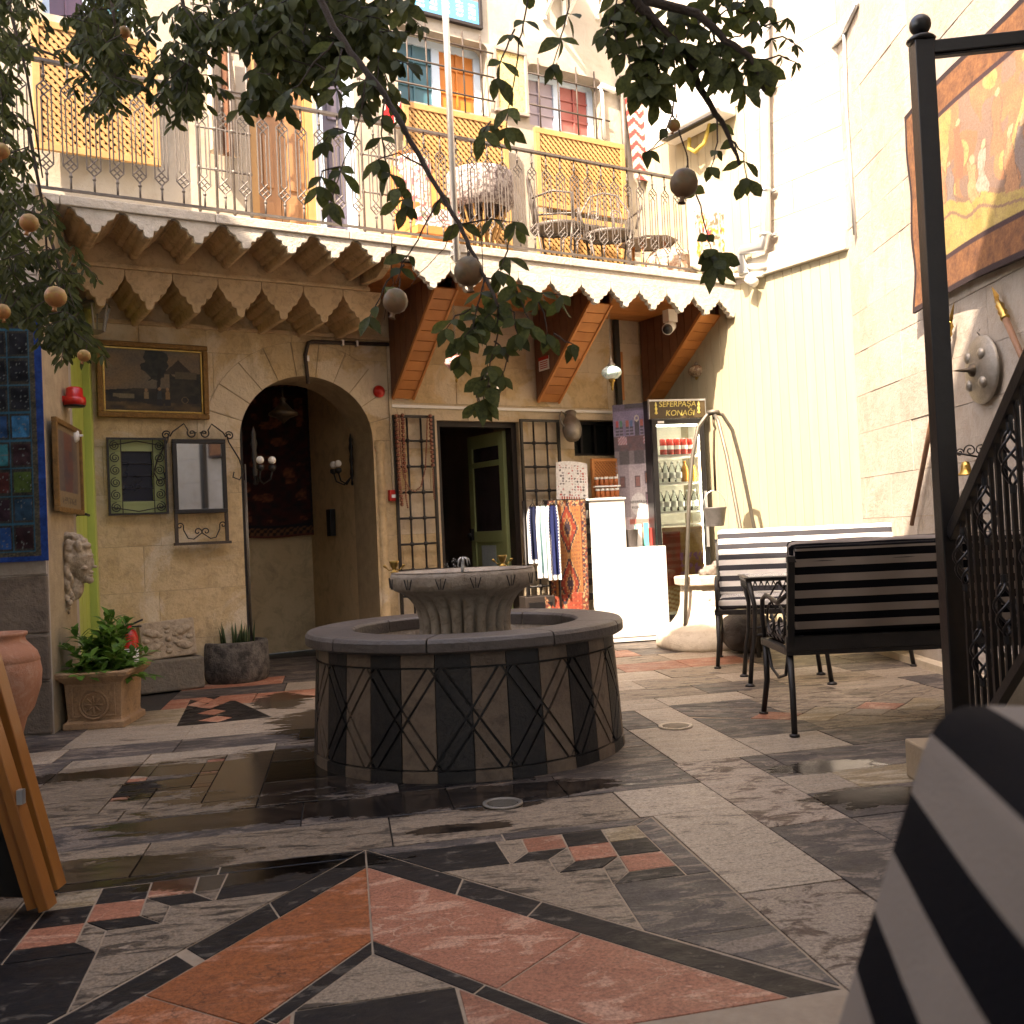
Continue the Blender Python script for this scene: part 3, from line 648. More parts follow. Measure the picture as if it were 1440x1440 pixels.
pendant_row(ut2 - SP, NL + 1, SP, zg2, zg2 - zt2, zmid, OM, -.0, MT['corbel'], 'corbel', corb)
mb = MB(); ue = ut + (NL - .5) * SP
mb.box(UL - .3, ue, -OM - .012, .0, zmid + .002, zmid + .03); mb.box(UL - .3, ue, -OM + .02, .0, zmid + .03, zg1 + .02)
mb.build('string_course', MT['corbel'], corb, bevel=.004)
# thin white faces of the pendants at the front
pendant_row(ut - SP, NL + 1, SP, zg1 + .003, zg1 - zt1 + .002, BZ - .062, OB + .035, OB + .001, MT['balcony'], 'scalloped_face', corb)
# cornice on the wall
mb = MB(); mb.box(UL + .01, 2.05, -.028, -.003, ZC - .0, ZC + .03); mb.build('cornice', MT['corbel'], house, bevel=.004)
# balcony slab
mb = MB(); mb.box(UL - 1.2, UC + .1, -OB + .03, .35, BZ - .06, BZ - .005); mb.build('balcony_floor', MT['balcony'], house)
edge = []
x = UL - 1.2; i = 0
while x < UC - .02:
    x2 = min(x + .92, _ue := WB.at(1031, 410, OB)[0]) if True else 0
    if x2 - x < .05: break
    b = MB(); b.box(x + .002, x2 - .002, -OB - .05, -OB + .10, BZ - .062, BZ); b.build('edge_stone', MT['balcony'], house, bevel=.006); x = x2
UE = WB.at(1031, 410, OB)[0]
# right part: plain fascia with a lighter scalloped fringe
uf = [Wu(px, 436, OB + .01)[0] for px in (838, 992)]; sp2 = (uf[1] - uf[0]) / 4
ztr = Wu(918, 436, OB + .01)[1]; zgr = Wu(897, 412, OB + .01)[1]
n0 = int((uf[0] - ue) / sp2)
us = uf[0] - n0 * sp2
pendant_row(us, n0 + 1 + int((UE - uf[0]) / sp2), sp2, zgr, zgr - ztr, zgr + .06, OB + .035, OB - .02, MT['balcony'], 'fringe_tooth', house)
b = MB(); b.box(ue + .001, UE, -OB - .034, -OB + .03, zgr + .061, BZ - .0635); b.build('fascia', MT['balcony'], house)
# boarded soffit behind the fringe
zs = zgr + .03
nb = 9
for i in range(nb):
    o0 = .01 + (OB - .04) * i / nb; o1 = .01 + (OB - .04) * (i + 1) / nb
    MB().box(ue - .05, UC - .01, -o1 + .003, -o0, zs + ru(0, .004), zs + .02).build('soffit_board', MT['wood'], house)
MB().prism([(0, zs - .02), (-OB + .2, zs - .06), (-OB + .06, zs - .02), (-OB + .03, zs + .05), (-OB + .03, BZ - .062), (0, BZ - .062)], ue - .065, ue - .012, 'yz').build('end_corbel', MT['corbel'], house, bevel=.004)
# three boarded brackets
def bracket(u0, w, zb, lab):
    r = bpy.data.objects.new('bracket', None); COL.objects.link(r); r.parent = house; r.location = (u0, 0, 0); r['label'] = lab
    L0, L1 = (-.02, zb), (-OB + .16, zs - .09)
    b = MB(); cy = lambda t: (L0[0] + (L1[0] - L0[0]) * t, L0[1] + (L1[1] - L0[1]) * t)
    # left and right cheeks: vertical boards
    nbd = 8
    for sx_, x0 in ((0, 0), (1, w - .016)):
        for k in range(nbd):
            t0, t1 = k / nbd + .004, (k + 1) / nbd - .004; a, c = cy(t0), cy(t1)
            MB().prism([(a[0], a[1] + .0), (a[0], zs - .001), (c[0], zs - .001), (c[0], c[1] + .0)], x0, x0 + .016, 'yz').build('cheek_board', MT['wood_dk'], r)
    # sloping underside of short planks between two rails
    n = 11; d = Vector((0, L1[0] - L0[0], L1[1] - L0[1])); ln = d.length; d.normalize(); nn = Vector((0, -d.z, d.y)) * -1
    if nn.z > 0: nn = -nn
    for k in range(n):
        a = Vector((w / 2, *L0)) + d * (ln * k / n + .004) + nn * .009; c = Vector((w / 2, *L0)) + d * (ln * (k + 1) / n - .004) + nn * .009
        a += nn * ru(0, .002); b = MB(); b.bar(a, c, w - .036, .016, up=tuple(nn)); b.build('plank', MT['wood'], r)
    b = MB()
    for xx in (.009, w - .009): b.bar(Vector((xx, *L0)) + nn * .013, Vector((xx, *L1)) + nn * .013, .018, .030, up=tuple(nn))
    b.build('rail', MT['wood'], r)
b1u, b1z = Wu(549, 559); b1e = Wu(580, 559)[0]
bracket(b1u, b1e - b1u, b1z, 'leftmost boarded bracket, nearest the arch')
b2u, b2z = Wu(753, 564); b2e = Wu(784, 564)[0]
bracket(b2u, b2e - b2u, b2z, 'middle boarded bracket')
b3u = Wu(902, 555)[0]
bracket(b3u, .24, b2z, 'right boarded bracket, next to the yellow wall')
# ------------------------------------------------------------------ upper floor wall
ULL = UL - 2.2; ZT = 6.9
W1 = [Wu(556, 38), Wu(692, 165)]; W1r = rect(W1[0][0], Wu(690, 150)[0], Wu(600, 146)[1], Wu(600, 42)[1])
W2r = rect(Wu(744, 150)[0], Wu(848, 150)[0], Wu(790, 184)[1], Wu(790, 99)[1])
W0r = rect(Wu(60, 20)[0], Wu(196, 20)[0], Wu(140, 34)[1], Wu(140, 34)[1] + .9)
D1r = rect(Wu(352, 200)[0], Wu(442, 200)[0], ZB, Wu(400, 60)[1]); D2r = rect(Wu(446, 200)[0], Wu(500, 200)[0], ZB, Wu(470, 60)[1])
LW1 = rect(Wu(556, 300)[0], Wu(705, 300)[0], ZB + .02, Wu(600, 146)[1] - .02)
def rounded(r, k=.07):
    (x0, z0), (x1, z1) = r[0], r[2]
    return [(x0, z0), (x1, z0)] + arcpts(x1 - k, z1 - k, k, k, 0, 90, 4) + arcpts(x0 + k, z1 - k, k, k, 90, 180, 4)
up = [rect(ULL, UC, ZU, ZT)]
W1p, W2p = rounded(W1r), rounded(W2r)
for h in (W1p, W2p, W0r, D1r, D2r): up = subtract(up, h)
mb = MB()
for p in up: mb.prism(p, .0, .35, 'xz')
mb.build('upper_wall', MT['plaster'], house)
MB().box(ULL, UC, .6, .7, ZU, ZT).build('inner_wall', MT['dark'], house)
def window(r, lab, panes, rec=.16):
    (x0, z0), (x1, z1) = r[0], r[2]
    w = bpy.data.objects.new('window', None); COL.objects.link(w); w.parent = house; w['label'] = lab
    f = .065; xm = (x0 + x1) / 2; b = MB()
    b.box(x0, x1, rec, rec + .06, z0, z0 + f); b.box(x0, x1, rec, rec + .06, z1 - f, z1)
    for a, c in ((x0, x0 + f), (xm - f * .6, xm + f * .6), (x1 - f, x1)): b.box(a, c, rec, rec + .06, z0 + f, z1 - f)
    b.build('frame', MT['bluewhite'], w, bevel=.004)
    for i, (a, c) in enumerate(((x0 + f, xm - f * .6), (xm + f * .6, x1 - f))):
        b = MB(); b.box(a, c, rec + .02, rec + .028, z0 + f, z1 - f); b.build('pane', panes[i], w)
        b = MB(); m_ = (a + c) / 2; b.box(m_ - .008, m_ + .008, rec + .006, rec + .02, z0 + f, z1 - f)
        for q in (.3, .72): zq = z0 + f + (z1 - z0 - 2 * f) * q; b.box(a, m_ - .008, rec + .006, rec + .02, zq - .008, zq + .008); b.box(m_ + .008, c, rec + .006, rec + .02, zq - .008, zq + .008)
        b.build('glazing_bar', panes[i] if panes[i] is PB['teal'] else PB['bar' + str(i)] if 'bar' + str(i) in PB else panes[i], w)
PB = {'teal': M('teal_blind', (.05, .16, .20), (.04, .13, .17), rough=.35, bump=0), 'orange': M('orange_blind', (.62, .22, .04), (.56, .19, .03), rough=.35, bump=0),
      'mauve': M('mauve_blind', (.36, .31, .36), (.30, .26, .30), rough=.35, bump=0), 'wine': M('wine_red_blind', (.30, .06, .055), (.42, .14, .12), rough=.35, bump=0), 'plum': M('plum_blind', (.16, .08, .12), rough=.3, bump=0)}
window(W1r, 'blue framed window with one teal and one orange pane', (PB['teal'], PB['orange']))
window(W2r, 'blue framed window with one mauve and one wine red pane', (PB['mauve'], PB['wine']))
window(W0r, 'blue framed window over the large lattice on the left', (PB['plum'], PB['teal']))
def bars(r, nv, nh, o=.02, ext=.05, lab='iron bars over a window'):
    (x0, z0), (x1, z1) = r[0], r[2]; b = MB()
    for i in range(nv): x = x0 + (x1 - x0) * (i + .5) / nv; b.tube([(x, -o, z0 - ext), (x, -o, z1 + ext)], .008, 6)
    for j in range(nh): z_ = z0 + (z1 - z0) * (j + .6) / nh; b.tube([(x0 - ext, -o - .012, z_), (x1 + ext, -o - .012, z_)], .008, 6)
    b.build('window_bars', MT['iron_rust'], house)['label'] = lab
bars(W1r, 5, 3, lab='iron bars over the teal and orange window'); bars(W2r, 4, 2, lab='iron bars over the mauve and red window')
# lattice screens
def lattice(name, x0, x1, z0, z1, step, o, lab, par=house, mat=None, fw=.05, fr=True, back=True):
    mat = mat or MT['lattice']
    s = bpy.data.objects.new(name, None); COL.objects.link(s); s.parent = par; s['label'] = lab
    if fr:
        b = MB(); b.box(x0, x1, -o - .03, -o, z0, z0 + fw); b.box(x0, x1, -o - .03, -o, z1 - fw, z1); b.box(x0, x0 + fw, -o - .03, -o, z0 + fw, z1 - fw); b.box(x1 - fw, x1, -o - .03, -o, z0 + fw, z1 - fw)
        b.build('frame', mat, s, bevel=.003)
    if back: MB().box(x0 + .01, x1 - .01, -o + .001, -o + .012, z0 + .01, z1 - .01).build('painted_shade', MT['dark_brown'], s)  # dark sheet stands in for the shade behind the slats
    X0, X1, Z0, Z1 = x0 + fw * .8, x1 - fw * .8, z0 + fw * .8, z1 - fw * .8
    b = MB(); W_, H_ = X1 - X0, Z1 - Z0; wd_ = step * .40
    for sg, oo in ((1, .008), (-1, .016)):
        c = -H_ if sg > 0 else 0
        t = c - step
        while t < W_ + H_:
            # line x = t + sg*z
            pl_ = [(X0 + t - wd_ / 2 * 1.41, Z0), (X0 + t + wd_ / 2 * 1.41, Z0), (X0 + t + sg * H_ + wd_ / 2 * 1.41, Z1), (X0 + t + sg * H_ - wd_ / 2 * 1.41, Z1)]
            q = clip(clip(pl_, (X0, Z0), (0, 1), False), (X1, Z0), (0, 1), True)
            if len(q) > 2 and abs(area(q)) > 1e-6: b.prism(q, -o - oo - .007, -o - oo, 'xz')
            t += step
    ob = b.build('slats', mat, s); ob['kind'] = 'stuff'
    return s
LA = [Wu(40, 215), Wu(214, 70)]
lattice('lattice_screen', Wu(42, 100)[0], Wu(218, 150)[0], Wu(150, 232)[1], Wu(150, 58)[1], .057, .10, 'tall honey coloured wooden lattice behind the left end of the railing')
lattice('lattice_screen', Wu(560, 200)[0], Wu(704, 200)[0], Wu(640, 352)[1] + .0, Wu(600, 158)[1], .055, .10, 'honey coloured wooden lattice under the teal and orange window')
lattice('lattice_screen', Wu(742, 200)[0], Wu(866, 200)[0], ZB + .75, Wu(790, 195)[1], .055, .10, 'honey coloured wooden lattice under the mauve and red window')
lattice('lattice_screen', Wu(744, 300)[0], Wu(866, 300)[0], ZB + .02, ZB + .70, .057, .10, 'low honey coloured lattice panel standing behind the iron garden chairs')
# doors upstairs
def updoor(r, lab, m1, m2, split=True):
    (x0, z0), (x1, z1) = r[0], r[2]
    d = bpy.data.objects.new('upper_door', None); COL.objects.link(d); d.parent = house; d['label'] = lab
    b = MB(); f = .06; b.box(x0, x0 + f, .02, .12, z0, z1); b.box(x1 - f, x1, .02, .12, z0, z1); b.box(x0 + f, x1 - f, .02, .12, z1 - f, z1); b.build('frame', m2, d)
    n = 2 if split else 1
    for i in range(n):
        a = x0 + f + (x1 - x0 - 2 * f) * i / n; c = x0 + f + (x1 - x0 - 2 * f) * (i + 1) / n; b = MB()
        b.box(a + .002, c - .002, .09, .12, z0, z1 - f)
        for q0, q1 in ((.05, .3), (.36, .62), (.68, .95)): b.box(a + .06, c - .06, .075, .09, z0 + (z1 - z0) * q0, z0 + (z1 - z0) * q1)
        b.build('door_leaf', m1, d, bevel=.004)
updoor(D1r, 'brown panelled door on the balcony', M('tan_door_paint', (.36, .19, .085), (.28, .14, .06), rough=.5, scale=6), MT['lattice'])
updoor(D2r, 'pale blue framed dark door beside the brown door', M('dark_mauve_door', (.13, .11, .14), rough=.4), MT['bluewhite'], False)
# ================================================================== OTHER WALLS
# left pier and side wall (single storey)
ZL = ZB - .05
lw = thing('side_wall', 'short pale side wall with tall green door between tapestry pier and stone house', 'wall', WL.P(0, 0), WL.rot)
gd0 = WL.at(106, 700)[0]
MB().box(.012, gd0, 0, .30, -.05, ZL).build('wall_face', MT['stone_w'], lw)
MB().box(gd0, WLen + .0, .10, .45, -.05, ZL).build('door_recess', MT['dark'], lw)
MB().box(gd0, WLen, 0, .45, 2.62, ZL + .0).build('lintel', MT['stone_w'], lw)
gd = bpy.data.objects.new('green_door', None); COL.objects.link(gd); gd.parent = lw; gd['label'] = 'tall lime green boarded door'
nb = 4
for i in range(nb):
    a = gd0 + .01 + (WLen - gd0 - .09) * i / nb; c = gd0 + .01 + (WLen - gd0 - .09) * (i + 1) / nb
    MB().box(a + .002, c - .002, .03, .06, .02, 2.60).build('door_board', MT['green'], gd, bevel=.003)
MB().box(WLen - .075, WLen - .005, -.02, .06, .0, 2.62).build('door_post', MT['green'], gd, bevel=.004)
zh = WL.at(112, 724)[1]
MB().tube([(gd0 + .05, .03, zh), (gd0 + .05, -.05, zh), (gd0 + .12, -.055, zh - .005)], .009, 8).ball((gd0 + .05, .02, zh), .02, 8).build('door_handle', MT['iron'], gd)
pier = thing('left_wall', 'rough brown stone wall end behind the amphora, patchwork tapestry hung on it', 'wall', WP.P(0, 0), WP.rot)
MB().box(-3.6, -.002, .012, .6, -.05, ZL).build('wall_core', MT['mortar'], pier)
z = 0; row = 0
zsplit = WP.at(40, 795)[1] - .02
while z < ZL - .05:
    h = [.30, .26, .33, .24, .31][row % 5]; h = min(h, ZL - z); x = 0
    while x > -3.6:
        w = ru(.28, .62); x2 = max(x - w, -3.6)
        low = z + h * .5 < zsplit
        MB().box(x2 + .003, x - .003 - (0 if x < 0 else .0), -ru(.0, .02 if low else .006), .10, z + .003, z + h - .003).build('stone_block', MT['rough_stone'] if low else MT['stone_w'], pier, bevel=.012 if low else .004); x = x2
    z += h; row += 1
# boundary wall on the far left, towards the camera
bw = thing('boundary_wall', 'plain plastered boundary wall along the left of the courtyard', 'wall', (-3.75, 5.4, 0), 0)
MB().box(-.3, 0, -11.5, .2, -.05, 3.0).build('wall_face', MT['plaster_w'], bw)
# yellow boarded wing: boards below, white stone above, boards again behind the balcony
yw = thing('yellow_wing', 'wing wall clad in pale yellow boards with white stone courses above', 'wall', WY.P(0, 0), WY.rot)
LY = -YC
ZY = WY.at(1100, 384)[1] ; zY2 = WY.at(1200, 346)[1]; ZY = (ZY + zY2) / 2
print('yellow top', ZY, zY2, 'LY', LY)
MB().box(-LY - .4, 0, .022, .4, -.05, 7.2).build('wall_core', MT['stone_w'], yw)
x = 0; i = 0
while x > -LY:
    MB().box(max(x - .094, -LY) + .0012, x - .0022, 0, .022, 0.0, ZY).build('board', MT['yellow'], yw, bevel=.003); x -= .094
sill = MB().box(-LY * .47, .0, -.05, .02, ZY + .001, ZY + .17).build('sill_stone', MT['plaster_w'], yw, bevel=.01)
upx = WY.at(1049, 200)[0]
z = ZY + .171; row = 0
while z < 7.2:
    h = .27; x = 0 if row % 2 else .2
    while x > upx + .02:
        x2 = max(x - ru(.5, .8), upx)
        if min(x, 0) - x2 > .02: MB().box(x2 + .002, min(x, 0) - .002, -ru(0, .003), .03, z + .002, z + h - .002).build('stone_block', MT['stone_w2'] if 'stone_w2' in MT else MT['stone_w'], yw)
        x = x2
    z += h; row += 1
zyb = WY.at(1045, 146)[1]
x = upx; i = 0
while x > -LY:
    MB().box(max(x - .094, -LY) + .0012, x - .0012, -.012, .022, ZB, zyb).build('board', MT['yellow'], yw, bevel=.003); x -= .094
MB().box(-LY, upx, -.02, .022, zyb + .001, 7.2).build('upper_plaster', MT['plaster_w'], yw)
# right wall of white stone
rw = thing('right_wall', 'sunlit white stone wall on the right with tapestry, shield and spears', 'wall', WR.P(0, 0), WR.rot)
MB().box(-.35, 9.0, .014, .45, -.05, 7.2).build('wall_core', MT['mortar'], rw)
zoff = [.0]
z = 0; row = 0; nbk = 0
while z < 7.2:
    h = [.33, .30, .36, .31, .34, .29][row % 6]; x = -.3 - (.25 if row % 2 else 0)
    while x < 7.5:
        w = ru(.45, .85); x2 = x + w; a = max(x, 0.0)
        if x2 - a > .03: MB().box(a + .0015, x2 - .0015, -ru(0, .005), .03, z + .0015, min(7.2, z + h) - .0015).build('stone_block', MT['stone_w'], rw); nbk += 1
        x = x2
    z += h; row += 1
    if z > 4.9: h = 0; MB().box(0, 9, 0, .03, z, 7.2).build('upper_plaster', MT['stone_w'], rw); break
MB().box(0, 9, -.09, .0, -.01, .05).build('wall_kerb', MT['lime_pale'], rw, bevel=.004)
# ------------------------------------------------------------------ unseen house behind the camera; roof slab added and cut to shade the near yard
oh = thing('opposite_house', 'tall plastered house behind the viewpoint with roof slab added to shade the yard', 'house', (0, -4.2, 0))
MB().box(-9, 3.2, -.4, 0, -.05, 8.0).build('wall', MT['plaster_w'], oh)
K_ = 3.97; zr = 8.0
def ey(x): return (K_ - 1.47 * x) / 3.93
MB().prism([(-9, 0), (3.2, 0), (3.2, ey(3.2) + 4.2), (-9, ey(-9) + 4.2)], zr, zr + .2, 'xy').build('shade_slab', MT['plaster_w'], oh)
for wx in (-2.4, -.6, 1.2):
    b = MB(); b.box(wx, wx + .9, .001, .05, 3.6, 5.0); b.build('window', MT['dark'], oh)
# ================================================================== FOUNTAIN
fx, fy = D(654, 880, 4.78).x, 4.78
ft = thing('fountain', 'round stone courtyard fountain with dark and taupe striped basin and fluted marble bowl', 'fountain', (fx, fy, 0), 0)
MT['f_dark'] = M('fountain_black_stone', (.006, .0055, .006), (.013, .012, .012), rough=.5, scale=6, bump=.35, bs=60, dirt=(.05, .042, .035), dirt_amt=.4, var=.2)
MT['f_taupe'] = M('fountain_taupe_stone', (.125, .088, .062), (.20, .148, .105), rough=.55, scale=5, bump=.4, bs=50, dirt=(.05, .036, .027), dirt_amt=.7, var=.2)
MT['f_cop'] = M('coping_stone', (.072, .060, .054), (.115, .097, .087), rough=.45, scale=4, bump=.4, bs=45, dirt=(.06, .05, .045), dirt_amt=.5, var=.08)
MT['f_marble'] = M('weathered_marble', (.40, .34, .27), (.24, .19, .145), rough=.6, scale=7, bump=.5, bs=50, dirt=(.12, .085, .055), dirt_amt=.75)
NST = 30; Rb, Rt = .728, .698; HT = .52
def cyl(s, z, o=0.):
    # s in stave units round the basin, z height
    a = -math.pi / 2 + (s + .35) * 2 * math.pi / NST; r = Rb + (Rt - Rb) * z / HT + o
    return Vector((r * math.cos(a), r * math.sin(a), z))
mb = MB(); mb.lathe([(Rb - .010, 0), (Rt - .010, HT + .01)], 90, cap=False); mb.build('basin_core', MT['f_dark'], ft)
def cylprism(poly, o0, o1, mat, name, bev=.002):
    # split along s in half staves so it follows the round
    b = MB(); ss = [p[0] for p in poly]; s0 = math.floor(min(ss) * 2) / 2; pieces = []
    x = s0
    while x < max(ss):
        q = clip(clip(poly, (x, 0), (0, 1), False), (x + .5, 0), (0, 1), True)
        if len(q) > 2 and abs(area(q)) > 1e-5: pieces.append(q)
        x += .5
    for q in pieces:
        if area(q) < 0: q = q[::-1]
        n = len(q); vs = [cyl(s_, z_, o0) for s_, z_ in q] + [cyl(s_, z_, o1) for s_, z_ in q]
        b.add(vs, [tuple(range(n, 2 * n)), tuple(range(n))[::-1]] + [(i, (i + 1) % n, (i + 1) % n + n, i + n) for i in range(n)])
    return b.build(name, mat, ft)
z1, z2 = .050, .462
gv = []     # carved grooves: thin strips in (s, z)
def strip(a, b, w):
    k = 6.55; dx, dz = (b[0] - a[0]) / k, b[1] - a[1]; l = math.hypot(dx, dz); nx, nz = -dz / l * w / 2, dx / l * w / 2
    return [(a[0] + nx * k, a[1] + nz), (b[0] + nx * k, b[1] + nz), (b[0] - nx * k, b[1] - nz), (a[0] - nx * k, a[1] - nz)]
for i in range(NST // 2):
    c = i * 2
    for o_ in (-.19, .19):
        gv.append(strip((c - .95 + o_, z2), (c + .95 + o_, z1), .011)); gv.append(strip((c + .95 + o_, z2), (c - .95 + o_, z1), .011))
for i in range(NST):
    s0, s1 = i - .485, i + .485; m_ = MT['f_dark'] if i % 2 else MT['f_taupe']
    base = [[(s0 + .5, z1 + .004), (s1 + .5, z1 + .004), (s1 + .5, z2 - .004), (s0 + .5, z2 - .004)]]
    for g_ in gv:
        for sh in (-NST, 0, NST):
            h = [(a + sh, b) for a, b in g_]
            if max(p[0] for p in h) > s0 + .5 and min(p[0] for p in h) < s1 + .5: base = subtract(base, h)
    b_all = MB()
    for q in base:
        if area(q) < 0: q = q[::-1]
        for hs_ in (0, .5):
            qq = clip(clip(q, (i + hs_, 0), (0, 1), False), (i + hs_ + .5, 0), (0, 1), True)
            if len(qq) < 3 or abs(area(qq)) < 1e-5: continue
            n = len(qq); vs = [cyl(s_, z_, -.009) for s_, z_ in qq] + [cyl(s_, z_, .004 + (i % 2) * .0015) for s_, z_ in qq]
            b_all.add(vs, [tuple(range(n, 2 * n)), tuple(range(n))[::-1]] + [(k, (k + 1) % n, (k + 1) % n + n, k + n) for k in range(n)])
    b_all.build('carved_panel', m_, ft)
    for a, c, o_ in ((.0, z1 - .004, .006), (z2 + .005, HT, .004)):
        cylprism([(s0 + .5 - .005, a), (s1 + .5 + .005, a), (s1 + .5 + .005, c), (s0 + .5 - .005, c)], -.009, o_ + ru(0, .002), m_, 'band_block')
# coping ring in segments
nc = 9; angs = [0] 
cuts = [k * 40 + ru(-7, 7) for k in range(nc)]
for k in range(nc):
    a0 = math.radians(cuts[k] - 97) + .004; a1 = math.radians((cuts[(k + 1) % nc] + (360 if k == nc - 1 else 0)) - 97) - .004
    n = 14; b = MB(); vs = []
    pr = [(.735, HT + .002), (.752, HT + .012), (.752, HT + .048), (.742, HT + .064), (.72, HT + .068), (.54, HT + .066), (.528, HT + .055), (.528, HT + .002)]
    for i in range(n + 1):
        a = a0 + (a1 - a0) * i / n; vs += [Vector((r_ * math.cos(a), r_ * math.sin(a), z_)) for r_, z_ in pr]
    m_ = len(pr); f = [(i * m_ + j, (i + 1) * m_ + j, (i + 1) * m_ + (j + 1) % m_, i * m_ + (j + 1) % m_) for i in range(n) for j in range(m_)]
    f += [tuple(range(m_)), tuple(n * m_ + j for j in range(m_))[::-1]]
    b.add(vs, f); b.build('coping_stone', MT['f_cop'], ft, bevel=.003)
MB().lathe([(.535, HT + .03), (.50, .30), (.001, .29)], 48, cap=False).build('basin_lining', MT['f_marble'], ft, shade=True)
wm, wnt, wb, wL = newmat('water'); wb.inputs['Base Color'].default_value = (.06, .055, .045, 1); wb.inputs['Roughness'].default_value = .04; wb.inputs['IOR'].default_value = 1.33
wb_ = NN(wnt, 'ShaderNodeBump'); wb_.inputs['Strength'].default_value = .12; wb_.inputs['Distance'].default_value = .01; wL.new(noise(wnt, wL, coords(wnt, wL), 22, 3), wb_.inputs['Height']); wL.new(wb_.outputs[0], wb.inputs['Normal'])
MB().lathe([(.52, .40), (.001, .40)], 40, cap=False).build('water', wm, ft)
# fluted bowl
def flute(a, z):
    if z > .735 or z < .505: return 1
    amp = .30 * min(1, (.735 - z) / .12) * min(1, (z - .50) / .012)
    return 1 - amp * (1 - abs(math.cos(a * 11)) ** .30)
prf = [(.222, .33), (.228, .47), (.232, .50), (.238, .515), (.236, .53), (.226, .55), (.224, .58), (.226, .61), (.234, .645), (.248, .68), (.272, .712), (.305, .738), (.338, .752), (.350, .762), (.355, .785), (.357, .815), (.353, .832), (.342, .838)]
mb = MB(); mb.lathe([(r_ * .97, z_) for r_, z_ in prf], 176, cap=False, mod=flute)
mb.lathe([(.342, .838), (.325, .834), (.308, .818), (.20, .785), (.001, .77)], 64, cap=False)
mb.build('bowl', MT['f_marble'], ft, shade=True)
mb = MB(); mb.lathe([(.250, .485), (.258, .495), (.256, .51), (.240, .518)], 64, cap=False); 
mb.build('bowl_foot_ring', MT['f_marble'], ft, shade=True)
mb = MB()
for k in range(14):
    a = -math.pi / 2 + (k - 6.5) * .235 * 2 + ru(-.03, .03)
    for d_ in (-.07, 0, .07):
        rr = .3535; p0 = Vector((rr * math.cos(a + d_ * .35), rr * math.sin(a + d_ * .35), .764)); p1 = Vector(((rr + .0015) * math.cos(a + d_), (rr + .0015) * math.sin(a + d_), .812))
        mb.bar(p0, p1, .003, .004)
mb.build('carved_motif', MT['f_dark'], ft)['kind'] = 'stuff'
MB().lathe([(.310, .820), (.001, .820)], 48, cap=False).build('bowl_water', wm, ft)
# jet of water: low mushroom plus drops
wj = M('splashing_water', (.5, .5, .48), rough=.05, bump=0, spec=1)
mb = MB(); mb.tube([(0, 0, .80), (0, 0, .885)], [.009, .006], 10)
for k in range(9):
    a = k * .7; r_ = ru(.02, .05)
    mb.tube([(0, 0, .885), (math.cos(a) * r_ * .4, math.sin(a) * r_ * .4, .894), (math.cos(a) * r_ * .8, math.sin(a) * r_ * .8, .886), (math.cos(a) * r_, math.sin(a) * r_, .868 - ru(0, .03))], [.004, .005, .004, .001], 6)
for k in range(60): a = ru(0, 6.3); r_ = ru(.01, .10); mb.ball((math.cos(a) * r_ - .03, math.sin(a) * r_, .895 - r_ * r_ * 7 - ru(0, .02)), ru(.0012, .003), 6)
o = mb.build('water_jet', wj, ft); o['kind'] = 'stuff'
# brass cups standing on the bowl rim
def cup(x, y, label):
    t = thing('brass_cup', label, 'candle holder', (fx + x, fy + y, .838), 0, 'brass cups on the fountain bowl')
    MB().lathe([(.020, 0), (.021, .004), (.010, .009), (.009, .018), (.017, .03), (.02, .042), (.024, .055), (.022, .056), (.012, .04)], 16, cap=False).build('cup', MT['brass'], t, shade=True)
    for sx in (-1, 1):
        MB().tube([(sx * .012, 0, .016), (sx * .026, 0, .012), (sx * .036, 0, .024)], .003, 6).tube([(sx * .036, 0, .022), (sx * .046, 0, .034), (sx * .054, 0, .036)], [.004, .008, .002], 6).build('leaf_arm', MT['brass'], t)
cup(-.325, -.02, 'brass cup with leaf arms on the left rim of the fountain bowl')
cup(.19, .21, 'brass cup with leaf arms on the back right rim of the fountain bowl')
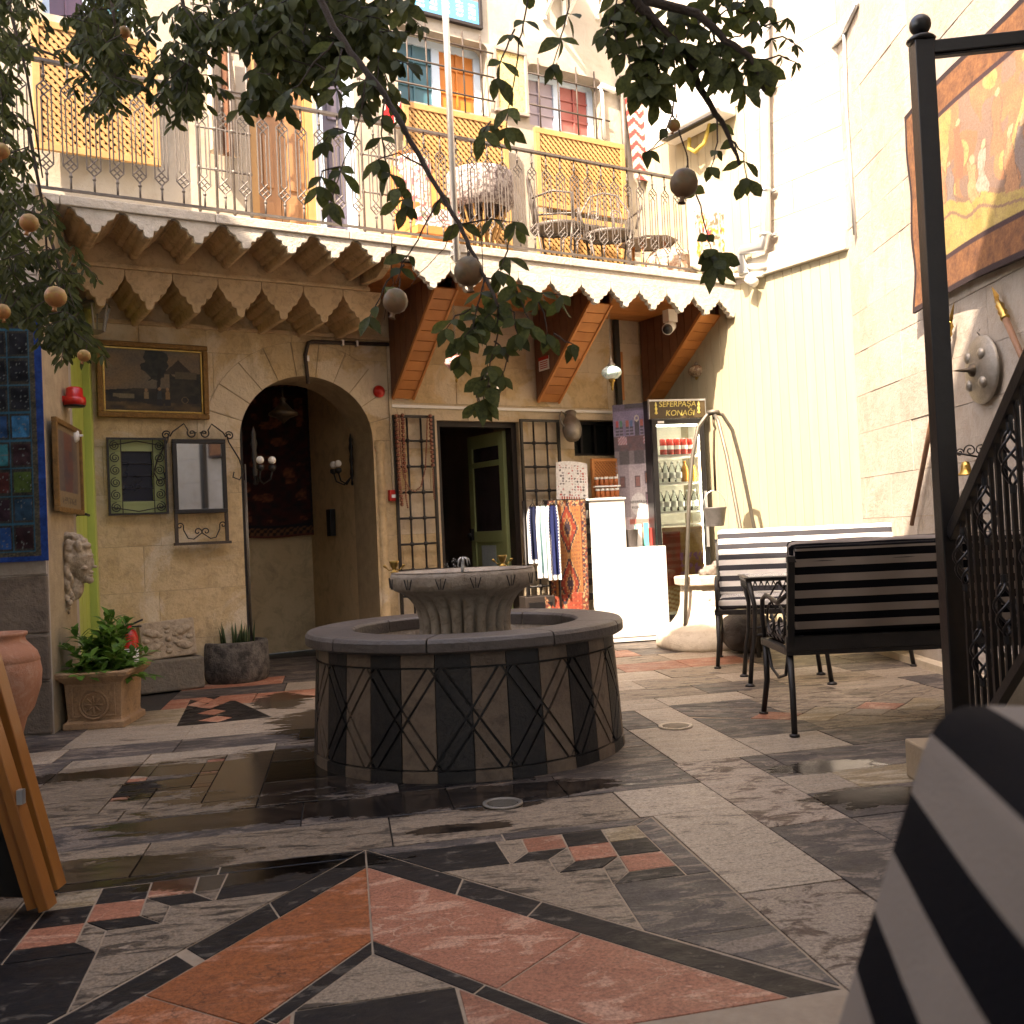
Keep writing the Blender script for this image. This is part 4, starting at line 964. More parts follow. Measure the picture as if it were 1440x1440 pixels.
# ================================================================== BALCONY RAILING
rl = thing('balcony_railing', 'wrought iron balcony railing with double lozenge balusters', 'railing', WB.P(0, ZB, OB - .02), WB.rot)
MT['rail'] = M('worn_grey_iron', (.15, .13, .115), (.08, .068, .06), rough=.5, scale=18, bump=.2, metal=.3)
HR = ZRAIL - ZB
ur0 = UL - 1.05
MB().box(ur0, UE - .01, -.018, .018, HR - .012, HR + .006).build('top_rail', MT['rail'], rl)
MB().box(ur0, UE - .01, -.014, .014, .045, .057).build('bottom_rail', MT['rail'], rl)
def baluster():
    b = MB(); r = .0062
    zt_, zb_ = HR - .012, .057
    b.tube([(0, 0, zt_), (0, 0, zt_ - .11)], r * 1.1, 6); b.ball((0, 0, zt_ - .08), .012, 8)
    b.tube([(0, 0, zb_), (0, 0, zb_ + .10)], r * 1.1, 6); b.ball((0, 0, zb_ + .08), .012, 8)
    w = .040; za, zc = zt_ - .11, zb_ + .10
    for sg, z0 in ((-1, za), (1, zc)):
        # lattice of 2x2 lozenges
        for s2 in (-1, 1):
            b.tube([(0, 0, z0), (s2 * w, 0, z0 + sg * w * 1.05), (s2 * w, 0, z0 + sg * w * 1.4)], r * .8, 5)
            b.tube([(s2 * w * .5, 0, z0 + sg * w * .52), (-s2 * w * .52, 0, z0 + sg * w * 1.6)], r * .75, 5)
            b.tube([(s2 * w, 0, z0 + sg * w * 1.05), (0, 0, z0 + sg * w * 2.1), (-s2 * w * .5, 0, z0 + sg * w * 2.65)], r * .75, 5)
    l0, l1 = za - w * 1.4, zc + w * 1.4
    for s2 in (-1, 1):
        b.tube([(s2 * w, 0, l0), (s2 * w * .98, 0, l0 - w * .6), (s2 * w, 0, l0 - w * 1.1), (s2 * w, 0, l1 + w * 1.1), (s2 * w, 0, l1)], r * .75, 5)
        b.tube([(s2 * w * .5, 0, za - w * 2.65), (s2 * w * .42, 0, za - w * 3.2), (s2 * w * .42, 0, zc + w * 3.2), (s2 * w * .5, 0, zc + w * 2.65)], r * .75, 5)
    return b
bu = [WB.at(px, 300, OB - .02)[0] for px in (228, 257)]
sb = .1332
b0 = baluster().build('baluster', MT['rail'], rl)
n_bal = int((UE - .06 - ur0 - .05) / sb)
b0.location = (ur0 + .046, 0, 0)
for i in range(1, n_bal):
    c = b0.copy(); COL.objects.link(c); c.parent = rl; c.location = (ur0 + .046 + i * sb, 0, 0)
for uu in (ur0, UE - .02): MB().box(uu - .012, uu + .012, -.012, .012, 0, HR).build('post', MT['rail'], rl)
# tall thin steel pole in front of the railing
pu0, pz0 = WB.at(640, 372, OB + .05)
pole = wthing(WB, 'steel_pole', 'tall thin galvanised pole fixed to the balcony edge in front of the lattice', 'pole', pu0, ZB - .15, OB + .075)
MB().tube([(0, 0, 0), (0, 0, 3.6)], .024, 14).build('pole_shaft', MT['galv'], pole)
MB().box(-.03, .03, -.01, .05, .05, .09).box(-.03, .03, -.01, .05, 0.12, .14).build('clamp', MT['galv'], pole)
# ================================================================== THINGS ON THE BACK WALL AND AT THE LEFT
def frame_rect(b, x0, x1, z0, z1, w, y0, y1):
    b.box(x0, x1, y0, y1, z0, z0 + w); b.box(x0, x1, y0, y1, z1 - w, z1); b.box(x0, x0 + w, y0, y1, z0 + w, z1 - w); b.box(x1 - w, x1, y0, y1, z0 + w, z1 - w)
def wsize(w, x0, y0, x1, y1, o=0.):
    # pixel box on a wall -> u0, z0, width, height
    xm, ym = (x0 + x1) / 2, (y0 + y1) / 2; u0 = w.at(x0, ym, o)[0]; u1 = w.at(x1, ym, o)[0]; z0 = w.at(xm, y1, o)[1]; z1 = w.at(xm, y0, o)[1]
    return u0, z0, u1 - u0, z1 - z0
# painting
u0, z0, w, h = wsize(WB, 135, 482, 292, 588, .03)
pt = wthing(WB, 'framed_painting', 'large dark landscape painting in a gilt frame above the mirror', 'painting', u0, z0, .012)
pt.rotation_euler = (0, math.radians(.4), WB.rot)
b = MB(); frame_rect(b, 0, w, 0, h, .04, -.045, -.0); b.build('frame', MT['gold'], pt, bevel=.008)
b = MB(); frame_rect(b, .041, w - .041, .041, h - .041, .014, -.030, -.0); b.build('inner_frame', MT['brass'], pt, bevel=.003)
def pic(x, z):
    sky_ = mixl(lin((150, 118, 78)), lin((110, 104, 92)), vn(x * 4, z * 5) * 1.1); c = sky_
    if z > .35: c = mixl(c, lin((88, 88, 84)), max(0, vn(x * 3 + 5, z * 6, 2) * 1.6 - .7) * (1 - x * .5))
    hz = .33 + .05 * vn(x * 6, 0) + max(0, x - .55) * .12
    if z < hz: c = mixl(lin((70, 62, 48)), lin((36, 36, 32)), vn(x * 14, z * 14, 3) * 1.3)
    if z < .12 + .05 * vn(x * 9, 3): c = mixl(lin((120, 96, 62)), lin((60, 50, 38)), vn(x * 12, z * 16, 4) * 1.2)
    if .08 < x < .30 and .2 < z < .28 and vn(x * 9, z * 20, 6) > .45: c = lin((128, 116, 92))
    # tree
    if math.hypot((x - .52) / .13, (z - .78) / .27) + .45 * (vn(x * 16, z * 16, 7) - .5) < 1: c = mixl(lin((26, 30, 30)), lin((52, 54, 44)), vn(x * 30, z * 30, 8))
    if abs(x - .54 - (z - .3) * .06) < .018 and .3 < z < .7: c = lin((30, 26, 22))
    # cottage with pitched roof, bushes
    if x > .66 and z < .50 + .16 * vn(x * 8, 2, 9) and z > .28: c = mixl(lin((32, 34, 30)), lin((62, 58, 44)), vn(x * 20, z * 20, 10))
    if z > .62 and z < .86 - abs(x - .76) * 1.5 and x < .97: c = mixl(lin((74, 62, 46)), lin((50, 44, 36)), vn(x * 30, z * 8, 11))
    if .72 < x < .95 and .55 < z < .66: c = lin((96, 84, 64))
    # three small figures and a wheel
    for fx_, col, hh in ((.42, (142, 122, 92), .16), (.555, (52, 60, 66), .24), (.64, (140, 112, 74), .24)):
        if abs(x - fx_) < .030 * (1.1 - (z - .1) / .5) and .1 + (0 if hh > .2 else .09) < z < .1 + hh + (0 if hh > .2 else .06): c = lin(col) if z > .2 else lin((40, 40, 42))
        if math.hypot(x - fx_, (z - (.13 + hh + (0 if hh > .2 else .05))) * .62) < .017: c = lin((156, 124, 92))
    rw_ = math.hypot(x - .82, (z - .2) * .62)
    if .028 < rw_ < .036: c = lin((120, 100, 70))
    return tuple(v * .72 for v in c)
painted('canvas', w - .10, h - .10, 150, 96, pic, MT['print'], pt, (.05, -.022, .05))
# small window grille with green frame
u0, z0, w, h = wsize(WB, 152, 619, 231, 722, .0)
wg = wthing(WB, 'grilled_window', 'small dark window in a green frame behind a scrollwork grille', 'window', u0, z0, .006)
b = MB(); frame_rect(b, 0, w, 0, h, .085, -.02, .0); b.build('frame', MT['sage'], wg, bevel=.004)
MB().box(.084, w - .084, -.008, -.0, .084, h - .084).build('pane', M('blue_black_glass', (.012, .014, .03), rough=.2, bump=0), wg)
b = MB(); frame_rect(b, -.012, w + .012, -.012, h + .012, .014, -.055, -.035); 
n = 6
for i in range(n):
    zc = (i + .5) * h / n
    for xx, sg in ((.042, 1), (w - .042, -1)):
        b.tube([(x_ if sg > 0 else 2 * xx - x_, y_, z_) for x_, y_, z_ in spiral(xx, zc, .036, .006, 90, 90 + 700, 26, -.045)], .0036, 5)
b.tube([(.01, -.045, h - .045), (w / 2, -.045, h - .012), (w - .01, -.045, h - .045)], .004, 5); b.tube([(.01, -.045, .045), (w / 2, -.045, .012), (w - .01, -.045, .045)], .004, 5)
for i in (1, 2, 3, 4, 5): b.tube([(.08, -.045, i * h / n), (w - .08, -.045, i * h / n)], .003, 5)
for xx in (.083, w - .083): b.tube([(xx, -.045, 0), (xx, -.045, h)], .0035, 5)
b.build('scroll_grille', MT['iron'], wg)
# mirror
u0, z0, w, h = wsize(WB, 243, 618, 318, 722, .05)
mr_ = wthing(WB, 'iron_mirror', 'tall mirror in a wrought iron frame with scrolled top between small window and arch', 'mirror', u0, z0, .05)
ms, mnt, mbb, mL = newmat('mirror_glass'); mbb.inputs['Base Color'].default_value = (.75, .75, .73, 1); mbb.inputs['Metallic'].default_value = 1; mbb.inputs['Roughness'].default_value = .03
mr_.rotation_euler = (0, 0, WB.rot + math.radians(-.3))
MB().box(.03, w - .03, -.006, .0, .03, h - .03).build('mirror_glass', ms, mr_)
b = MB(); frame_rect(b, 0, w, 0, h, .032, -.02, .012); b.build('frame', MT['iron'], mr_, bevel=.004)
zl = WB.at(282, 762, .05)[1] - z0
b = MB(); b.box(0, .022, -.016, .01, zl, 0); b.box(w - .022, w, -.016, .01, zl, 0); b.box(-.01, w + .01, -.045, .012, zl - .02, zl)
b.build('shelf', MT['iron_rust'], mr_)
r_ = .0055
for sg in (1, -1):
    b = MB(); X = lambda x_: w / 2 + sg * x_
    b.tube([(X(.012 + .0), 0, h + .05)] + [(X(q[0] - w / 2), q[1], q[2]) for q in spiral(w / 2 + .045, h + .045, .012, .035, 0, 400, 18)] + [(X(.10), 0, h + .115), (X(.18), 0, h + .055), (X(w / 2 + .01), 0, h + .02)], r_, 6)
    b.tube([(X(q[0] - w / 2), q[1], q[2]) for q in spiral(w + .035, h + .03, .008, .032, 0, 500, 20)] + [(X(w / 2 + .03), 0, h - .02), (X(w / 2 + .10), 0, h - .14), (X(w / 2 + .13), 0, h - .24), (X(w / 2 + .10), 0, h - .30), (X(w / 2 + .05), 0, h - .28), (X(w / 2 + .06), 0, h - .24)], r_, 6)
    b.tube([(X(q[0] - w / 2), q[1], q[2]) for q in spiral(w / 2 + .03, zl + .075, .006, .03, 180, 560, 16)] + [(X(.06), 0, zl + .022), (X(.10), 0, zl + .03), (X(.13), 0, zl + .09)] + [(X(q[0] - w / 2), q[1], q[2]) for q in spiral(w / 2 + .155, zl + .12, .026, .006, 200, -220, 14)], r_ * .8, 6)
    b.build('scrollwork', MT['iron'], mr_)['kind'] = 'stuff'
# green extension socket conduit above arch
cd = wthing(WB, 'pipe_conduit', 'dark pipe running over the arch to the corner of the bracket', 'pipe', 0, 0, .022)
pts = [Wu(545, 485), Wu(432, 481), Wu(428, 500), Wu(432, 540)]
b = MB(); q = [(p[0], 0, p[1]) for p in pts]; q.insert(1, (q[1][0] + .03, 0, q[1][2])); q[2] = (q[2][0], 0, q[2][2] - .01)
b.tube(q, .016, 8); 
b.build('pipe', MT['iron_rust'], cd)
b = MB()
for px, py in ((500, 484), (480, 483), (431, 505)): u_, z_ = Wu(px, py); b.box(u_ - .008, u_ + .008, -.02, .022, z_ - .022, z_ + .022)
b.build('clip', MT['galv'], cd)
cw = wthing(WB, 'cable_trunking', 'white cable trunking from the bracket down the wall and over the doorway', 'trunking', 0, 0, .0)
u_, z_ = Wu(543, 483); u2, z2_ = Wu(553, 690); u3, z3_ = Wu(548, 571); u4, z4_ = Wu(862, 581)
b = MB(); b.box(u3 - .012, u3 + .012, -.022, -.001, z2_, z_); b.build('vertical_run', MT['lime_pale'], cw)
b = MB(); b.box(u3 + .013, u4, -.022, -.001, z3_ - .012, z3_ + .012); b.build('horizontal_run', MT['white'], cw)
# fire bell and call point
u_, z_ = Wu(532, 551); fb = wthing(WB, 'fire_bell', 'round red fire bell on the wall right of the arch', 'alarm', u_, z_, .0)
MB().lathe([(.048, 0), (.050, .02), (.044, .035), (.040, .04), (.030, .042), (.028, .05), (.001, .052)], 24, ax='y').build('bell', MT['red'], fb)
fb.rotation_euler = (0, 0, WB.rot)
u_, z_ = Wu(552, 697); fc = wthing(WB, 'call_point', 'small square red fire call point under the white trunking', 'alarm', u_, z_, .0)
MB().box(-.042, .042, -.04, 0, -.045, .045).build('box', MT['red'], fc, bevel=.005); MB().box(-.026, .03, -.043, -.041, -.02, .008).build('notice', MT['white'], fc)
# rug in the passage
b_u0, b_z0 = WB.at(352, 757, -pd + .03); b_u1, b_z1 = WB.at(447, 548, -pd + .03)
def rugdark(x, z):
    e = min(x, 1 - x, z * 1.6, (1 - z) * 1.6); n1 = vn(x * 22, z * 46, 1); c = mixl(lin((52, 20, 18)), lin((26, 16, 18)), n1 * 1.2)
    if e < .10: c = mixl(lin((92, 62, 40)), lin((30, 20, 20)), 1 if (int(x * 34) + int(z * 60)) % 2 else .2)
    if e < .025: c = lin((70, 36, 26))
    if .10 < e < .13: c = lin((18, 16, 22))
    if e > .16 and vn(x * 10, z * 20, 5) > .62: c = mixl(lin((104, 60, 40)), c, vn(x * 40, z * 80, 6))
    return tuple(min(1, v * 1.9 + .004) for v in c)
rg = wthing(WB, 'hanging_rug', 'dark red patterned rug hanging at the back of the arched passage', 'rug', b_u0 - .35, b_z0, -pd + .045)
painted('rug_cloth', b_u1 - b_u0 + .35, b_z1 - b_z0 + .1, 60, 110, rugdark, MT['cloth'], rg, bulge=lambda x, z: (0, -.012 + .010 * math.sin(x * 13 + z * 2), .008 * math.sin(x * 9)))
# dark folded door leaf at the left jamb
dl = wthing(WB, 'folded_door', 'dark wooden door leaf folded back against the left side of the arch', 'door', au0 + .02, 0, -.06)
dl.rotation_euler = (0, 0, WB.rot + math.radians(84))
for k in range(3): MB().box(.02 + k * .13, .02 + k * .13 + .125, -.02, .02, .02, 2.0).build('board', MT['dark_brown'], dl, bevel=.004)
MB().tube([(.06, -.03, .3), (.06, -.03, 1.5)], .008, 8).tube([(.0, -.03, 1.62), (.0, -.03, .2)], .006, 8).build('bolt_rod', MT['pewter'], dl)
# wall lamp with two bulbs inside the arch
def wall_lamp(loc, rz, label, flip=1):
    t = thing('wall_lamp', label, 'wall lamp', loc, rz, 'ornate iron wall lamps with bare round bulbs')
    b = MB(); b.lathe([(.001, -.20), (.02, -.19), (.012, -.15), (.028, -.10), (.016, -.04), (.03, .02), (.02, .07), (.034, .12), (.02, .16), (.026, .19), (.010, .23), (.001, .25)], 10, (0, -.02, 0), cap=False, sy=.5)
    for s_ in (-1, 1):
        b.tube([(0, -.03, -.13), (s_ * .03, -.08, -.19), (s_ * .05, -.14, -.16), (s_ * .055, -.16, -.09)], .007, 8)
        b.lathe([(.010, -.10), (.028, -.085), (.030, -.06), (.020, -.055)], 12, (s_ * .055, -.16, 0), cap=False)
    b.build('bracket', MT['iron'], t)
    for s_ in (-1, 1): MB().ball((s_ * .055, -.16, -.018), .030, 14).build('bulb', M('milk_glass_%d' % len(bpy.data.materials), (.85, .83, .76), (.8, .78, .7), rough=.2, bump=0, spec=.6), t)
    return t
rj = WB.P(au1 - .005, Wu(500, 640)[1] - .02, -.42)
wall_lamp(rj, WB.rot - math.pi / 2, 'iron wall lamp with two round bulbs on the right inner side of the arch')
rj2 = WB.P(au0 + .10, Wu(349, 655)[1] + .05, -.02); 
wall_lamp(rj2, WB.rot + math.radians(20), 'iron wall lamp with two round bulbs at the left edge of the arch')
u_, z_ = WB.at(465, 735, -1.0)
sw = thing('switch_box', 'small black box on the inner wall of the arched passage', 'box', WB.P(au1 - .002, 1.27 - .0, -.95), WB.rot - math.pi / 2)
sw.location.z = WB.at(465, 735, -.95)[1]
MB().box(-.05, .05, -.05, 0, -.12, .12).build('case', MT['black_pl'], sw, bevel=.004)
# lamp hanging in the arch
hl = thing('hanging_lamp', 'dim brass lamp hanging under the crown of the arch', 'lamp', WB.P(Wu(420, 600)[0] - .02, Wu(420, 545)[1] - .0, -.30), WB.rot)
b = MB(); b.tube([(0, 0, .04), (0, 0, -.06)], .006, 6); b.lathe([(.002, -.03), (.03, -.05), (.02, -.07), (.07, -.13), (.115, -.16), (.118, -.18), (.06, -.20), (.02, -.23), (.001, -.25)], 16, cap=False); b.build('lamp_body', MT['bronze'], hl)
# ------------------------------------------------------------------ patchwork tapestry on the left pier
u0, z0, w, h = wsize(WP, -130, 412, 62, 793, .03)
tp = wthing(WP, 'patchwork_tapestry', 'blue bordered patchwork tapestry of sequinned squares on the left wall', 'tapestry', u0, z0, .035)
pal = [(30, 78, 128), (30, 84, 150), (60, 20, 26), (64, 88, 40), (40, 128, 140), (88, 34, 30), (26, 34, 70), (50, 26, 40), (120, 60, 30), (24, 60, 66)]
NC, NRW = 5, 9
def patch(x, z):
    X, Z = x * w, z * h
    if min(X, w - X) < .035 or min(Z, h - Z) < .03: return mixl(lin((20, 62, 130)), lin((14, 46, 104)), vn(X * 60, Z * 60))
    if min(X, w - X) < .062 or min(Z, h - Z) < .055: return mixl(lin((46, 50, 44)), lin((96, 86, 66)), vn(X * 190, Z * 190, 3) ** 2)
    cw_, ch_ = (w - .124) / NC, (h - .11) / NRW; i, j = int((X - .062) / cw_), int((Z - .055) / ch_); fx_, fz_ = ((X - .062) / cw_) % 1, ((Z - .055) / ch_) % 1
    if min(fx_, 1 - fx_) < .11 or min(fz_, 1 - fz_) < .12:
        e = min(min(fx_, 1 - fx_) / .11, min(fz_, 1 - fz_) / .12)
        return mixl(lin((60, 58, 48)), lin((20, 26, 30)), vn(X * 200, Z * 200, 4)) if e > .25 else lin((30, 80, 100))
    if (i, j) in ((NC - 1, 0),): base = (44, 12, 20)
    elif (i, j) == (NC - 1, 1): base = (30, 70, 96)
    elif (i, j) == (NC - 1, 2): base = (70, 96, 36)
    elif (i, j) == (NC - 1, 3): base = (58, 34, 40)
    elif (i, j) == (NC - 1, 4): base = (44, 128, 178)
    elif j >= 5: base = (18, 24, 34)
    else: base = pal[int(hsh(i, j, 3) * len(pal))]
    b_ = lin(base); r_ = vn(X * 45 + Z * 20, Z * 30, 5 + i + j); c = mixl(tuple(v * .55 for v in b_), tuple(min(1, v * 1.5 + .01) for v in b_), r_)
    if vn(X * 130, Z * 130, 9) > .88: c = lin((120, 130, 130))
    return tuple(v * .6 for v in c)
painted('tapestry_cloth', w, h, 130, 240, patch, MT['cloth'], tp, bulge=lambda x, z: (0, -.006 + .006 * math.sin(x * 20) * (1 - z) + (vn(x * 14, z * 30, 2) - .5) * .008, 0))
# ------------------------------------------------------------------ side wall things
u_, z_ = WL.at(93, 566); bc = wthing(WL, 'alarm_beacon', 'red alarm beacon high on the side wall beside the green door', 'alarm', WL.at(84, 570)[0], z_, 0.)
MB().box(-.03, .03, -.05, 0, -.025, .01).lathe([(.062, -.045), (.066, -.02), (.062, .005), (.05, .006), (.048, .055), (.038, .065), (.001, .066)], 24, (0, -.085, 0)).build('beacon', MT['red'], bc)
MB().lathe([(.055, -.055), (.062, -.046)], 20, (0, -.085, 0)).build('grille_ring', MT['black_pl'], bc)
q0 = WL.at(66, 660); q1 = WL.at(103, 660); zt_, zb_ = WL.at(85, 597)[1], WL.at(85, 722)[1]
fp = wthing(WL, 'framed_poster', 'tall narrow framed picture of a standing figure, tilted out from the side wall', 'picture', q0[0], zb_, .03)
W_ = q1[0] - q0[0]; H_ = zt_ - zb_
fp.rotation_euler = (0, 0, WL.rot)
b = MB(); frame_rect(b, 0, W_, 0, H_, .03, -.03, 0); b.build('frame', MT['gold'], fp, bevel=.004)
def post2(x, z):
    c = lin((196, 168, 124))
    if .12 < x < .88 and .2 < z < .93:
        c = mixl(lin((96, 86, 100)), lin((150, 130, 120)), vn(x * 9, z * 14, 2))
        if abs(x - .5) < .2 - abs(z - .5) * .2 and z < .85: c = mixl(lin((60, 60, 96)), lin((150, 70, 60)), vn(x * 12, z * 12, 3))
        if z > .72 and abs(x - .5) < .16: c = lin((150, 70, 60))
    elif .06 < z < .14 and .2 < x < .8 and vn(x * 50, z * 60, 3) > .5: c = lin((90, 76, 56))
    return tuple(v * .6 for v in mixl(c, lin((120, 105, 90)), .45))
painted('print', W_ - .05, H_ - .05, 40, 90, post2, MT['print'], fp, (.025, -.014, .025))
u_, z_ = WL.at(99, 615); wl2 = wthing(WL, 'bulb_holder', 'small white round socket on the side wall beside the framed picture', 'socket', WL.at(95, 615)[0], z_, 0)
MB().lathe([(.001, 0), (.03, .002), (.042, .02), (.042, .05), (.03, .065), (.001, .07)], 18, ax='y', cap=False).lathe([(.008, .07), (.008, .09)], 8, ax='y').build('socket_body', MT['white'], wl2)
kz0, kz1 = WL.at(103, 628)[1], WL.at(103, 718)[1]
bd = wthing(WL, 'bead_string', 'string of small red beads hanging beside the framed picture', 'beads', WL.at(101, 670)[0] + .02, kz0, .02)
b = MB()
for i in range(26): b.ball((ru(-.003, .003), -.012, (kz1 - kz0) * i / 26), .010, 6)
b.build('beads', MT['red'], bd)['kind'] = 'stuff'
# carved head relief, woman in profile, fixed to the side wall
def blob(name, mat, parent, parts, vox=.006, disp=.0, sc_=.03):
    b = MB()
    for p in parts:
        c, r = Vector(p[0]), p[1]; s_ = p[2] if len(p) > 2 else (1, 1, 1)
        n = 12; k = 8; vs = []
        for i in range(1, k):
            for j in range(n): a = 2 * math.pi * j / n; t = math.pi * i / k; vs.append(c + Vector((r * s_[0] * math.sin(t) * math.cos(a), r * s_[1] * math.sin(t) * math.sin(a), r * s_[2] * math.cos(t))))
        vs += [c + Vector((0, 0, r * s_[2])), c - Vector((0, 0, r * s_[2]))]
        T, B_ = len(vs) - 2, len(vs) - 1
        f = [(i * n + j, (i + 1) * n + j, (i + 1) * n + (j + 1) % n, i * n + (j + 1) % n) for i in range(k - 2) for j in range(n)]
        f += [(T, j, (j + 1) % n) for j in range(n)] + [(B_, (k - 2) * n + (j + 1) % n, (k - 2) * n + j) for j in range(n)]
        b.add(vs, f)
    o = b.build(name, mat, parent, shade=True)
    r_ = o.modifiers.new('remesh', 'REMESH'); r_.mode = 'VOXEL'; r_.voxel_size = vox; r_.use_smooth_shade = True
    sm_ = o.modifiers.new('smooth', 'SMOOTH'); sm_.iterations = 2; sm_.factor = .5
    if disp:
        tx = bpy.data.textures.new(name, 'CLOUDS'); tx.noise_scale = sc_; dm = o.modifiers.new('disp', 'DISPLACE'); dm.texture = tx; dm.strength = disp; dm.mid_level = .5
    return o
hz0, hz1 = D(100, 897, 6.2).z, D(100, 768, 6.2).z; hH = hz1 - hz0
hp = D(99, 830, 5.98); hs_ = thing('head_relief', 'carved stone head of a woman in profile with flowing hair, on the side wall', 'sculpture', (hp.x, hp.y, hz0), math.radians(4))
k = hH / .455
MT['carved'] = M('carved_beige_stone', (.50, .40, .29), (.36, .28, .19), rough=.85, scale=12, bump=.5, bs=60, dirt=(.16, .115, .075), dirt_amt=.7)
prt = [((.030, 0, .40), .080, (1.0, .85, 1.1)), ((.058, 0, .365), .058, (.85, .8, 1.45)), ((.072, 0, .300), .034, (.9, .8, .8)), ((.092, 0, .288), .019), ((.104, 0, .372), .014, (.9, .6, 1.9)), ((.118, 0, .350), .011, (1.3, .8, .7)), ((.100, 0, .325), .013, (1, 1.3, .5)), ((.097, 0, .310), .014, (1, 1.2, .45)), ((.094, 0, .405), .016, (1, 2.6, .5)), ((.02, 0, .26), .045, (1, .8, 1.5)), ((.082, -.035, .345), .014, (1, 1, .8)), ((.085, -.030, .390), .010, (1.2, .8, .5))]
for i in range(12):
    u_ = i / 11; x0_, z0_ = .062 - u_ * .13, .455 + .03 * math.sin(u_ * 3.1) - u_ * .05
    for q in range(16):
        t = q / 15; x_ = x0_ - .055 * math.sin(t * 2.2) * (1 - u_ * .4) + .014 * math.sin(t * 13 + i * 1.7) + t * (.0 + u_ * .06); z_ = z0_ - t * (z0_ - .02 - .05 * (i % 3)) * (.62 + .38 * u_)
        prt.append(((x_, -.055 + .02 * (i % 2) + .012 * math.sin(t * 11 + i), z_), .0175 - t * .006, (1, 1, 1.35)))
for i in range(9): a = 25 + i * 17; prt.append(((.0 + .088 * math.cos(math.radians(a)), -.02, .415 + .088 * math.sin(math.radians(a))), .026, (1.2, 1.3, .8)))
blob('head', MT['carved'], hs_, [((p[0][0] * k, p[0][1] * k, p[0][2] * k), p[1] * k, p[2] if len(p) > 2 else (1, 1, 1)) for p in prt], vox=.004, disp=.005, sc_=.02)
MB().box(-.10 * k, -.02 * k, -.02, .12, .06 * k, .50 * k).build('back_slab', MT['carved'], hs_, bevel=.012)
# ------------------------------------------------------------------ amphora
gy = 5.0; gx = D(-4, 950, gy).x; am = thing('amphora', 'big terracotta amphora without handles at the left wall', 'amphora', (gx, gy, 0), 0)
ah = .47
gm = D(10, 890, gy); ah = gm.z; k = ah
rmx = (D(54, 950, gy).x - gx) 
MB().lathe([(.07, .0), (.085, .02), (.13, .15 * k / .5), (rmx * .8, .38 * k), (rmx * .97, .56 * k), (rmx, .68 * k), (rmx * .96, .76 * k), (rmx * .955, .765 * k), (rmx * .97, .772 * k), (rmx * .90, .84 * k), (rmx * .74, .90 * k), (rmx * .66, .93 * k), (rmx * .64, .96 * k), (rmx * .70, .98 * k), (rmx * .70, 1.0 * k), (rmx * .62, 1.0 * k), (rmx * .55, .95 * k), (rmx * .5, .8 * k)], 48, cap=False).build('amphora_body', MT['terra'], am, shade=True)
# ------------------------------------------------------------------ square planter with shrub
c0 = G(88, 1028); c1 = G(175, 1023); c2 = G(196, 990)
vx = Vector((c1[0] - c0[0], c1[1] - c0[1])); wpl = vx.length; rot = math.atan2(vx.y, vx.x)
pz = D(140, 945, c0[1]).z
pl_ = thing('stone_planter', 'square carved terracotta planter with a medallion on its front', 'planter', (c0[0], c0[1], 0), rot)
dp = .40
def sq(b, lst, dpt=dp):
    # stacked square outline: (inset, z)
    vs = []; 
    for i_, z_ in lst: vs += [(i_, i_, z_), (wpl - i_, i_, z_), (wpl - i_, dpt - i_, z_), (i_, dpt - i_, z_)]
    n = len(lst); f = [(k * 4 + j, k * 4 + (j + 1) % 4, (k + 1) * 4 + (j + 1) % 4, (k + 1) * 4 + j) for k in range(n - 1) for j in range(4)]
    b.add(vs, f + [(3, 2, 1, 0), tuple((n - 1) * 4 + j for j in range(4))])
b = MB(); sq(b, [(.0, 0), (.0, .035), (.018, .045), (.022, .06), (.012, pz * .80), (-.005, pz * .85), (-.03, pz * .92), (-.035, pz * .985), (-.03, pz), (.012, pz), (.02, pz - .05)])
MT['planterm'] = M('carved_clay', (.42, .26, .14), (.30, .18, .10), rough=.85, scale=8, bump=.6, bs=50, dirt=(.14, .10, .065), dirt_amt=.6)
b.build('box', MT['planterm'], pl_, bevel=.005)
b = MB(); cz = pz * .42; 
for rr, th in ((.080, .007), (.064, .004)):
    b.tube([(wpl / 2 + rr * math.cos(a * .2617), .012, cz + rr * math.sin(a * .2617)) for a in range(24)], th, 8, closed=True)
for a in range(8): b.tube([(wpl / 2 + .012 * math.cos(a * .785), .012, cz + .012 * math.sin(a * .785)), (wpl / 2 + .05 * math.cos(a * .785), .010, cz + .05 * math.sin(a * .785))], [.004, .006], 6)
frame_rect(b, .05, wpl - .05, .07, pz * .77, .006, .010, .022)
b.build('medallion', MT['planterm'], pl_)
soil = MB().box(.02, wpl - .02, .02, dp - .02, pz - .06, pz - .035).build('soil', M('soil', (.03, .02, .015), rough=1), pl_)
LEAFM = {}
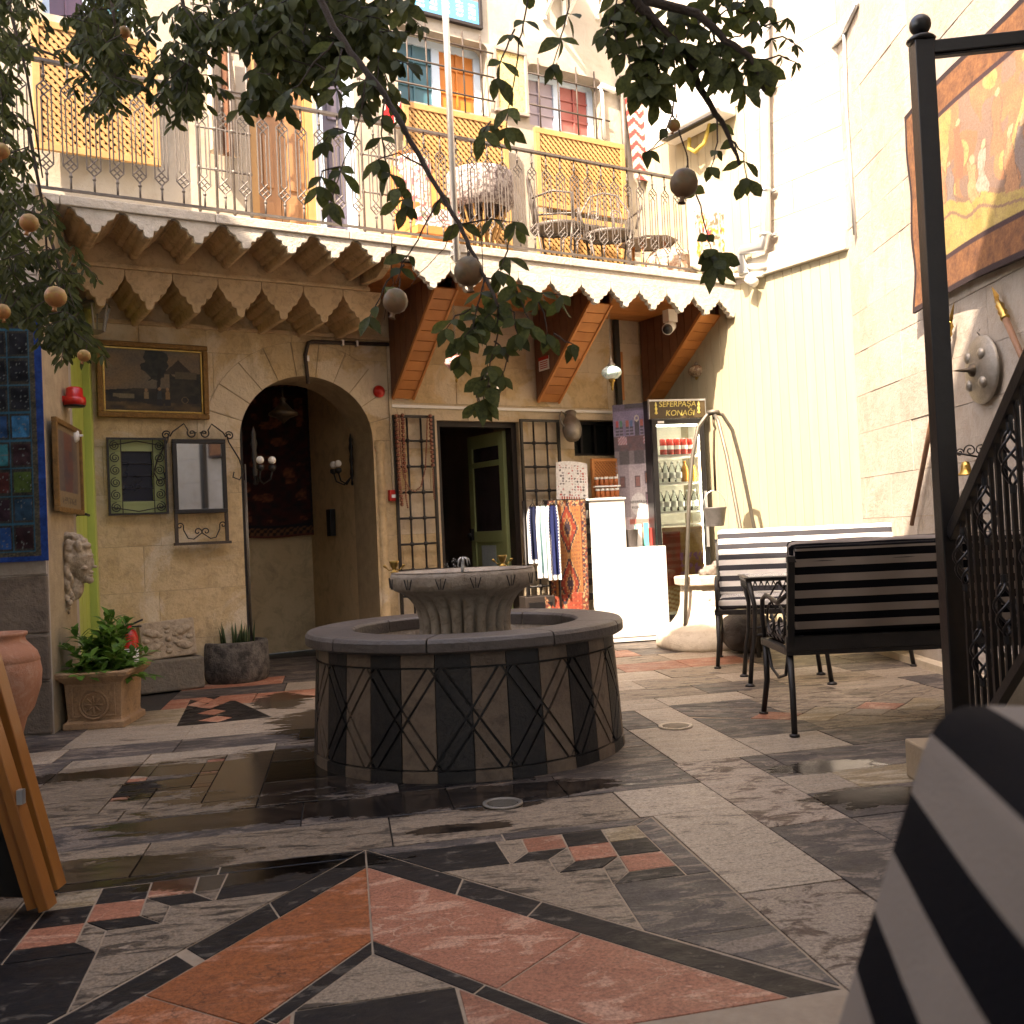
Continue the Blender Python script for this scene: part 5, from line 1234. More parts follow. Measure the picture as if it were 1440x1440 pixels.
def leafmat(name, c1, c2, rough=.35):
    m, nt, b, L = newmat(name); oi = NN(nt, 'ShaderNodeObjectInfo'); v = coords(nt, L, (1, 1, 1), True)
    geo = NN(nt, 'ShaderNodeNewGeometry'); 
    n = noise(nt, L, v, 7, 2); mx = mixc(nt, L, ramp(nt, L, n, [(.35, g3(0)), (.65, g3(1))]), c1, c2)
    rp = ramp(nt, L, geo.outputs['Random Per Island'], [(.0, g3(.65)), (1, g3(1.35))]); mx = mixc(nt, L, 1.0, mx, rp, 'MULTIPLY')
    L.new(mx, b.inputs['Base Color']); b.inputs['Roughness'].default_value = rough; b.inputs['Specular IOR Level'].default_value = .28
    tr = NN(nt, 'ShaderNodeBsdfTranslucent'); L.new(mx, tr.inputs[0]); ms = NN(nt, 'ShaderNodeMixShader'); ms.inputs[0].default_value = .42
    out = nt.nodes['Material Output']; L.new(b.outputs[0], ms.inputs[1]); L.new(tr.outputs[0], ms.inputs[2]); L.new(ms.outputs[0], out.inputs[0])
    return m
LEAFM['shrub'] = leafmat('bright_green_leaf', (.06, .15, .025), (.14, .27, .05))
LEAFM['pom'] = leafmat('dark_olive_leaf', (.045, .055, .016), (.095, .105, .030), .6)
LEAFM['pom2'] = leafmat('mid_green_leaf', (.070, .085, .022), (.125, .14, .038), .6)
def leaf_verts(L_, w, base, d, nrm, curl=.15, tip=.5):
    # folded leaf: base point, direction d, face normal
    d = d.normalized(); s = d.cross(nrm).normalized(); n = s.cross(d)
    st = [(0, .05), (.2, .35), (.42, .82), (.62, 1.0), (.82, .82), (1, .05)] if tip < .5 else [(0, .08), (.22, .65), (.45, 1.0), (.7, .8), (1, .03)]
    vs = []
    for t, wd_ in st:
        c = base + d * (L_ * t) - n * (curl * L_ * t * t)
        vs += [c + s * (w / 2 * wd_) + n * (w * .14 * wd_), c, c - s * (w / 2 * wd_) + n * (w * .14 * wd_)]
    f = []
    for i in range(len(st) - 1): a = i * 3; f += [(a, a + 1, a + 4, a + 3), (a + 1, a + 2, a + 5, a + 4)]
    return vs, f
sh = thing('leafy_shrub', 'bushy bright green shrub growing in the square planter', 'shrub', (0, 0, 0))
sh.location = pl_.matrix_basis @ Vector((wpl / 2, dp / 2, pz - .05)) if False else Matrix.Translation(pl_.location) @ Matrix.Rotation(rot, 4, 'Z') @ Vector((wpl / 2 + .01, dp / 2, pz - .05))
b = MB(); tw = MB(); tw.smooth = True
for i in range(74):
    a = ru(0, 6.28); el = ru(-.05, 1.5); dirv = Vector((math.cos(a) * math.cos(el) * 1.0, math.sin(a) * math.cos(el), math.sin(el) * 1.25)); ln = ru(.13, .30)
    tip_ = dirv * ln; tw.tube([(0, 0, 0), tip_ * .5 + Vector((0, 0, .01)), tip_], [.006, .004, .002], 5)
    for k_ in range(12):
        t = .35 + .65 * k_ / 11; a2 = k_ * 2.4 + i; p = tip_ * t
        dd = (Vector((math.cos(a2), math.sin(a2), ru(-.1, .9))) * .8 + dirv * .6); v_, f_ = leaf_verts(ru(.055, .10), ru(.030, .048), p, dd, Vector((0, 0, 1)) + dirv * .3, .35, .6); b.smooth = True; b.add(v_, f_)
ob = b.build('foliage', LEAFM['shrub'], sh); ob['kind'] = 'stuff'; tw.build('stems', MT['sage'], sh)
# ------------------------------------------------------------------ fire extinguisher
gx, gy = G(178, 985); ex = thing('fire_extinguisher', 'red fire extinguisher standing behind the planter against the wall', 'extinguisher', (D(182, 900, 6.75).x, 6.75, 0), WB.rot)
ez = D(182, 884, 6.75).z
MB().lathe([(.055, 0), (.058, .02), (.058, ez - .06), (.045, ez - .02), (.018, ez), (.016, ez + .02)], 20).build('cylinder', MT['red'], ex, shade=None)
MB().lathe([(.0585, ez - .24), (.0585, ez - .13)], 20, cap=False).build('notice', MT['white'], ex)
MB().bar((0, 0, ez + .02), (.09, 0, ez + .055), .018, .012).bar((0, 0, ez + .012), (.08, 0, ez + .01), .014, .01).tube([(0, 0, ez + .02), (-.06, -.02, ez), (-.075, -.02, ez - .1), (-.065, -.02, ez - .25)], .009, 6).build('handle', MT['black_pl'], ex)
# ------------------------------------------------------------------ stone block and relief on it
c0 = G(196, 978); c1 = G(289, 967); rot2 = math.atan2(c1[1] - c0[1], c1[0] - c0[0]); wbk = math.hypot(c1[0] - c0[0], c1[1] - c0[1]); zt_ = D(240, 930, c0[1]).z
blk = thing('stone_block_base', 'long grey hewn stone block on the floor under the carved relief', 'stone', (c0[0], c0[1], 0), rot2)
MB().box(0, wbk, 0, .28, 0, zt_).build('block', M('hewn_grey_stone', (.21, .18, .14), (.13, .11, .085), rough=.9, scale=7, bump=.7, bs=40, dirt=(.32, .26, .19), dirt_amt=.5), blk, bevel=.014)
rh = D(240, 876, c0[1]).z - zt_; rl_ = thing('carved_relief', 'carved flower relief stone leaning on top of the grey block', 'relief', (c0[0] + .0, c0[1] + .06, zt_), rot2)
rl_.rotation_euler = (math.radians(-8), math.radians(-2.5), rot2); wr = wbk * .86
prt = []
b = MB(); b.box(.01, wr, .0, .12, 0, rh); b.build('slab', MT['carved'], rl_, bevel=.012)
prt = [((wr / 2, 0, rh / 2), .022)]
for a in (35, 145, 215, 325):
    for t in (.35, .6, .8): ca, sa = math.cos(math.radians(a)), math.sin(math.radians(a)); prt.append(((wr / 2 + ca * t * .19, .0, rh / 2 + sa * t * .135), .034 * (1 if t > .4 else .6), (1.25, .55, .8)))
for a in (0, 90, 180, 270): ca, sa = math.cos(math.radians(a)), math.sin(math.radians(a)); prt += [((wr / 2 + ca * .15, 0, rh / 2 + sa * .085), .020, (1.3, .6, .9)), ((wr / 2 + ca * .08, 0, rh / 2 + sa * .05), .013, (1.5, .6, 1))]
blob('carved_flower', MT['carved'], rl_, prt, vox=.004, disp=.003, sc_=.02)
# ------------------------------------------------------------------ round stone pot with aloe
gx, gy = G(332, 962); rp = .5 * (D(378, 930, gy + .2).x - D(287, 930, gy + .2).x); gy += rp * .9; px_ = D(332, 930, gy).x; zt_ = D(332, 905, gy - rp).z
sp_ = thing('stone_pot', 'low round rough black and white stone pot holding an aloe', 'pot', (px_, gy, 0), 0)
MB().lathe([(rp * .90, 0), (rp * .97, .03), (rp, .10), (rp * .98, zt_ - .02), (rp * .94, zt_), (rp * .80, zt_), (rp * .76, zt_ - .08), (.001, zt_ - .08)], 36, cap=False, mod=lambda a, z_: 1 + .02 * math.sin(a * 5 + z_ * 20)).build('pot', M('pitted_dark_stone', (.045, .04, .035), (.16, .14, .12), rough=.95, scale=14, bump=1.0, bs=45, amt=.9), sp_, shade=True)
MB().lathe([(rp * .78, zt_ - .04), (.001, zt_ - .035)], 24, cap=False).build('soil', bpy.data.materials['soil'], sp_)
al = thing('aloe_plant', 'aloe with narrow upright leaves in the round stone pot', 'plant', (px_, gy, zt_ - .04), 0)
am_ = leafmat('grey_green_leaf', (.07, .11, .05), (.11, .15, .07), .5)
for i in range(34):
    a = ru(0, 6.28); r0 = ru(.0, rp * .62); x_, y_ = r0 * math.cos(a), r0 * math.sin(a); ln = ru(.10, .20); le = ru(0, .35)
    px2, py2 = x_ + math.cos(a) * ln * le, y_ + math.sin(a) * ln * le
    MB().tube([(x_, y_, 0), ((x_ + px2) / 2 + ru(-.005, .005), (y_ + py2) / 2, ln * .55), (px2, py2, ln)], [.009, .007, .001], 6).build('leaf', am_, al)
# ------------------------------------------------------------------ folded wooden frame at the left edge
wf = thing('folded_wooden_frame', 'folding orange wooden frame with black board leaning at the left edge of the photo', 'frame', (0, 0, 0), 0)
A0 = D(80, 1208, 2.95); A1 = D(6, 985, 2.95); B0 = D(66, 1228, 2.80); B1 = D(-22, 985, 2.80)
A0.z = .02; B0.z = .015
dA = (A1 - A0) * 1.5; dB = (B1 - B0) * 1.5
wm_ = M('varnished_orange_wood', (.36, .14, .03), (.26, .09, .02), rough=.35, scale=6, stretch=(1, 1, .3), bump=.06, coat=.2)
for P0, dv in ((A0, dA), (B0, dB)):
    MB().bar(P0, P0 + dv, .030, .055, up=(0, 1, 0)).build('rail', wm_, wf, bevel=.003)
MB().bar(B0 + Vector((-.04, .01, 0)), B0 + dB + Vector((-.04, .01, 0)), .04, .02, up=(0, 1, 0)).build('inner_rail', wm_, wf)
v0, v1 = B0 + Vector((-.035, .03, .02)), B0 + dB + Vector((-.035, .03, 0))
b = MB(); off = Vector((-.75, .12, 0)); th_ = Vector((0, .018, 0))
b.add([v0, v0 + off, v1 + off, v1, v0 + th_, v0 + off + th_, v1 + off + th_, v1 + th_], [(0, 3, 2, 1), (4, 5, 6, 7), (0, 1, 5, 4), (1, 2, 6, 5), (2, 3, 7, 6), (3, 0, 4, 7)]); b.build('black_board', MT['black_pl'], wf)
hp_ = B0 + dB * .36 + Vector((.028, -.005, .0)); MB().box(hp_.x - .008, hp_.x + .008, hp_.y - .02, hp_.y, hp_.z - .02, hp_.z + .02).build('hinge', MT['galv'], wf)
# ================================================================== SHOP CORNER
def ux(w, px, py, o=0.): return w.at(px, py, o)[0]
# iron gate leaves folded open against the wall
def grille(x0, y0, x1, y1, nv, nh, o, name, label, zbot=None):
    u0, z0, w, h = wsize(WB, x0, y0, x1, y1, o)
    if zbot is not None: h += z0 - zbot; z0 = zbot
    t = wthing(WB, name, label, 'gate', u0, z0, o, 'iron gates of the doorway')
    b = MB(); frame_rect(b, 0, w, 0, h, .022, -.012, .012); b.build('frame', MT['iron'], t)
    b = MB()
    for i in range(1, nv): b.tube([(w * i / nv, 0, .02), (w * i / nv, 0, h - .02)], .009, 8)
    for j in range(1, nh): b.tube([(.02, 0, h * j / nh), (w - .02, 0, h * j / nh)], .009, 8)
    b.build('bars', MT['iron'], t)
    for i in range(1, nv):
        for j in range(1, nh): MB().ball((w * i / nv, 0, h * j / nh), .021, 8).build('knob', MT['iron'], t)
    return t, u0, z0, w, h
gt1, gu0, gz0, gw, gh = grille(558, 584, 616, 862, 3, 9, .05, 'iron_gate', 'left leaf of black iron gate with beads hung on it, folded against the wall', .10)
gt2, *_ = grille(737, 590, 792, 860, 3, 9, .05, 'iron_gate', 'right leaf of black iron gate beside the green door, folded against the wall', .10)
# strings of prayer beads hung on the left gate
bm_ = M('brown_red_beads', (.20, .045, .03), (.30, .15, .09), rough=.35, scale=60, amt=1, bump=0)
def beads(path, r, label, m_=bm_):
    t = wthing(WB, 'bead_string', label, 'beads', 0, 0, .085, 'bead strings on the iron gate'); b = MB()
    pts = [Vector((*(lambda q: (q[0], 0, q[1]))(Wu(x, y, .085)),)) for x, y in path]
    for a, c in zip(pts, pts[1:]):
        n = max(1, int((c - a).length / (r * 1.7)))
        for i in range(n): b.ball(a.lerp(c, i / n), r, 6)
    b.build('beads', m_, t)['kind'] = 'stuff'
for k, (path, r, lab) in enumerate([
  ([(557, 585), (560, 640), (562, 680), (566, 715)], .019, 'thick bead string at the outer edge of the left iron gate'),
  ([(566, 584), (568, 640), (570, 668)], .019, 'thick bead string second from the left edge of the left iron gate'),
  ([(561, 585), (564, 640), (568, 672), (576, 688), (584, 691), (592, 684), (598, 660), (600, 620), (601, 586)], .008, 'bead string hanging in a long loop across the left iron gate'),
  ([(605, 585), (607, 630), (609, 660)], .019, 'thick bead string near the inner edge of the left iron gate'),
  ([(570, 668), (571, 700), (574, 716)], .009, 'thin tail of beads below the thick left strings'),
  ([(609, 660), (610, 690), (611, 704)], .009, 'thin tail of beads below the right string')]): beads(path, r, lab)
# jug hanging by the gate
u_, z_ = Wu(804, 600, .12); jg = wthing(WB, 'metal_jug', 'dented pewter jug hanging on the wall above the printed board', 'jug', u_, z_, .12)
jb = MB(); jb.lathe([(.001, -.13), (.062, -.125), (.078, -.09), (.088, -.03), (.078, .04), (.052, .085), (.048, .12), (.058, .145), (.050, .146), (.042, .12), (.044, .09)], 24, cap=False)
jo = jb.build('jug_body', MT['pewter'], jg, shade=True); jo.rotation_euler = (math.radians(-25), math.radians(14), 0)
hb = MB().tube([(-.05, 0, .12), (-.10, 0, .13), (-.125, 0, .08), (-.11, 0, .0), (-.085, 0, -.03)], .008, 8).build('handle', MT['pewter'], jg); hb.rotation_euler = jo.rotation_euler
# pipe from soffit down to the kiosk
u_, zt_ = Wu(866, 465, .04); zb_ = Wu(870, 570, .04)[1]; pp = wthing(WB, 'flue_pipe', 'dark vertical pipe between soffit and hatch', 'pipe', u_, zb_, .04)
MB().box(-.025, .025, -.02, .02, 0, zt_ - zb_ + .1).build('pipe', MT['iron'], pp); MB().box(.03, .055, -.015, .02, .05, zt_ - zb_ - .2).build('batten', MT['wood'], pp)
# security notice on bracket side
sn = wthing(WB, 'small_notice', 'small red and white notice on the side of the middle bracket', 'sign', b2u - .006, Wu(764, 512)[1], .12)
sn.rotation_euler = (0, 0, WB.rot - math.pi / 2)
MB().box(-.02, .14, -.006, 0, -.09, .03).build('plate', MT['white'], sn)
MB().box(-.02, .14, -.008, -.006, .0, .03).build('red_band', MT['red'], sn)
b = MB()
for i in range(4): b.box(.0, .12, -.0075, -.006, -.02 - i * .018, -.012 - i * .018)
b.build('text_lines', MT['red'], sn)
# CCTV camera
cc = thing('security_camera', 'white security camera under the soffit beside the right bracket', 'camera', D(944, 458, 8.75), WB.rot)
MB().tube([(0, 0, 0), (-.13, -.10, -.06)], [.045, .05], 16).build('camera_body', MT['white'], cc); MB().tube([(-.13, -.10, -.06), (-.165, -.127, -.076)], [.045, .03], 16).build('lens', MT['black_pl'], cc); MB().box(-.05, .05, -.03, .05, .03, .14).build('mount', MT['white'], cc)
# hanging mosaic lamps
def mosaic(px, py, d, cols, label, sc_=1.0, ztop=None):
    P = D(px, py, d); t = thing('mosaic_lamp', label, 'lamp', P, 0, 'mosaic glass lamps hanging from the balcony')
    m, nt, b_, L = newmat('mosaic_' + label.split()[0]); vo = NN(nt, 'ShaderNodeTexVoronoi'); vo.inputs['Scale'].default_value = 60; L.new(coords(nt, L), vo.inputs['Vector'])
    L.new(ramp(nt, L, vo.outputs['Color'], [(i / (len(cols) - 1) if len(cols) > 1 else 0, c) for i, c in enumerate(cols)]), b_.inputs['Base Color']); b_.inputs['Roughness'].default_value = .2
    s = sc_
    MB().lathe([(.028 * s, -.055 * s), (.052 * s, -.048 * s), (.080 * s, -.02 * s), (.088 * s, .0), (.080 * s, .025 * s), (.052 * s, .048 * s), (.028 * s, .055 * s)], 24).build('glass_globe', m, t)
    MB().lathe([(.030 * s, .055 * s), (.036 * s, .06 * s), (.028 * s, .075 * s), (.016 * s, .09 * s), (.010 * s, .12 * s), (.004 * s, .14 * s)], 16).build('top_cap', MT['pewter'], t)
    MB().lathe([(.030 * s, -.055 * s), (.026 * s, -.075 * s), (.012 * s, -.09 * s), (.016 * s, -.105 * s), (.006 * s, -.12 * s), (.012 * s, -.14 * s), (.001, -.155 * s)], 12).build('bottom_finial', MT['brass'], t)
    b = MB(); z = .13 * s; top = ztop - P.z
    while z < top - .04: b.tube([(.007, 0, z + .012), (0, 0, z + .022), (-.007, 0, z + .012), (0, 0, z)], .0022, 5, closed=True); z += .022
    b.build('chain', MT['pewter'], t)
    MB().lathe([(.05, top), (.048, top - .02), (.03, top - .05), (.008, top - .07)], 16).build('ceiling_rose', MT['bronze'], t)
ow = OB - .2
def dW(px, py, o): u_, z_ = Wu(px, py, o); return WB.P(u_, z_, o).y
mosaic(641, 510, dW(641, 510, .78), [(.75, .72, .68), (.5, .12, .1), (.8, .78, .74)], 'white and red mosaic glass lamp hanging right of the first bracket', ztop=zs)
mosaic(860, 524, dW(860, 524, .78), [(.35, .62, .62), (.75, .85, .82), (.12, .4, .45)], 'turquoise mosaic glass lamp hanging above the printed board', ztop=zs)
mosaic(981, 522, dW(981, 522, .55), [(.45, .33, .2), (.2, .12, .08), (.6, .5, .35)], 'brown mosaic glass lamp hanging beside the drinks fridge', ztop=zs)
ln = thing('glass_lantern', 'old bronze lantern with glass sides hanging among the leaves before the doorway', 'lantern', D(687, 550, 6.1), 0)
zl_ = zs - ln.location.z
b = MB(); b.lathe([(.001, .14), (.02, .12), (.03, .09), (.052, .07), (.062, .045), (.075, .035), (.078, .03)], 6, cap=False); b.lathe([(.062, -.07), (.05, -.085), (.02, -.10), (.001, -.13)], 6, cap=False)
for a in range(6): a = a * math.pi / 3; b.tube([(.074 * math.cos(a), .074 * math.sin(a), .03), (.06 * math.cos(a), .06 * math.sin(a), -.07)], .004, 5)
b.tube([(0, 0, .14), (0, 0, zl_)], .003, 5); b.build('metal_frame', MT['bronze'], ln)
MB().lathe([(.072, .03), (.058, -.07)], 6, cap=False).build('glass_side', MT['glass'], ln)
wall_small = None
lam = wthing(WL, 'wall_lantern', 'small black wall lantern at the top of the side wall behind the leaves', 'lantern', WL.at(106, 440)[0], WL.at(106, 440)[1], .02)
b = MB(); b.lathe([(.001, .12), (.03, .09), (.10, .05), (.11, .045)], 6, (0, -.10, 0), cap=False); b.tube([(0, 0, .06), (0, -.10, .13)], .01, 6)
for a in range(6): a = a * math.pi / 3; b.tube([(.10 * math.cos(a), -.10 + .10 * math.sin(a), .045), (.06 * math.cos(a), -.10 + .06 * math.sin(a), -.12)], .006, 5)
b.lathe([(.062, -.12), (.03, -.14)], 6, (0, -.10, 0)); b.build('metal_frame', MT['pewter'], lam); MB().lathe([(.096, .045), (.056, -.12)], 6, (0, -.10, 0), cap=False).build('glass_side', MT['glass'], lam)
# ------------------------------------------------------------------ drinks fridge
FD = 8.85
fl = D(924, 800, FD); fr_ = D(999, 800, FD + .10); fw_ = (fr_ - fl).length; ft_ = D(955, 560, FD).z
fg = thing('drinks_fridge', 'tall black glass door drinks fridge with cans and bottles and a gold lettered header', 'fridge', (fl.x, fl.y, 0), math.atan2(fr_.y - fl.y, fr_.x - fl.x))
fd = .42; zh0 = D(955, 588, FD).z; zg0 = D(955, 738, FD).z; zg1_ = D(955, 597, FD).z
b = MB(); b.box(0, .02, 0, fd, .0, ft_); b.box(fw_ - .02, fw_, 0, fd, .0, ft_); b.box(.02, fw_ - .02, fd - .02, fd, 0, ft_); b.box(.02, fw_ - .02, .0, fd - .02, 0, .16); b.box(.02, fw_ - .02, .0, fd - .02, zh0, ft_)
b.build('cabinet', MT['black_pl'], fg)
MB().box(.021, fw_ - .021, .03, fd - .021, .161, zh0 - .001).build('x', MT['white'], None) if False else None
b = MB(); b.box(.021, .026, .03, fd - .03, .17, zh0 - .01); b.box(fw_ - .026, fw_ - .021, .03, fd - .03, .17, zh0 - .01); b.box(.027, fw_ - .027, fd - .03, fd - .025, .17, zh0 - .01); b.build('white_lining', M('fridge_lining', (.85, .85, .76), rough=.5, bump=0), fg)
b = MB(); b.prism([(-.035, zh0 + .004), (-.035, ft_ - .02), (-.01, ft_), (-.001, ft_), (-.001, zh0 + .004)], -.012, fw_ + .012, 'yz'); b.build('header', M('brown_header', (.075, .052, .025), rough=.2, bump=0), fg)
b = MB(); b.box(-.014, fw_ + .014, -.04, -.036, ft_ - .022, ft_ - .006); b.box(-.016, -.012, -.04, -.0, zh0, ft_); b.box(fw_ + .012, fw_ + .016, -.04, -.0, zh0, ft_); b.build('header_trim', MT['galv'], fg)
b = MB(); b.box(fw_ - .052, fw_ - .040, .0, .016, .45, zh0 - .07); b.box(.06, fw_ - .06, .01, .03, zh0 - .062, zh0 - .052); b.build('added_glow_strip', emis('added_fridge_glow', (1, .96, .86), 9), fg)  # glowing strips added to brighten the fridge interior
gold = M('gold_lettering', (.75, .62, .16), rough=.4, bump=0)
zm = (zh0 + ft_) / 2
text('lettering', 'SEFERPAŞA', .070, gold, fg, (fw_ / 2, -.0375, zm + .038), shear=.15)
text('lettering', 'KONAĞI', .070, gold, fg, (fw_ / 2 + .02, -.0375, zm - .042), shear=.2)
for xx in (.05, fw_ - .05): MB().lathe([(.004, -.05), (.016, -.04), (.006, -.02), (.014, 0), (.005, .02), (.012, .03), (.002, .06)], 10, (xx, -.037, zm), sy=.2).build('gold_emblem', gold, fg)
b = MB(); frame_rect(b, .005, fw_ - .005, .17, zh0 - .005, .045, -.032, -.002); b.build('door_frame', MT['black_pl'], fg, bevel=.003)
MB().box(.05, fw_ - .05, -.020, -.014, .215, zh0 - .05).build('door_glass', MT['glass'], fg)
MB().box(fw_ - .04, fw_ - .02, -.06, -.034, .8, 1.3).build('door_handle', MT['galv'], fg)
MB().box(.06, .12, -.035, -.033, zh0 - .04, zh0 - .02).build('price_tag', MT['white'], fg)
shz = [D(955, y, FD).z for y in (640, 679, 720, 738, 800)]
canm = M('red_can', (.6, .03, .02), rough=.25, bump=0); orm = M('orange_drink', (.75, .30, .02), rough=.15, bump=0); capm = MT['white']; clr = glass('bottle_plastic', (.9, .94, .95), .05)
for zz in shz[:4]:
    b = MB()
    for i in range(14): b.box(.03, fw_ - .03, .03 + i * .026, .033 + i * .026, zz - .004, zz)
    b.box(.03, fw_ - .03, .01, .016, zz - .004, zz + .012); b.build('wire_shelf', MT['white'], fg)
ORD = ['first', 'second', 'third', 'fourth', 'fifth', 'sixth']
def shelf_items(kind, x0, x1, zz, n, lab, grp):
    proto = None
    for i in range(n):
        x = x0 + (x1 - x0) * i / max(1, n - 1); loc = fg.location + Matrix.Rotation(fg.rotation_euler.z, 3, 'Z') @ Vector((x, .07, zz + .001))
        if proto is None:
            t = thing(kind, lab, 'can' if kind == 'drink_can' else 'bottle', loc, 0, grp); proto = t
            if kind == 'drink_can':
                MB().lathe([(.026, 0), (.032, .008), (.032, .145), (.026, .155)], 14).build('can_body', canm, t); MB().lathe([(.0325, .06), (.0325, .095)], 14, cap=False).build('white_print', MT['white'], t); MB().lathe([(.025, .1555), (.025, .158)], 12).build('can_top', MT['galv'], t)
            else:
                body = orm if kind == 'orange_bottle' else clr
                MB().lathe([(.028, 0), (.032, .01), (.030, .06), (.032, .12), (.024, .15), (.012, .17), (.012, .185)], 14).build('bottle_body', body, t); MB().lathe([(.014, .185), (.014, .2)], 10).build('cap', capm if body is clr else orm, t); MB().lathe([(.0325, .05), (.0325, .10)], 14, cap=False).build('wrapper', MT['white'] if body is clr else canm if False else orm, t)
        else: t = copy_tree(proto); t.location = loc
        t['label'] = ORD[i] + ' ' + lab + (' counted from the left' if n > 1 else '')
x0 = .09; x1 = fw_ - .09
shelf_items('drink_can', x0 + .05, x1 - .01, shz[0], 5, 'red drink can on the top fridge shelf,', 'red cans in the fridge')
shelf_items('water_bottle', x0, x1 - .14, shz[1], 4, 'clear bottle on the second fridge shelf,', 'water bottles on the second shelf')
shelf_items('orange_bottle', x1 - .08, x1 - .005, shz[1], 2, 'orange drink bottle on the second fridge shelf,', 'orange bottles in the fridge')
shelf_items('water_bottle', x0, x1, shz[2], 6, 'clear bottle on the third fridge shelf,', 'water bottles on the third shelf')
# warm reflection painted on a panel in the lower door
def lowrefl(x, z):
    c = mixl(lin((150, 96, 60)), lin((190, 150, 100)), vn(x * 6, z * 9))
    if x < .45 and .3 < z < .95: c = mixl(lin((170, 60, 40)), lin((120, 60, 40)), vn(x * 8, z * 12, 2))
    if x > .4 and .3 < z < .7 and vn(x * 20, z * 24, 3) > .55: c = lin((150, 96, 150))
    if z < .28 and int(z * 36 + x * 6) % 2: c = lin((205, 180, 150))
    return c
painted('painted_reflection', fw_ - .12, shz[3] - .26, 40, 70, lowrefl, MT['vwhite'], fg, (.06, -.012, .24), .003)
# ------------------------------------------------------------------ tall printed board showing the courtyard houses
KD = 8.98
k0 = D(872, 800, KD + .12); k1 = D(928, 800, KD); kw = (k1 - k0).length; kt0 = D(868, 572, KD).z; kz = D(928, 885, KD).z
kb = thing('printed_board', 'tall printed board with violet house front and white houses left of the fridge', 'display board', (k0.x, k0.y, 0), math.atan2(k1.y - k0.y, k1.x - k0.x))
kh = D(900, 566, KD).z
def board(x, z): return mixl(board0(x, .58 + (z - .8) / .2 * .42 if z > .8 else max(0, (z - .36) / .44 * .58)), (.7, .66, .7), .16)
def board0(x, z):
    # upper half: dusk house with windows, flags; lower half: white houses and an oval sign
    if z > .58:
        y = (z - .58) / .42; c = mixl(lin((150, 140, 180)), lin((110, 100, 145)), vn(x * 8, y * 6))
        if y > .86: c = mixl(lin((70, 60, 90)), c, .3)
        if .3 < x < .9 and y > .9: c = lin((44, 40, 60))
        for wx, col in ((.10, (210, 60, 60)), (.20, (60, 150, 110)), (.36, (190, 90, 60)), (.46, (60, 110, 170)), (.72, (200, 90, 60)), (.82, (180, 170, 120))):
            if abs(x - wx) < .035 and .52 < y < .64: c = lin(col)
            if abs(x - wx) < .04 and .30 < y < .50: c = lin((48, 40, 66)) if int(y * 40) % 3 else lin((150, 140, 170))
        if abs(x - .6) < .055 and .3 < y < .62: c = lin((40, 34, 56))
        if abs(math.hypot(x - .6, (y - .68) * .8) - .045) < .012: c = lin((230, 220, 200))
        if y < .30: c = mixl(lin((50, 40, 60)), lin((110, 60, 60)), vn(x * 10, y * 10, 3))
        for fx_ in (.22, .85):
            if abs(x - fx_) < .11 and .12 < y < .32 - abs(x - fx_) * .4: c = lin((210, 200, 210)) if int((y * 60 + x * 30)) % 2 else lin((170, 60, 80))
        return c
    if z > .50: c = lin((60, 56, 62)) if int(x * 8) % 3 else lin((120, 112, 118)); return c
    c = mixl(lin((208, 200, 206)), lin((168, 158, 170)), vn(x * 5, z * 12, 5))
    if x < .35: c = mixl(c, lin((140, 130, 142)), .7)
    for wx, wz, col in ((.17, .40, (120, 70, 66)), (.55, .40, (150, 90, 80)), (.80, .42, (150, 80, 50)), (.8, .30, (170, 130, 150))):
        if abs(x - wx) < .07 and abs(z - wz) < .035: c = lin((70, 50, 60)) if abs(x - wx) > .05 or abs(z - wz) > .028 else lin(col)
    if math.hypot((x - .55) / .2, (z - .27) / .065) < 1: c = lin((236, 236, 238))
    if z < .20: c = mixl(lin((190, 150, 150)), lin((230, 220, 226)), vn(x * 9, z * 30, 6))
    if .42 < x < .56 and .08 < z < .18: c = lin((60, 190, 170))
    if .57 < x < .70 and .08 < z < .18: c = lin((205, 50, 50))
    if .16 < z < .19 and x > .3: c = lin((190, 90, 70))
    return c
MB().box(0, kw, .012, .04, .0, kh).build('backing', MT['black_pl'], kb)
painted('print', kw, kh - .02, 80, 220, board, MT['vwhite'], kb, (0, .0, .02), .01)
ink = MT['black_pl']
text('lettering', 'SEFERPAŞA', .032, ink, kb, (kw * .55, -.002, .02 + (kh - .02) * .575)); text('lettering', 'KONAĞI', .032, ink, kb, (kw * .55, -.002, .02 + (kh - .02) * .552))
# ------------------------------------------------------------------ white counter in two blocks
cA = G(868, 902); cB = G(926, 893)
CD = cA[1] - .10
c0 = D(833, 800, CD - .10); c1 = D(926, 850, CD + .0)
cn = thing('white_counter', 'bright white sales counter with a lower front box right of the carpets', 'counter', (c0.x, c0.y, 0), math.atan2(c1.y - c0.y, c1.x - c0.x))
wlow = (c1 - c0).length; zlow = D(880, 770, CD).z; ztall = D(850, 704, CD).z; wtall = (D(882, 740, CD) - D(831, 740, CD)).length
MT['ctr'] = M('counter_white', (.62, .62, .60), (.56, .56, .54), rough=.4, scale=2, bump=.03)
MB().box(.0, wlow, 0, .30, .01, zlow).build('low_box', MT['ctr'], cn, bevel=.004); MB().box(-.0, wtall, .004, .40, zlow + .001, ztall).build('tall_box_body', MT['ctr'], cn, bevel=.004)
MB().box(-.03, wtall + .01, -.01, .42, ztall + .001, ztall + .02).build('tall_box', MT['ctr'], cn, bevel=.004)
MB().box(.02, wlow - .02, -.006, -.001, .05, .056).build('plinth_line', MT['galv'], cn)
b = MB()
for i in range(7): b.box(-.05, -.003, .0, .012, zlow * 1.05 - i * .13 + .3, zlow * 1.05 - i * .13 + .36)
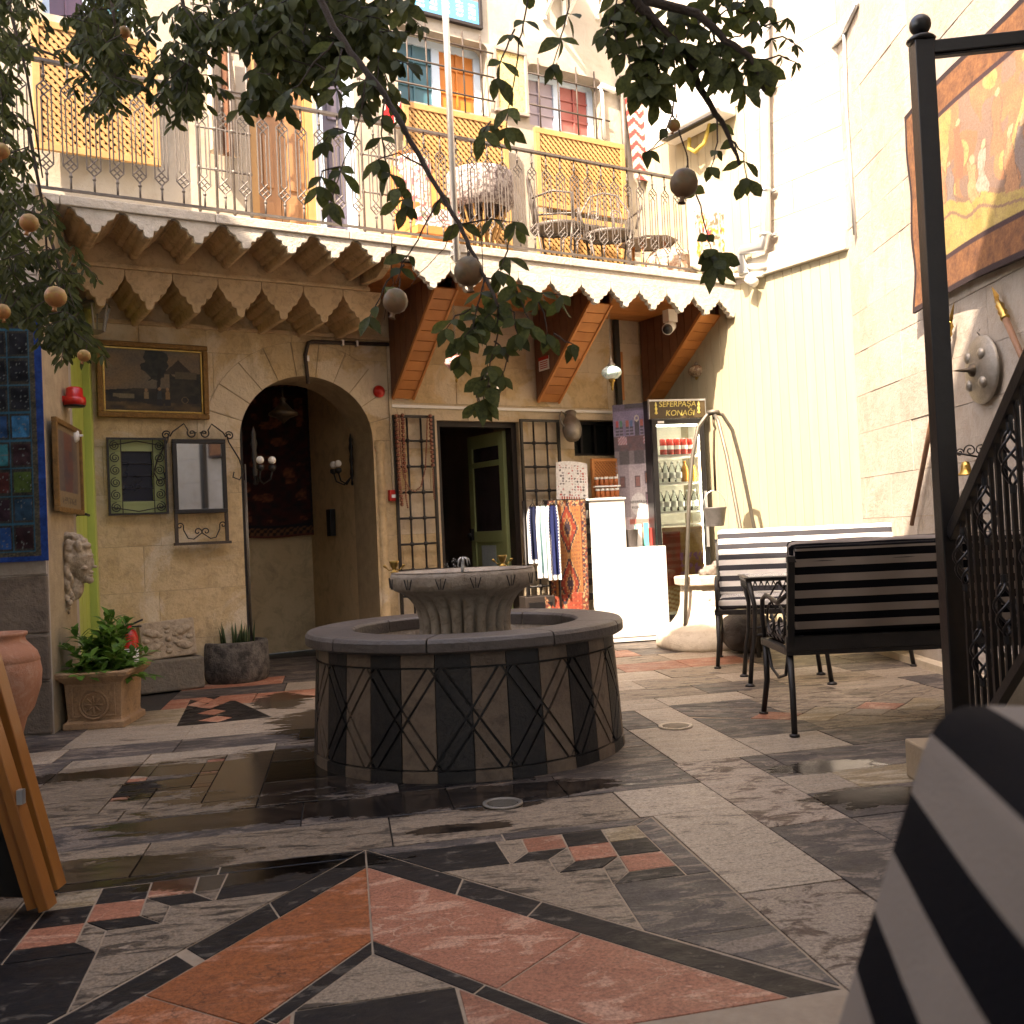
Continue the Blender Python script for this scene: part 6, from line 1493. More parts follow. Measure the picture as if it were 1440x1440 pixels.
b.build('black_stripe', MT['black_pl'], cn)
# printed product sheet standing on top
s0 = D(783, 705, CD - .08); s1 = D(827, 698, CD + .0)
ps = thing('product_sheet', 'white round topped sheet with small red and black drawings standing above the carpet', 'sign', s0, math.atan2(s1.y - s0.y, s1.x - s0.x))
sw_ = (Vector((s1.x, s1.y)) - Vector((s0.x, s0.y))).length; sh_ = D(805, 646, CD).z - s0.z
ps.rotation_euler = (math.radians(-8), math.radians(4), ps.rotation_euler.z)
def sheetc(x, z):
    c = (.8, .8, .79)
    i, j = int(x * 11), int(z * 15); fx_, fz_ = (x * 11) % 1, (z * 15) % 1
    if .06 < x < .94 and .05 < z < .90 and hsh(i, j, 2) > .42:
        if math.hypot(fx_ - .5 + (hsh(i, j, 5) - .5) * .4, fz_ - .5) < .18 + hsh(i, j, 7) * .26 and vn(x * 70, z * 90, 4) > .35: c = lin((180, 40, 40)) if hsh(i, j, 9) > .55 else lin((70, 64, 70))
    if .05 < z < .13 and .1 < x < .75: c = lin((185, 70, 50)) if int(x * 26) % 2 == 0 else (.8, .8, .79)
    return c
painted('sheet', sw_, sh_, 90, 120, sheetc, MT['vwhite'], ps, (0, 0, 0), .004, bulge=lambda x, z: (0, 0, (-.018 * (2 * x - 1) ** 2) * (z > .93)))
# rack of jars and boxes
r0 = D(838, 699, CD + .12); jr = thing('jar_rack', 'small white stand with two tiers of white lidded jars on the tall counter', 'rack', (r0.x, r0.y, ztall + .022), cn.rotation_euler.z)
MB().box(0, .24, 0, .10, 0, .012).box(0, .24, .02, .12, .105, .117).box(.0, .01, .09, .10, .012, .22).box(.23, .24, .09, .10, .012, .22).build('stand', MT['white'], jr)
M_jar = M('amber_jar', (.45, .14, .05), rough=.2, bump=0)
for tier in range(2):
    for k in range(5):
        loc = jr.location + Matrix.Rotation(jr.rotation_euler.z, 3, 'Z') @ Vector((.03 + k * .045, .045 + tier * .02, .0125 + tier * .105))
        if tier == 0 and k == 0:
            j0 = thing('jar', 'first small amber jar with white lid from the left in the lower rack row', 'jar', loc, 0, 'jars in the white rack'); MB().lathe([(.018, 0), (.020, .01), (.020, .05), (.016, .06)], 12).build('jar_body', M_jar, j0); MB().lathe([(.02, .06), (.02, .075), (.018, .078)], 12).build('lid', MT['white'], j0)
        else:
            c = copy_tree(j0); c.location = loc
            c['label'] = ORD[k] + ' small amber jar with white lid from the left in the ' + ('lower', 'upper')[tier] + ' rack row'
# lattice behind the rack, red box, basket
lt_ = wthing(WB, 'wooden_lattice', 'small brown wooden lattice under the dark hatch', 'lattice', Wu(832, 700, .15)[0], Wu(850, 705, .15)[1], .15)
u1_, z1_ = Wu(868, 645, .15); lw_ = u1_ - Wu(832, 700, .15)[0]; lh_ = z1_ - Wu(850, 705, .15)[1]
lp = lattice('lattice_panel', 0, lw_, 0, lh_, .032, 0, 'brown lattice', lt_, MT['wood'], .03)
rb_ = D(774, 700, CD + .25); rbx = thing('red_box', 'dark red box behind the printed sheet next to the iron gate', 'box', (rb_.x, rb_.y, D(777, 697, CD + .2).z), cn.rotation_euler.z)
MB().box(0, .10, 0, .05, 0, D(777, 661, CD + .2).z - rbx.location.z).build('box', M('wine_box', (.28, .02, .03), rough=.4), rbx, bevel=.003)
bk = D(883, 768, CD - .0); bs = thing('waste_basket', 'small dark wicker basket standing on the low white counter box', 'basket', (bk.x + .03, bk.y + .06, zlow + .002), 0)
MB().lathe([(.055, 0), (.075, .15), (.078, .155), (.068, .15), (.05, .01)], 20, cap=False, mod=lambda a, z_: 1 + .03 * math.sin(a * 14 + z_ * 200)).build('basket_body', M('dark_wicker', (.10, .085, .08), rough=.8, bump=.5, bs=200), bs)
bg_ = thing('paper_bags', 'patterned paper bags and cards standing on the low counter box behind the basket', 'bags', (bk.x + .10, bk.y + .12, zlow + .002), cn.rotation_euler.z)
for i, (c_, x_) in enumerate((((.8, .78, .78), .0), ((.08, .55, .45), .07), ((.62, .06, .05), .115), ((.45, .5, .35), .03), ((.7, .5, .5), .16))):
    MB().box(x_, x_ + .045, i * .02, i * .02 + .012, 0, .20 - .02 * i + .03 * (i % 2)).build('bag', M('bag_%d' % i, c_, rough=.6, bump=0), bg_)
# sack on the floor between counter and fridge
sk = thing('cloth_sack', 'white cloth sack slumped on the floor between counter and fridge', 'sack', (*G(933, 893), 0), 0)
sz_ = D(930, 826, sk.location.y).z
blob('sack_body', M('cream_cloth', (.66, .58, .46), (.55, .46, .35), rough=.9, scale=8, bump=.4, bs=60), sk, [((0, .0, .09), .10, (1.15, 1, .95)), ((-.02, .02, sz_ * .45), .085, (1, .9, 1.3)), ((-.03, .02, sz_ * .75), .05, (1, .8, 1.8)), ((.05, -.02, .10), .07)], vox=.012, disp=.04, sc_=.08)
# ------------------------------------------------------------------ carpets and clothes on a rail in front of the gate
def carpet(x, z, seed=0, f1=(196, 96, 52), f2=(64, 52, 78), fld=(214, 142, 82)):
    e = min(x, 1 - x); ez_ = min(z, 1 - z)
    if e < .14 or ez_ < .06:
        i = int(z * 34) if e < .14 else int(x * 12); c = lin(f2)
        if (i + (1 if e < .07 else 0)) % 2: c = lin((178, 92, 62))
        if vn(x * 40, z * 90, 7 + seed) > .62: c = lin((222, 190, 140))
        if abs(e - .14) < .014 or abs(e - .01) < .01: c = lin((120, 40, 30))
        return tuple(v * .5 for v in mixl(c, lin((150, 120, 104)), .2))
    X, Z = abs(x - .5) / .36, abs((z * 1.9 + .1) % 1 - .5) * 2
    st_ = int(Z * 9) / 9; k_ = X * .95 + st_ * .8
    c = lin(fld)
    if k_ < .25: c = lin(f2)
    elif k_ < .36: c = lin((214, 150, 96))
    elif k_ < .62: c = lin((190, 64, 40))
    elif k_ < .74: c = lin((52, 42, 66))
    elif k_ < .80: c = lin((222, 176, 120))
    gx_, gz_ = (x * 11) % 1 - .5, (z * 26) % 1 - .5
    if abs(gx_) + abs(gz_) < .26 and (int(x * 11) + int(z * 26)) % 2: c = mixl(c, lin(f1 if k_ > .8 else (228, 190, 140)), .8)
    if abs(abs(gx_) - .3) < .07 and abs(gz_) < .3 and k_ > .8: c = mixl(c, lin(f2), .6)
    return tuple(v * .5 for v in mixl(c, lin((150, 120, 104)), .2))
q0 = D(777, 850, CD - .28); q1 = D(829, 850, CD - .16)
zc1 = D(805, 703, CD - .22).z; zc0 = .05
cr = thing('carpet', 'orange and blue patterned carpet hanging left of the white counter', 'carpet', (q0.x, q0.y, 0), math.atan2(q1.y - q0.y, q1.x - q0.x))
cwid = (Vector((q1.x, q1.y)) - Vector((q0.x, q0.y))).length
painted('carpet_cloth', cwid, zc1 - .36, 70, 150, carpet, MT['cloth'], cr, (0, 0, .36), .008, bulge=lambda x, z: (0, .010 * math.sin(x * 9 + z * 3), 0))
MB().box(-.02, cwid + .02, .02, .05, zc1 - .03, zc1 + .01).box(0, .03, .03, .06, 0, zc1 - .03).box(cwid - .03, cwid, .03, .06, 0, zc1 - .03).build('stand', MT['dark_brown'], cr)
cr2 = thing('carpet', 'red patterned carpet draped low below the orange one by the fountain', 'carpet', (q0.x - .07, q0.y - .06, .03), cr.rotation_euler.z)
painted('carpet_cloth', cwid + .05, .44, 70, 80, lambda x, z: carpet(x, z * .5 + .1, 4, (230, 150, 110), (120, 50, 46), (206, 84, 56)), MT['cloth'], cr2, (0, 0, 0), .008, bulge=lambda x, z: (0, .02 * math.sin(x * 7 + z * 5) - .05 * (1 - z), -.05 * max(0, .5 - abs(x - .2)) * z))
# dresses on hangers
d0 = D(741, 715, CD - .36); d1 = D(779, 715, CD - .30)
zr_ = D(760, 712, CD - .33).z
rk = thing('clothes_rail', 'low clothes rail with hangers between green door and carpet', 'clothes rail', (d0.x, d0.y, 0), math.atan2(d1.y - d0.y, d1.x - d0.x))
rw2 = (Vector((d1.x, d1.y)) - Vector((d0.x, d0.y))).length
b = MB(); b.tube([(-.03, 0, 0), (-.03, 0, zr_ + .05), (rw2 + .02, 0, zr_ + .05), (rw2 + .02, 0, 0)], .011, 8); b.build('rail_frame', MT['iron'], rk)
def garment(x0, wd_, lab, base, trim, z0, col2, seed):
    t = thing('dress', lab, 'dress', rk.location + Matrix.Rotation(rk.rotation_euler.z, 3, 'Z') @ Vector((x0, -.02 - seed * .02, z0)), rk.rotation_euler.z)
    h_ = zr_ - z0
    def gc(x, z):
        e = min(x, 1 - x)
        if e < .16 and (int(z * 46) % 2 or e < .08): return lin(trim)
        if z < .06: return lin(trim)
        return mixl(lin(base), lin(col2), vn(x * 18, z * 3, seed))
    painted('dress_cloth', wd_, h_, 40, 70, gc, MT['cloth'], t, (0, 0, 0), .006, bulge=lambda x, z: ((.5 - x) * wd_ * .45 * max(0, z - .8) * 5 * .6, .022 * math.sin(x * 16 + seed) * (1.1 - z), 0))
    MB().tube([(wd_ * .2, .003, h_ - .01), (wd_ / 2, .003, h_ + .03), (wd_ * .8, .003, h_ - .01)], .006, 6).tube([(wd_ / 2, .003, h_ + .03), (wd_ / 2, .003, h_ + .065)], .003, 6).build('hanger', MT['dark_brown'], t)
garment(-.01, .10, 'navy dress with white zigzag edging at the left end of the clothes rail', (26, 34, 70), (226, 228, 230), D(750, 792, CD - .3).z, (20, 26, 52), 1)
garment(.06, .12, 'pale blue dress with white lace edging on the clothes rail', (176, 204, 206), (236, 238, 238), D(765, 812, CD - .3).z, (150, 186, 192), 2)
garment(.145, .11, 'dark blue dress with white lace hem next to the orange carpet', (34, 44, 92), (236, 236, 232), D(775, 815, CD - .3).z, (24, 34, 76), 3)
bx = D(745, 868, CD - .4); bb = thing('dark_chest', 'dark wooden chest on the floor behind the fountain rim below the dresses', 'chest', (bx.x - .03, bx.y - .0, 0), rk.rotation_euler.z); MB().box(0, .26, 0, .2, 0, .46).build('chest_body', MT['dark_brown'], bb, bevel=.006); MB().box(.03, .23, -.006, 0, .05, .2).box(.03, .23, -.006, 0, .25, .41).build('front_panel', MT['black_pl'], bb)
# ------------------------------------------------------------------ iron tripod well frame with bucket
P = lambda x, y, d: D(x, y, d)
tr_ = thing('tripod_frame', 'grey iron frame of bent bars standing before the fridge, bucket hung from its top', 'stand', (0, 0, 0), 0)
apex = P(1003, 582, 8.0); fA = Vector((*G(962, 885), 0)); 
apex.z = P(1003, 580, 8.0).z
iron2 = M('grey_iron_bar', (.16, .145, .12), (.10, .09, .075), rough=.5, metal=.5, scale=20)
fA = P(961, 884, 8.0); fA.z = 0
b = MB(); b.tube([fA, P(969, 700, 8.0), P(974, 640, 8.0), P(982, 600, 8.0), P(994, 584, 8.0), apex], .016, 8); b.build('bent_bar', iron2, tr_)
b = MB(); q = [apex, P(1016, 583, 8.02), P(1030, 605, 8.05), P(1042, 650, 8.1), P(1062, 748, 8.2)]; e2 = q[-1] + (q[-1] - q[-2]).normalized() * .9; e2.z = 0.0; q[-1] = q[-1]; b.tube(q + [e2], .016, 8); b.build('bent_bar', iron2, tr_)
b = MB(); q = [apex, P(1010, 592, 7.9), P(1022, 640, 7.8), P(1042, 748, 7.6)]; e2 = q[-1] + (q[-1] - q[-2]).normalized() * .7; e2.z = 0.0; b.tube(q + [e2], .016, 8); b.build('bent_bar', iron2, tr_)
MB().lathe([(.05, -.015), (.055, 0), (.05, .015), (.03, .02), (.001, .02)], 16, apex).build('top_boss', iron2, tr_)
hk = MB(); hk.tube([apex + Vector((0, 0, -.02)), apex + Vector((0, 0, -.10)), apex + Vector((.012, 0, -.13)), apex + Vector((0, 0, -.15)), P(1004, 640, 7.98), P(1006, 690, 7.98)], .010, 8); hk.build('hook', MT['bronze'], tr_)
bkp = P(1006, 740, 7.98); bh_ = P(1006, 714, 7.98).z - bkp.z
bu_ = thing('bucket', 'small dented zinc bucket hanging from the iron frame', 'bucket', bkp, 0)
MB().lathe([(.068, 0), (.070, .005), (.092, bh_ - .01), (.098, bh_), (.094, bh_ + .004), (.088, bh_ - .01), (.066, .012), (.001, .012)], 24, cap=False).build('bucket_body', M('dark_zinc', (.20, .19, .18), (.12, .115, .11), rough=.5, metal=.5, scale=20), bu_, shade=True)
MB().tube([(.095 * math.cos(math.radians(a)), 0, bh_ - .01 + .15 * math.sin(math.radians(a))) for a in range(0, 181, 15)], .004, 6).build('bail', MT['galv'], bu_)
# ------------------------------------------------------------------ stone pedestal, rock, stones on top
pc = G(1000, 915); pdst = thing('stone_pedestal', 'white carved stone pedestal with flared foot behind the left end of the striped bench', 'pedestal', (pc[0] + .03, pc[1] + .30, 0), math.radians(12))
dd_ = pc[1]; zt_ = P(985, 812, dd_).z; hw = (P(1004, 850, dd_).x - P(972, 850, dd_).x) * .75
def sqprof(b, lst):
    vs = []
    for w_, z_ in lst:
        for a in range(12):
            t = a / 12 * 2 * math.pi; c, s_ = math.cos(t), math.sin(t); m_ = max(abs(c), abs(s_)); r_ = w_ / (m_ ** .85); vs.append((r_ * c, r_ * s_, z_))
    n = len(lst); b.add(vs, [(k * 12 + j, k * 12 + (j + 1) % 12, (k + 1) * 12 + (j + 1) % 12, (k + 1) * 12 + j) for k in range(n - 1) for j in range(12)] + [tuple(range(12))[::-1], tuple((n - 1) * 12 + j for j in range(12))])
MT['ped'] = M('pale_marble', (.62, .55, .45), (.50, .43, .34), rough=.75, scale=6, bump=.4, bs=40, dirt=(.36, .29, .21), dirt_amt=.5)
hw = .13
b = MB(); b.smooth = True; sqprof(b, [(.37, 0), (.375, .03), (.37, .10), (.34, .115), (.335, .15), (.31, .17), (.25, .21), (.21, .27), (.185, .35), (.175, zt_ - .08)]); b.build('shaft', MT['ped'], pdst)
b = MB(); sqprof(b, [(.175, zt_ - .079), (.215, zt_ - .065), (.22, zt_ - .01), (.21, zt_)]); b.build('cap', MT['ped'], pdst)
blob('carved_ornament', MT['ped'], pdst, [((0, -.175, .36), .035, (1.3, .6, 1)), ((0, -.185, .31), .025), ((-.04, -.172, .40), .02), ((.04, -.172, .40), .02)], vox=.006)
stn = thing('stone_figure', 'small grey carved stone lying on top of the white pedestal', 'stone', (pdst.location.x + .06, pdst.location.y - .02, zt_ - .01), 0)
blob('stone_body', M('grey_stone', (.22, .19, .17), (.15, .13, .12), rough=.9, scale=10, bump=.6), stn, [((0, 0, .05), .06, (1.3, 1, .8)), ((.07, .02, .07), .045), ((-.07, 0, .03), .035), ((.03, -.03, .09), .035)], vox=.008, disp=.03, sc_=.04)
rc = G(1062, 922); rk2 = thing('round_rock', 'big round dark stone on the floor under the white striped bench', 'rock', (rc[0], rc[1] + .2, 0), 0)
rr = .5 * (P(1105, 890, rc[1] + .2).x - P(1016, 890, rc[1] + .2).x)
blob('rock_body', M('dark_rough_rock', (.10, .085, .07), (.06, .05, .04), rough=.95, scale=8, bump=1.0, bs=30), rk2, [((0, 0, rr * .66), rr * .86, (1.05, 1, .78)), ((-rr * .25, 0, rr * .75), rr * .7, (1, 1, .7)), ((rr * .05, 0, rr * .25), rr * .5, (1, 1, .6))], vox=.015, disp=.05, sc_=.12)
# ================================================================== BENCHES, TABLE, STAIR RAIL, RIGHT WALL
MT['str'] = stripes('black_and_cream_stripes', (.004, .0038, .005), (.26, .22, .19), .075, .5)
MT['strw'] = stripes('grey_and_white_stripes', (.045, .045, .052), (.68, .66, .63), .079, .5, .3)
def cushion(name, L_, prof_c, prof_n, parent, mat, ends=.03, v0=0., nx=20, puff=.006):
    # soft slab: closed cross-section in yz swept along x, ends drawn in; UV v = length round the section
    n = len(prof_c); vs = []; cx_ = sum(p[0] for p in prof_c) / n; cz_ = sum(p[1] for p in prof_c) / n
    cum = [0.]
    for i in range(1, n + 1): a, b = prof_c[i - 1], prof_c[i % n]; cum.append(cum[-1] + math.hypot(a[0] - b[0], a[1] - b[1]))
    xs = [0, ends * .25, ends] + [ends + (L_ - 2 * ends) * (i + 1) / nx for i in range(nx)] + [L_ - ends * .25, L_]
    for x in xs:
        e = min(x, L_ - x) / ends; k = 1 if e >= 1 else math.sqrt(max(0, 1 - (1 - e) ** 2))
        for i, p in enumerate(prof_c):
            q = prof_n[i]; ins = ends * (1 - k) * .8; wv = puff * math.sin(x * 17 + i) * .5
            vs.append((x, p[0] - q[0] * (ins - wv), p[1] - q[1] * (ins - wv)))
    m_ = len(xs); f = []; uv = []
    for j in range(m_ - 1):
        for i in range(n): f.append((j * n + i, (j + 1) * n + i, (j + 1) * n + (i + 1) % n, j * n + (i + 1) % n)); uv += [(xs[j], cum[i] + v0), (xs[j + 1], cum[i] + v0), (xs[j + 1], cum[i + 1] + v0), (xs[j], cum[i + 1] + v0)]
    f.append(tuple(range(n))); uv += [(0, cum[i] + v0) for i in range(n)]
    f.append(tuple((m_ - 1) * n + i for i in range(n))[::-1]); uv += [(0, cum[i] + v0) for i in range(n)][::-1]
    me = bpy.data.meshes.new(name); me.from_pydata(vs, [], f); me.materials.append(mat); l = me.uv_layers.new(name='UVMap'); l.data.foreach_set('uv', [c for q in uv for c in q])
    me.polygons.foreach_set('use_smooth', [True] * len(f)); me.update()
    bm = bmesh.new(); bm.from_mesh(me); bmesh.ops.recalc_face_normals(bm, faces=bm.faces); bm.to_mesh(me); bm.free()
    o = bpy.data.objects.new(name, me); COL.objects.link(o); o.parent = parent; return o
def rrect(y0, y1, z0, z1, r, tilt=0., n=4, org=None):
    P_, N_ = [], []
    for cx_, cz_, a0 in ((y1 - r, z1 - r, 0), (y0 + r, z1 - r, 90), (y0 + r, z0 + r, 180), (y1 - r, z0 + r, 270)):
        for i in range(n + 1): a = math.radians(a0 + 90 * i / n); P_.append((cx_ + r * math.cos(a), cz_ + r * math.sin(a))); N_.append((math.cos(a), math.sin(a)))
    # add points along the long sides so stripes stay even
    c, s_ = math.cos(tilt), math.sin(tilt); o_ = org or (0, 0)
    rot = lambda p: (c * p[0] - s_ * p[1], s_ * p[0] + c * p[1])
    return [(rot((p[0] - o_[0], p[1] - o_[1]))[0] + o_[0], rot((p[0] - o_[0], p[1] - o_[1]))[1] + o_[1]) for p in P_], [rot(q) for q in N_]
def bench(label, loc, rz, L_, mat, Hb, back_panel=True, ztop=None):
    # local: x along the bench, sitter looks towards -y, back at +y
    t = thing('garden_bench', label, 'bench', loc, rz, 'iron garden benches with striped cushions')
    hs_, dpt = .40, .50; fe = MT['iron']; lean = math.radians(12)
    by = lambda z_: dpt - .02 + (z_ - hs_) * math.tan(lean) if z_ > hs_ else dpt - .02
    b = MB(); b.box(.0, L_, .0, .035, hs_ - .035, hs_); b.box(0, L_, dpt - .04, dpt - .005, hs_ - .035, hs_); b.box(0, .035, .035, dpt - .04, hs_ - .035, hs_); b.box(L_ - .035, L_, .035, dpt - .04, hs_ - .035, hs_)
    for i in range(8): b.box(.035 + (L_ - .07) * (i + .4) / 8, .035 + (L_ - .07) * (i + .6) / 8, .035, dpt - .04, hs_ - .02, hs_ - .008)
    b.build('seat_frame', fe, t, bevel=.003)
    for xx in (.02, L_ - .02):
        s_ = -1 if xx < L_ / 2 else 1
        MB().tube([(xx, .02, hs_ - .03), (xx + s_ * .0, .01, hs_ * .45), (xx + s_ * .015, -.03, .012)], [.017, .015, .014], 8).lathe([(.024, 0), (.024, .012)], 10, (xx + s_ * .016, -.032, 0)).build('leg', fe, t)
        MB().tube([(xx, dpt - .03, hs_ - .03), (xx, dpt - .015, hs_ * .45), (xx + s_ * .02, dpt + .055, .012)], [.017, .015, .014], 8).lathe([(.024, 0), (.024, .012)], 10, (xx + s_ * .021, dpt + .057, 0)).build('leg', fe, t)
        # side: armrest with scrollwork
        b = MB(); b.tube([(xx, .0, hs_), (xx, -.02, hs_ + .12), (xx, .0, hs_ + .20), (xx, .08, hs_ + .225), (xx, dpt * .6, hs_ + .20), (xx, by(hs_ + .27), hs_ + .27)], .012, 8)
        b.tube([(xx, q[0], q[2]) for q in [(a[0], a[1], a[2]) for a in spiral(.16, hs_ + .10, .09, .02, 90, 500, 22)]], .007, 6); b.tube([(xx, a[0], a[2]) for a in spiral(.34, hs_ + .10, .085, .02, 90, -320, 22)], .007, 6)
        b.tube([(xx, .06, hs_ - .03), (xx, .12, hs_ - .14), (xx, .25, hs_ - .17), (xx, .38, hs_ - .14), (xx, dpt - .06, hs_ - .03)], .008, 6)
        b.build('armrest', fe, t)
        MB().bar((xx, dpt - .02, hs_ - .02), (xx, by(Hb - .04), Hb - .04), .032, .028, up=(0, 1, 0)).build('back_post', fe, t, bevel=.003)
    b = MB(); b.bar((0, by(hs_ + .02), hs_ + .02), (L_, by(hs_ + .02), hs_ + .02), .03, .07, up=(0, 0, 1)); b.bar((0, by(Hb - .05), Hb - .05), (L_, by(Hb - .05), Hb - .05), .03, .03)
    b.bar((0, by(hs_ + .12), hs_ + .10), (L_, by(hs_ + .12), hs_ + .10), .022, .022)
    b.build('back_frame', fe, t, bevel=.003)
    pc_, nc_ = rrect(.0, dpt - .03, hs_ + .002, hs_ + .085, .03)
    cushion('seat_cushion', L_ - .06, pc_, nc_, t, mat).location = (.03, 0, 0)
    th_ = .085; ph = Hb - hs_ - .03
    pc_, nc_ = rrect(-th_ - .014, -.016, .0, ph, .03, -lean, org=(0, 0))
    # slack so the cushion top shows above the frame
    c = cushion('back_cushion', L_ - .05, pc_, nc_, t, mat, v0=.012); c.location = (.025, dpt - .02, hs_ + .06)
    if back_panel:
        pc_, nc_ = rrect(-.012, .022, .05, ph + .02, .008, -lean, org=(0, 0))
        cushion('back_cover', L_ - .07, pc_, nc_, t, mat, ends=.01, puff=.002).location = (.035, dpt - .018, hs_ + .03)
    return t
rl0 = G(1119, 1037); b2L = 1.22
bench('black bench seen from behind with dark striped cushions right of the fountain', (rl0[0] + b2L, rl0[1] + .07 + .50, 0), math.radians(180), b2L, MT['str'], .87)
# front feet of this bench point away from the camera; the far bench faces the camera
bl = G(1010, 940); br_len = 1.62
angb = math.radians(-14)
bench('sunlit bench with grey and white striped cushions facing the viewer by the yellow wall', (bl[0] - .0, bl[1] + .03, 0), angb, 1.28, MT['strw'], .92, False)
# side table between the benches
tl = G(1062, 963); tb = thing('side_table', 'small black cast iron side table between the two striped benches', 'table', (tl[0] - .02, tl[1] - .05, 0), math.radians(-8))
tw_, tdp = .46, .42; tz = D(1075, 812, tl[1] - .2).z
b = MB(); b.box(-.02, tw_, -.02, tdp, tz - .03, tz - .012); b.box(-.03, tw_ + .01, -.03, tdp + .01, tz - .012, tz - .004); b.build('table_top', MT['iron'], tb, bevel=.004)
MB().box(.0, tw_ - .02, .0, tdp - .02, tz - .0035, tz).build('glass_top', M('frosted_glass_top', (.55, .56, .55), rough=.15, bump=0, spec=.8), tb)
b = MB()
for i in range(12): x_ = .0 + (tw_ - .02) * (i + .5) / 12; b.tube([(x_ - .018, -.01, tz - .03), (x_, -.01, tz - .075), (x_ + .018, -.01, tz - .03)], .005, 5); b.tube([(-.01, x_ - .018, tz - .03), (-.01, x_, tz - .075), (-.01, x_ + .018, tz - .03)], .005, 5)
b.build('fretwork', MT['iron'], tb)
for xx, yy in ((0, 0), (tw_ - .02, 0), (0, tdp - .02), (tw_ - .02, tdp - .02)):
    sx = -1 if xx == 0 else 1
    b = MB(); b.tube([(xx, yy, tz - .03), (xx - sx * .03, yy, tz * .72), (xx - sx * .02, yy, tz * .45), (xx, yy, .2), (xx + sx * .02, yy, .01)], [.017, .014, .013, .013, .015], 8); b.lathe([(.03, 0), (.028, .01), (.01, .02)], 10, (xx + sx * .022, yy, 0)); b.build('leg', MT['iron'], tb)
for yy in (0, tdp - .02):
    b = MB()
    for sg in (1, -1): b.tube([(tw_ / 2 - .01 + sg * .0, yy, tz - .06), (tw_ / 2 + sg * .07, yy, tz - .16), (tw_ / 2 + sg * .02, yy, tz - .26), (tw_ / 2 + sg * .09, yy, tz - .36)], .007, 6)
    b.tube([(.01, yy, tz - .36), (tw_ / 2, yy, tz - .34), (tw_ - .03, yy, tz - .36)], .008, 6); b.build('stretcher', MT['iron'], tb)
# foreground bench back, close to the camera
fa = math.radians(10.7); Pf = D(1302, 984, .60)
fbn = thing('near_bench', 'close dark striped bench cushion filling the lower right corner', 'bench', (Pf.x, Pf.y, 0), math.atan2(-math.cos(fa), -math.sin(fa)))
# local x runs towards the camera, local +y is to the right of the picture (behind the cushion is -y ... )
zt_ = Pf.z; lean = math.radians(19)
MT['str2'] = stripes('near_black_and_cream_stripes', (.0035, .0032, .005), (.27, .215, .17), .0725, .5, .72)
pc_, nc_ = [], []
hh = .62; th_ = .11; pts = []
# section in (y, z): front face from top to bottom, y grows into the courtyard (left of picture is -local y)
def sec(r=.024):
    P_, N_ = rrect(0, th_, -hh, 0, r, 0, n=5)
    k = math.tan(lean)
    return [(p[0] + p[1] * (-k) * -1, p[1]) for p in P_], N_
pc_, nc_ = sec()
cu = cushion('back_cushion', 1.5, pc_, nc_, fbn, MT['str2'], ends=.022, v0=0.0, nx=30, puff=.003); cu.location = (0, 0, zt_)
b = MB(); b.bar((.02, -.30, .40), (1.5, -.30, .40), .03, .03); 
for xx in (.04, 1.46): b.tube([(xx, -.22, .40), (xx, -.25, .0)], .016, 8); b.tube([(xx, -.65, .40), (xx, -.66, .0)], .016, 8)
b.build('frame', MT['iron'], fbn)
# ------------------------------------------------------------------ stair with iron railing
PD = 3.45
pt_ = D(1297, 50, PD); pb_ = D(1345, 1003, PD)
px_ = (pt_.x + pb_.x) / 2
st_ = thing('stair_railing', 'black iron stair railing with twisted basket balusters and a tall square post with ball top', 'railing', (px_, PD, 0), 0)
fe2 = MT['iron']; MT['iron_s'] = M('satin_black_iron', (.006, .0055, .0065), (.014, .012, .012), rough=.35, scale=22, bump=.1, spec=.6)
zt_ = D(1297, 52, PD).z; pw = .066
MB().box(-pw / 2, pw / 2, -pw / 2, pw / 2, .0, zt_ - .02).build('post', MT['iron_s'], st_, bevel=.004)
MB().lathe([(.045, zt_ - .02), (.050, zt_ - .012), (.040, zt_ - .002), (.020, zt_ + .002), (.020, zt_ + .008)], 20).ball((0, 0, zt_ + .042), .037, 20).build('ball_finial', MT['iron_s'], st_)
MB().bar((pw / 2, 0, zt_ - .045), (1.3, -.18, zt_ - .045), .05, .045, up=(0, 0, 1)).bar((pw / 2, 0.0, zt_ - .072), (1.3, -.18, zt_ - .072), .03, .008).build('top_beam', MT['iron_s'], st_, bevel=.003)
# handrail from post up towards the viewer
def rp(x, y):
    # point of the stair plane (x = px_) seen at picture x, y
    r = ray(x, y); t = px_ / r[0]; return Vector((0, r[1] * t - PD, HC + r[2] * t))
h0 = rp(1334, 752); h1 = rp(1440, 508); dv = (h1 - h0).normalized()
h0.y = 0; hr0 = Vector((0, -pw / 2, h0.z)); hr1 = hr0 + dv * 1.75
MB().bar(hr0, hr1, .045, .035, up=(1, 0, 0)).build('handrail', MT['iron_s'], st_, bevel=.003)
low0 = Vector((0, -pw / 2, .16)); low1 = low0 + dv * 1.75
MB().bar(low0, low1, .03, .03, up=(1, 0, 0)).build('lower_rail', MT['iron_s'], st_)
def basket(zc, h=.17, r=.030):
    b = MB()
    for k in range(4):
        pts = []
        for i in range(15): t = i / 14; a = k * math.pi / 2 + t * math.pi * 1.5; rr = r * math.sin(math.pi * t) ** .8 + .003; pts.append((rr * math.cos(a), rr * math.sin(a), zc - h / 2 + h * t))
        b.tube(pts, .0048, 6)
    b.lathe([(.011, -.012), (.011, .012)], 8, (0, 0, zc + h / 2 + .01)); b.lathe([(.011, -.012), (.011, .012)], 8, (0, 0, zc - h / 2 - .01)); return b
ns = 13; 
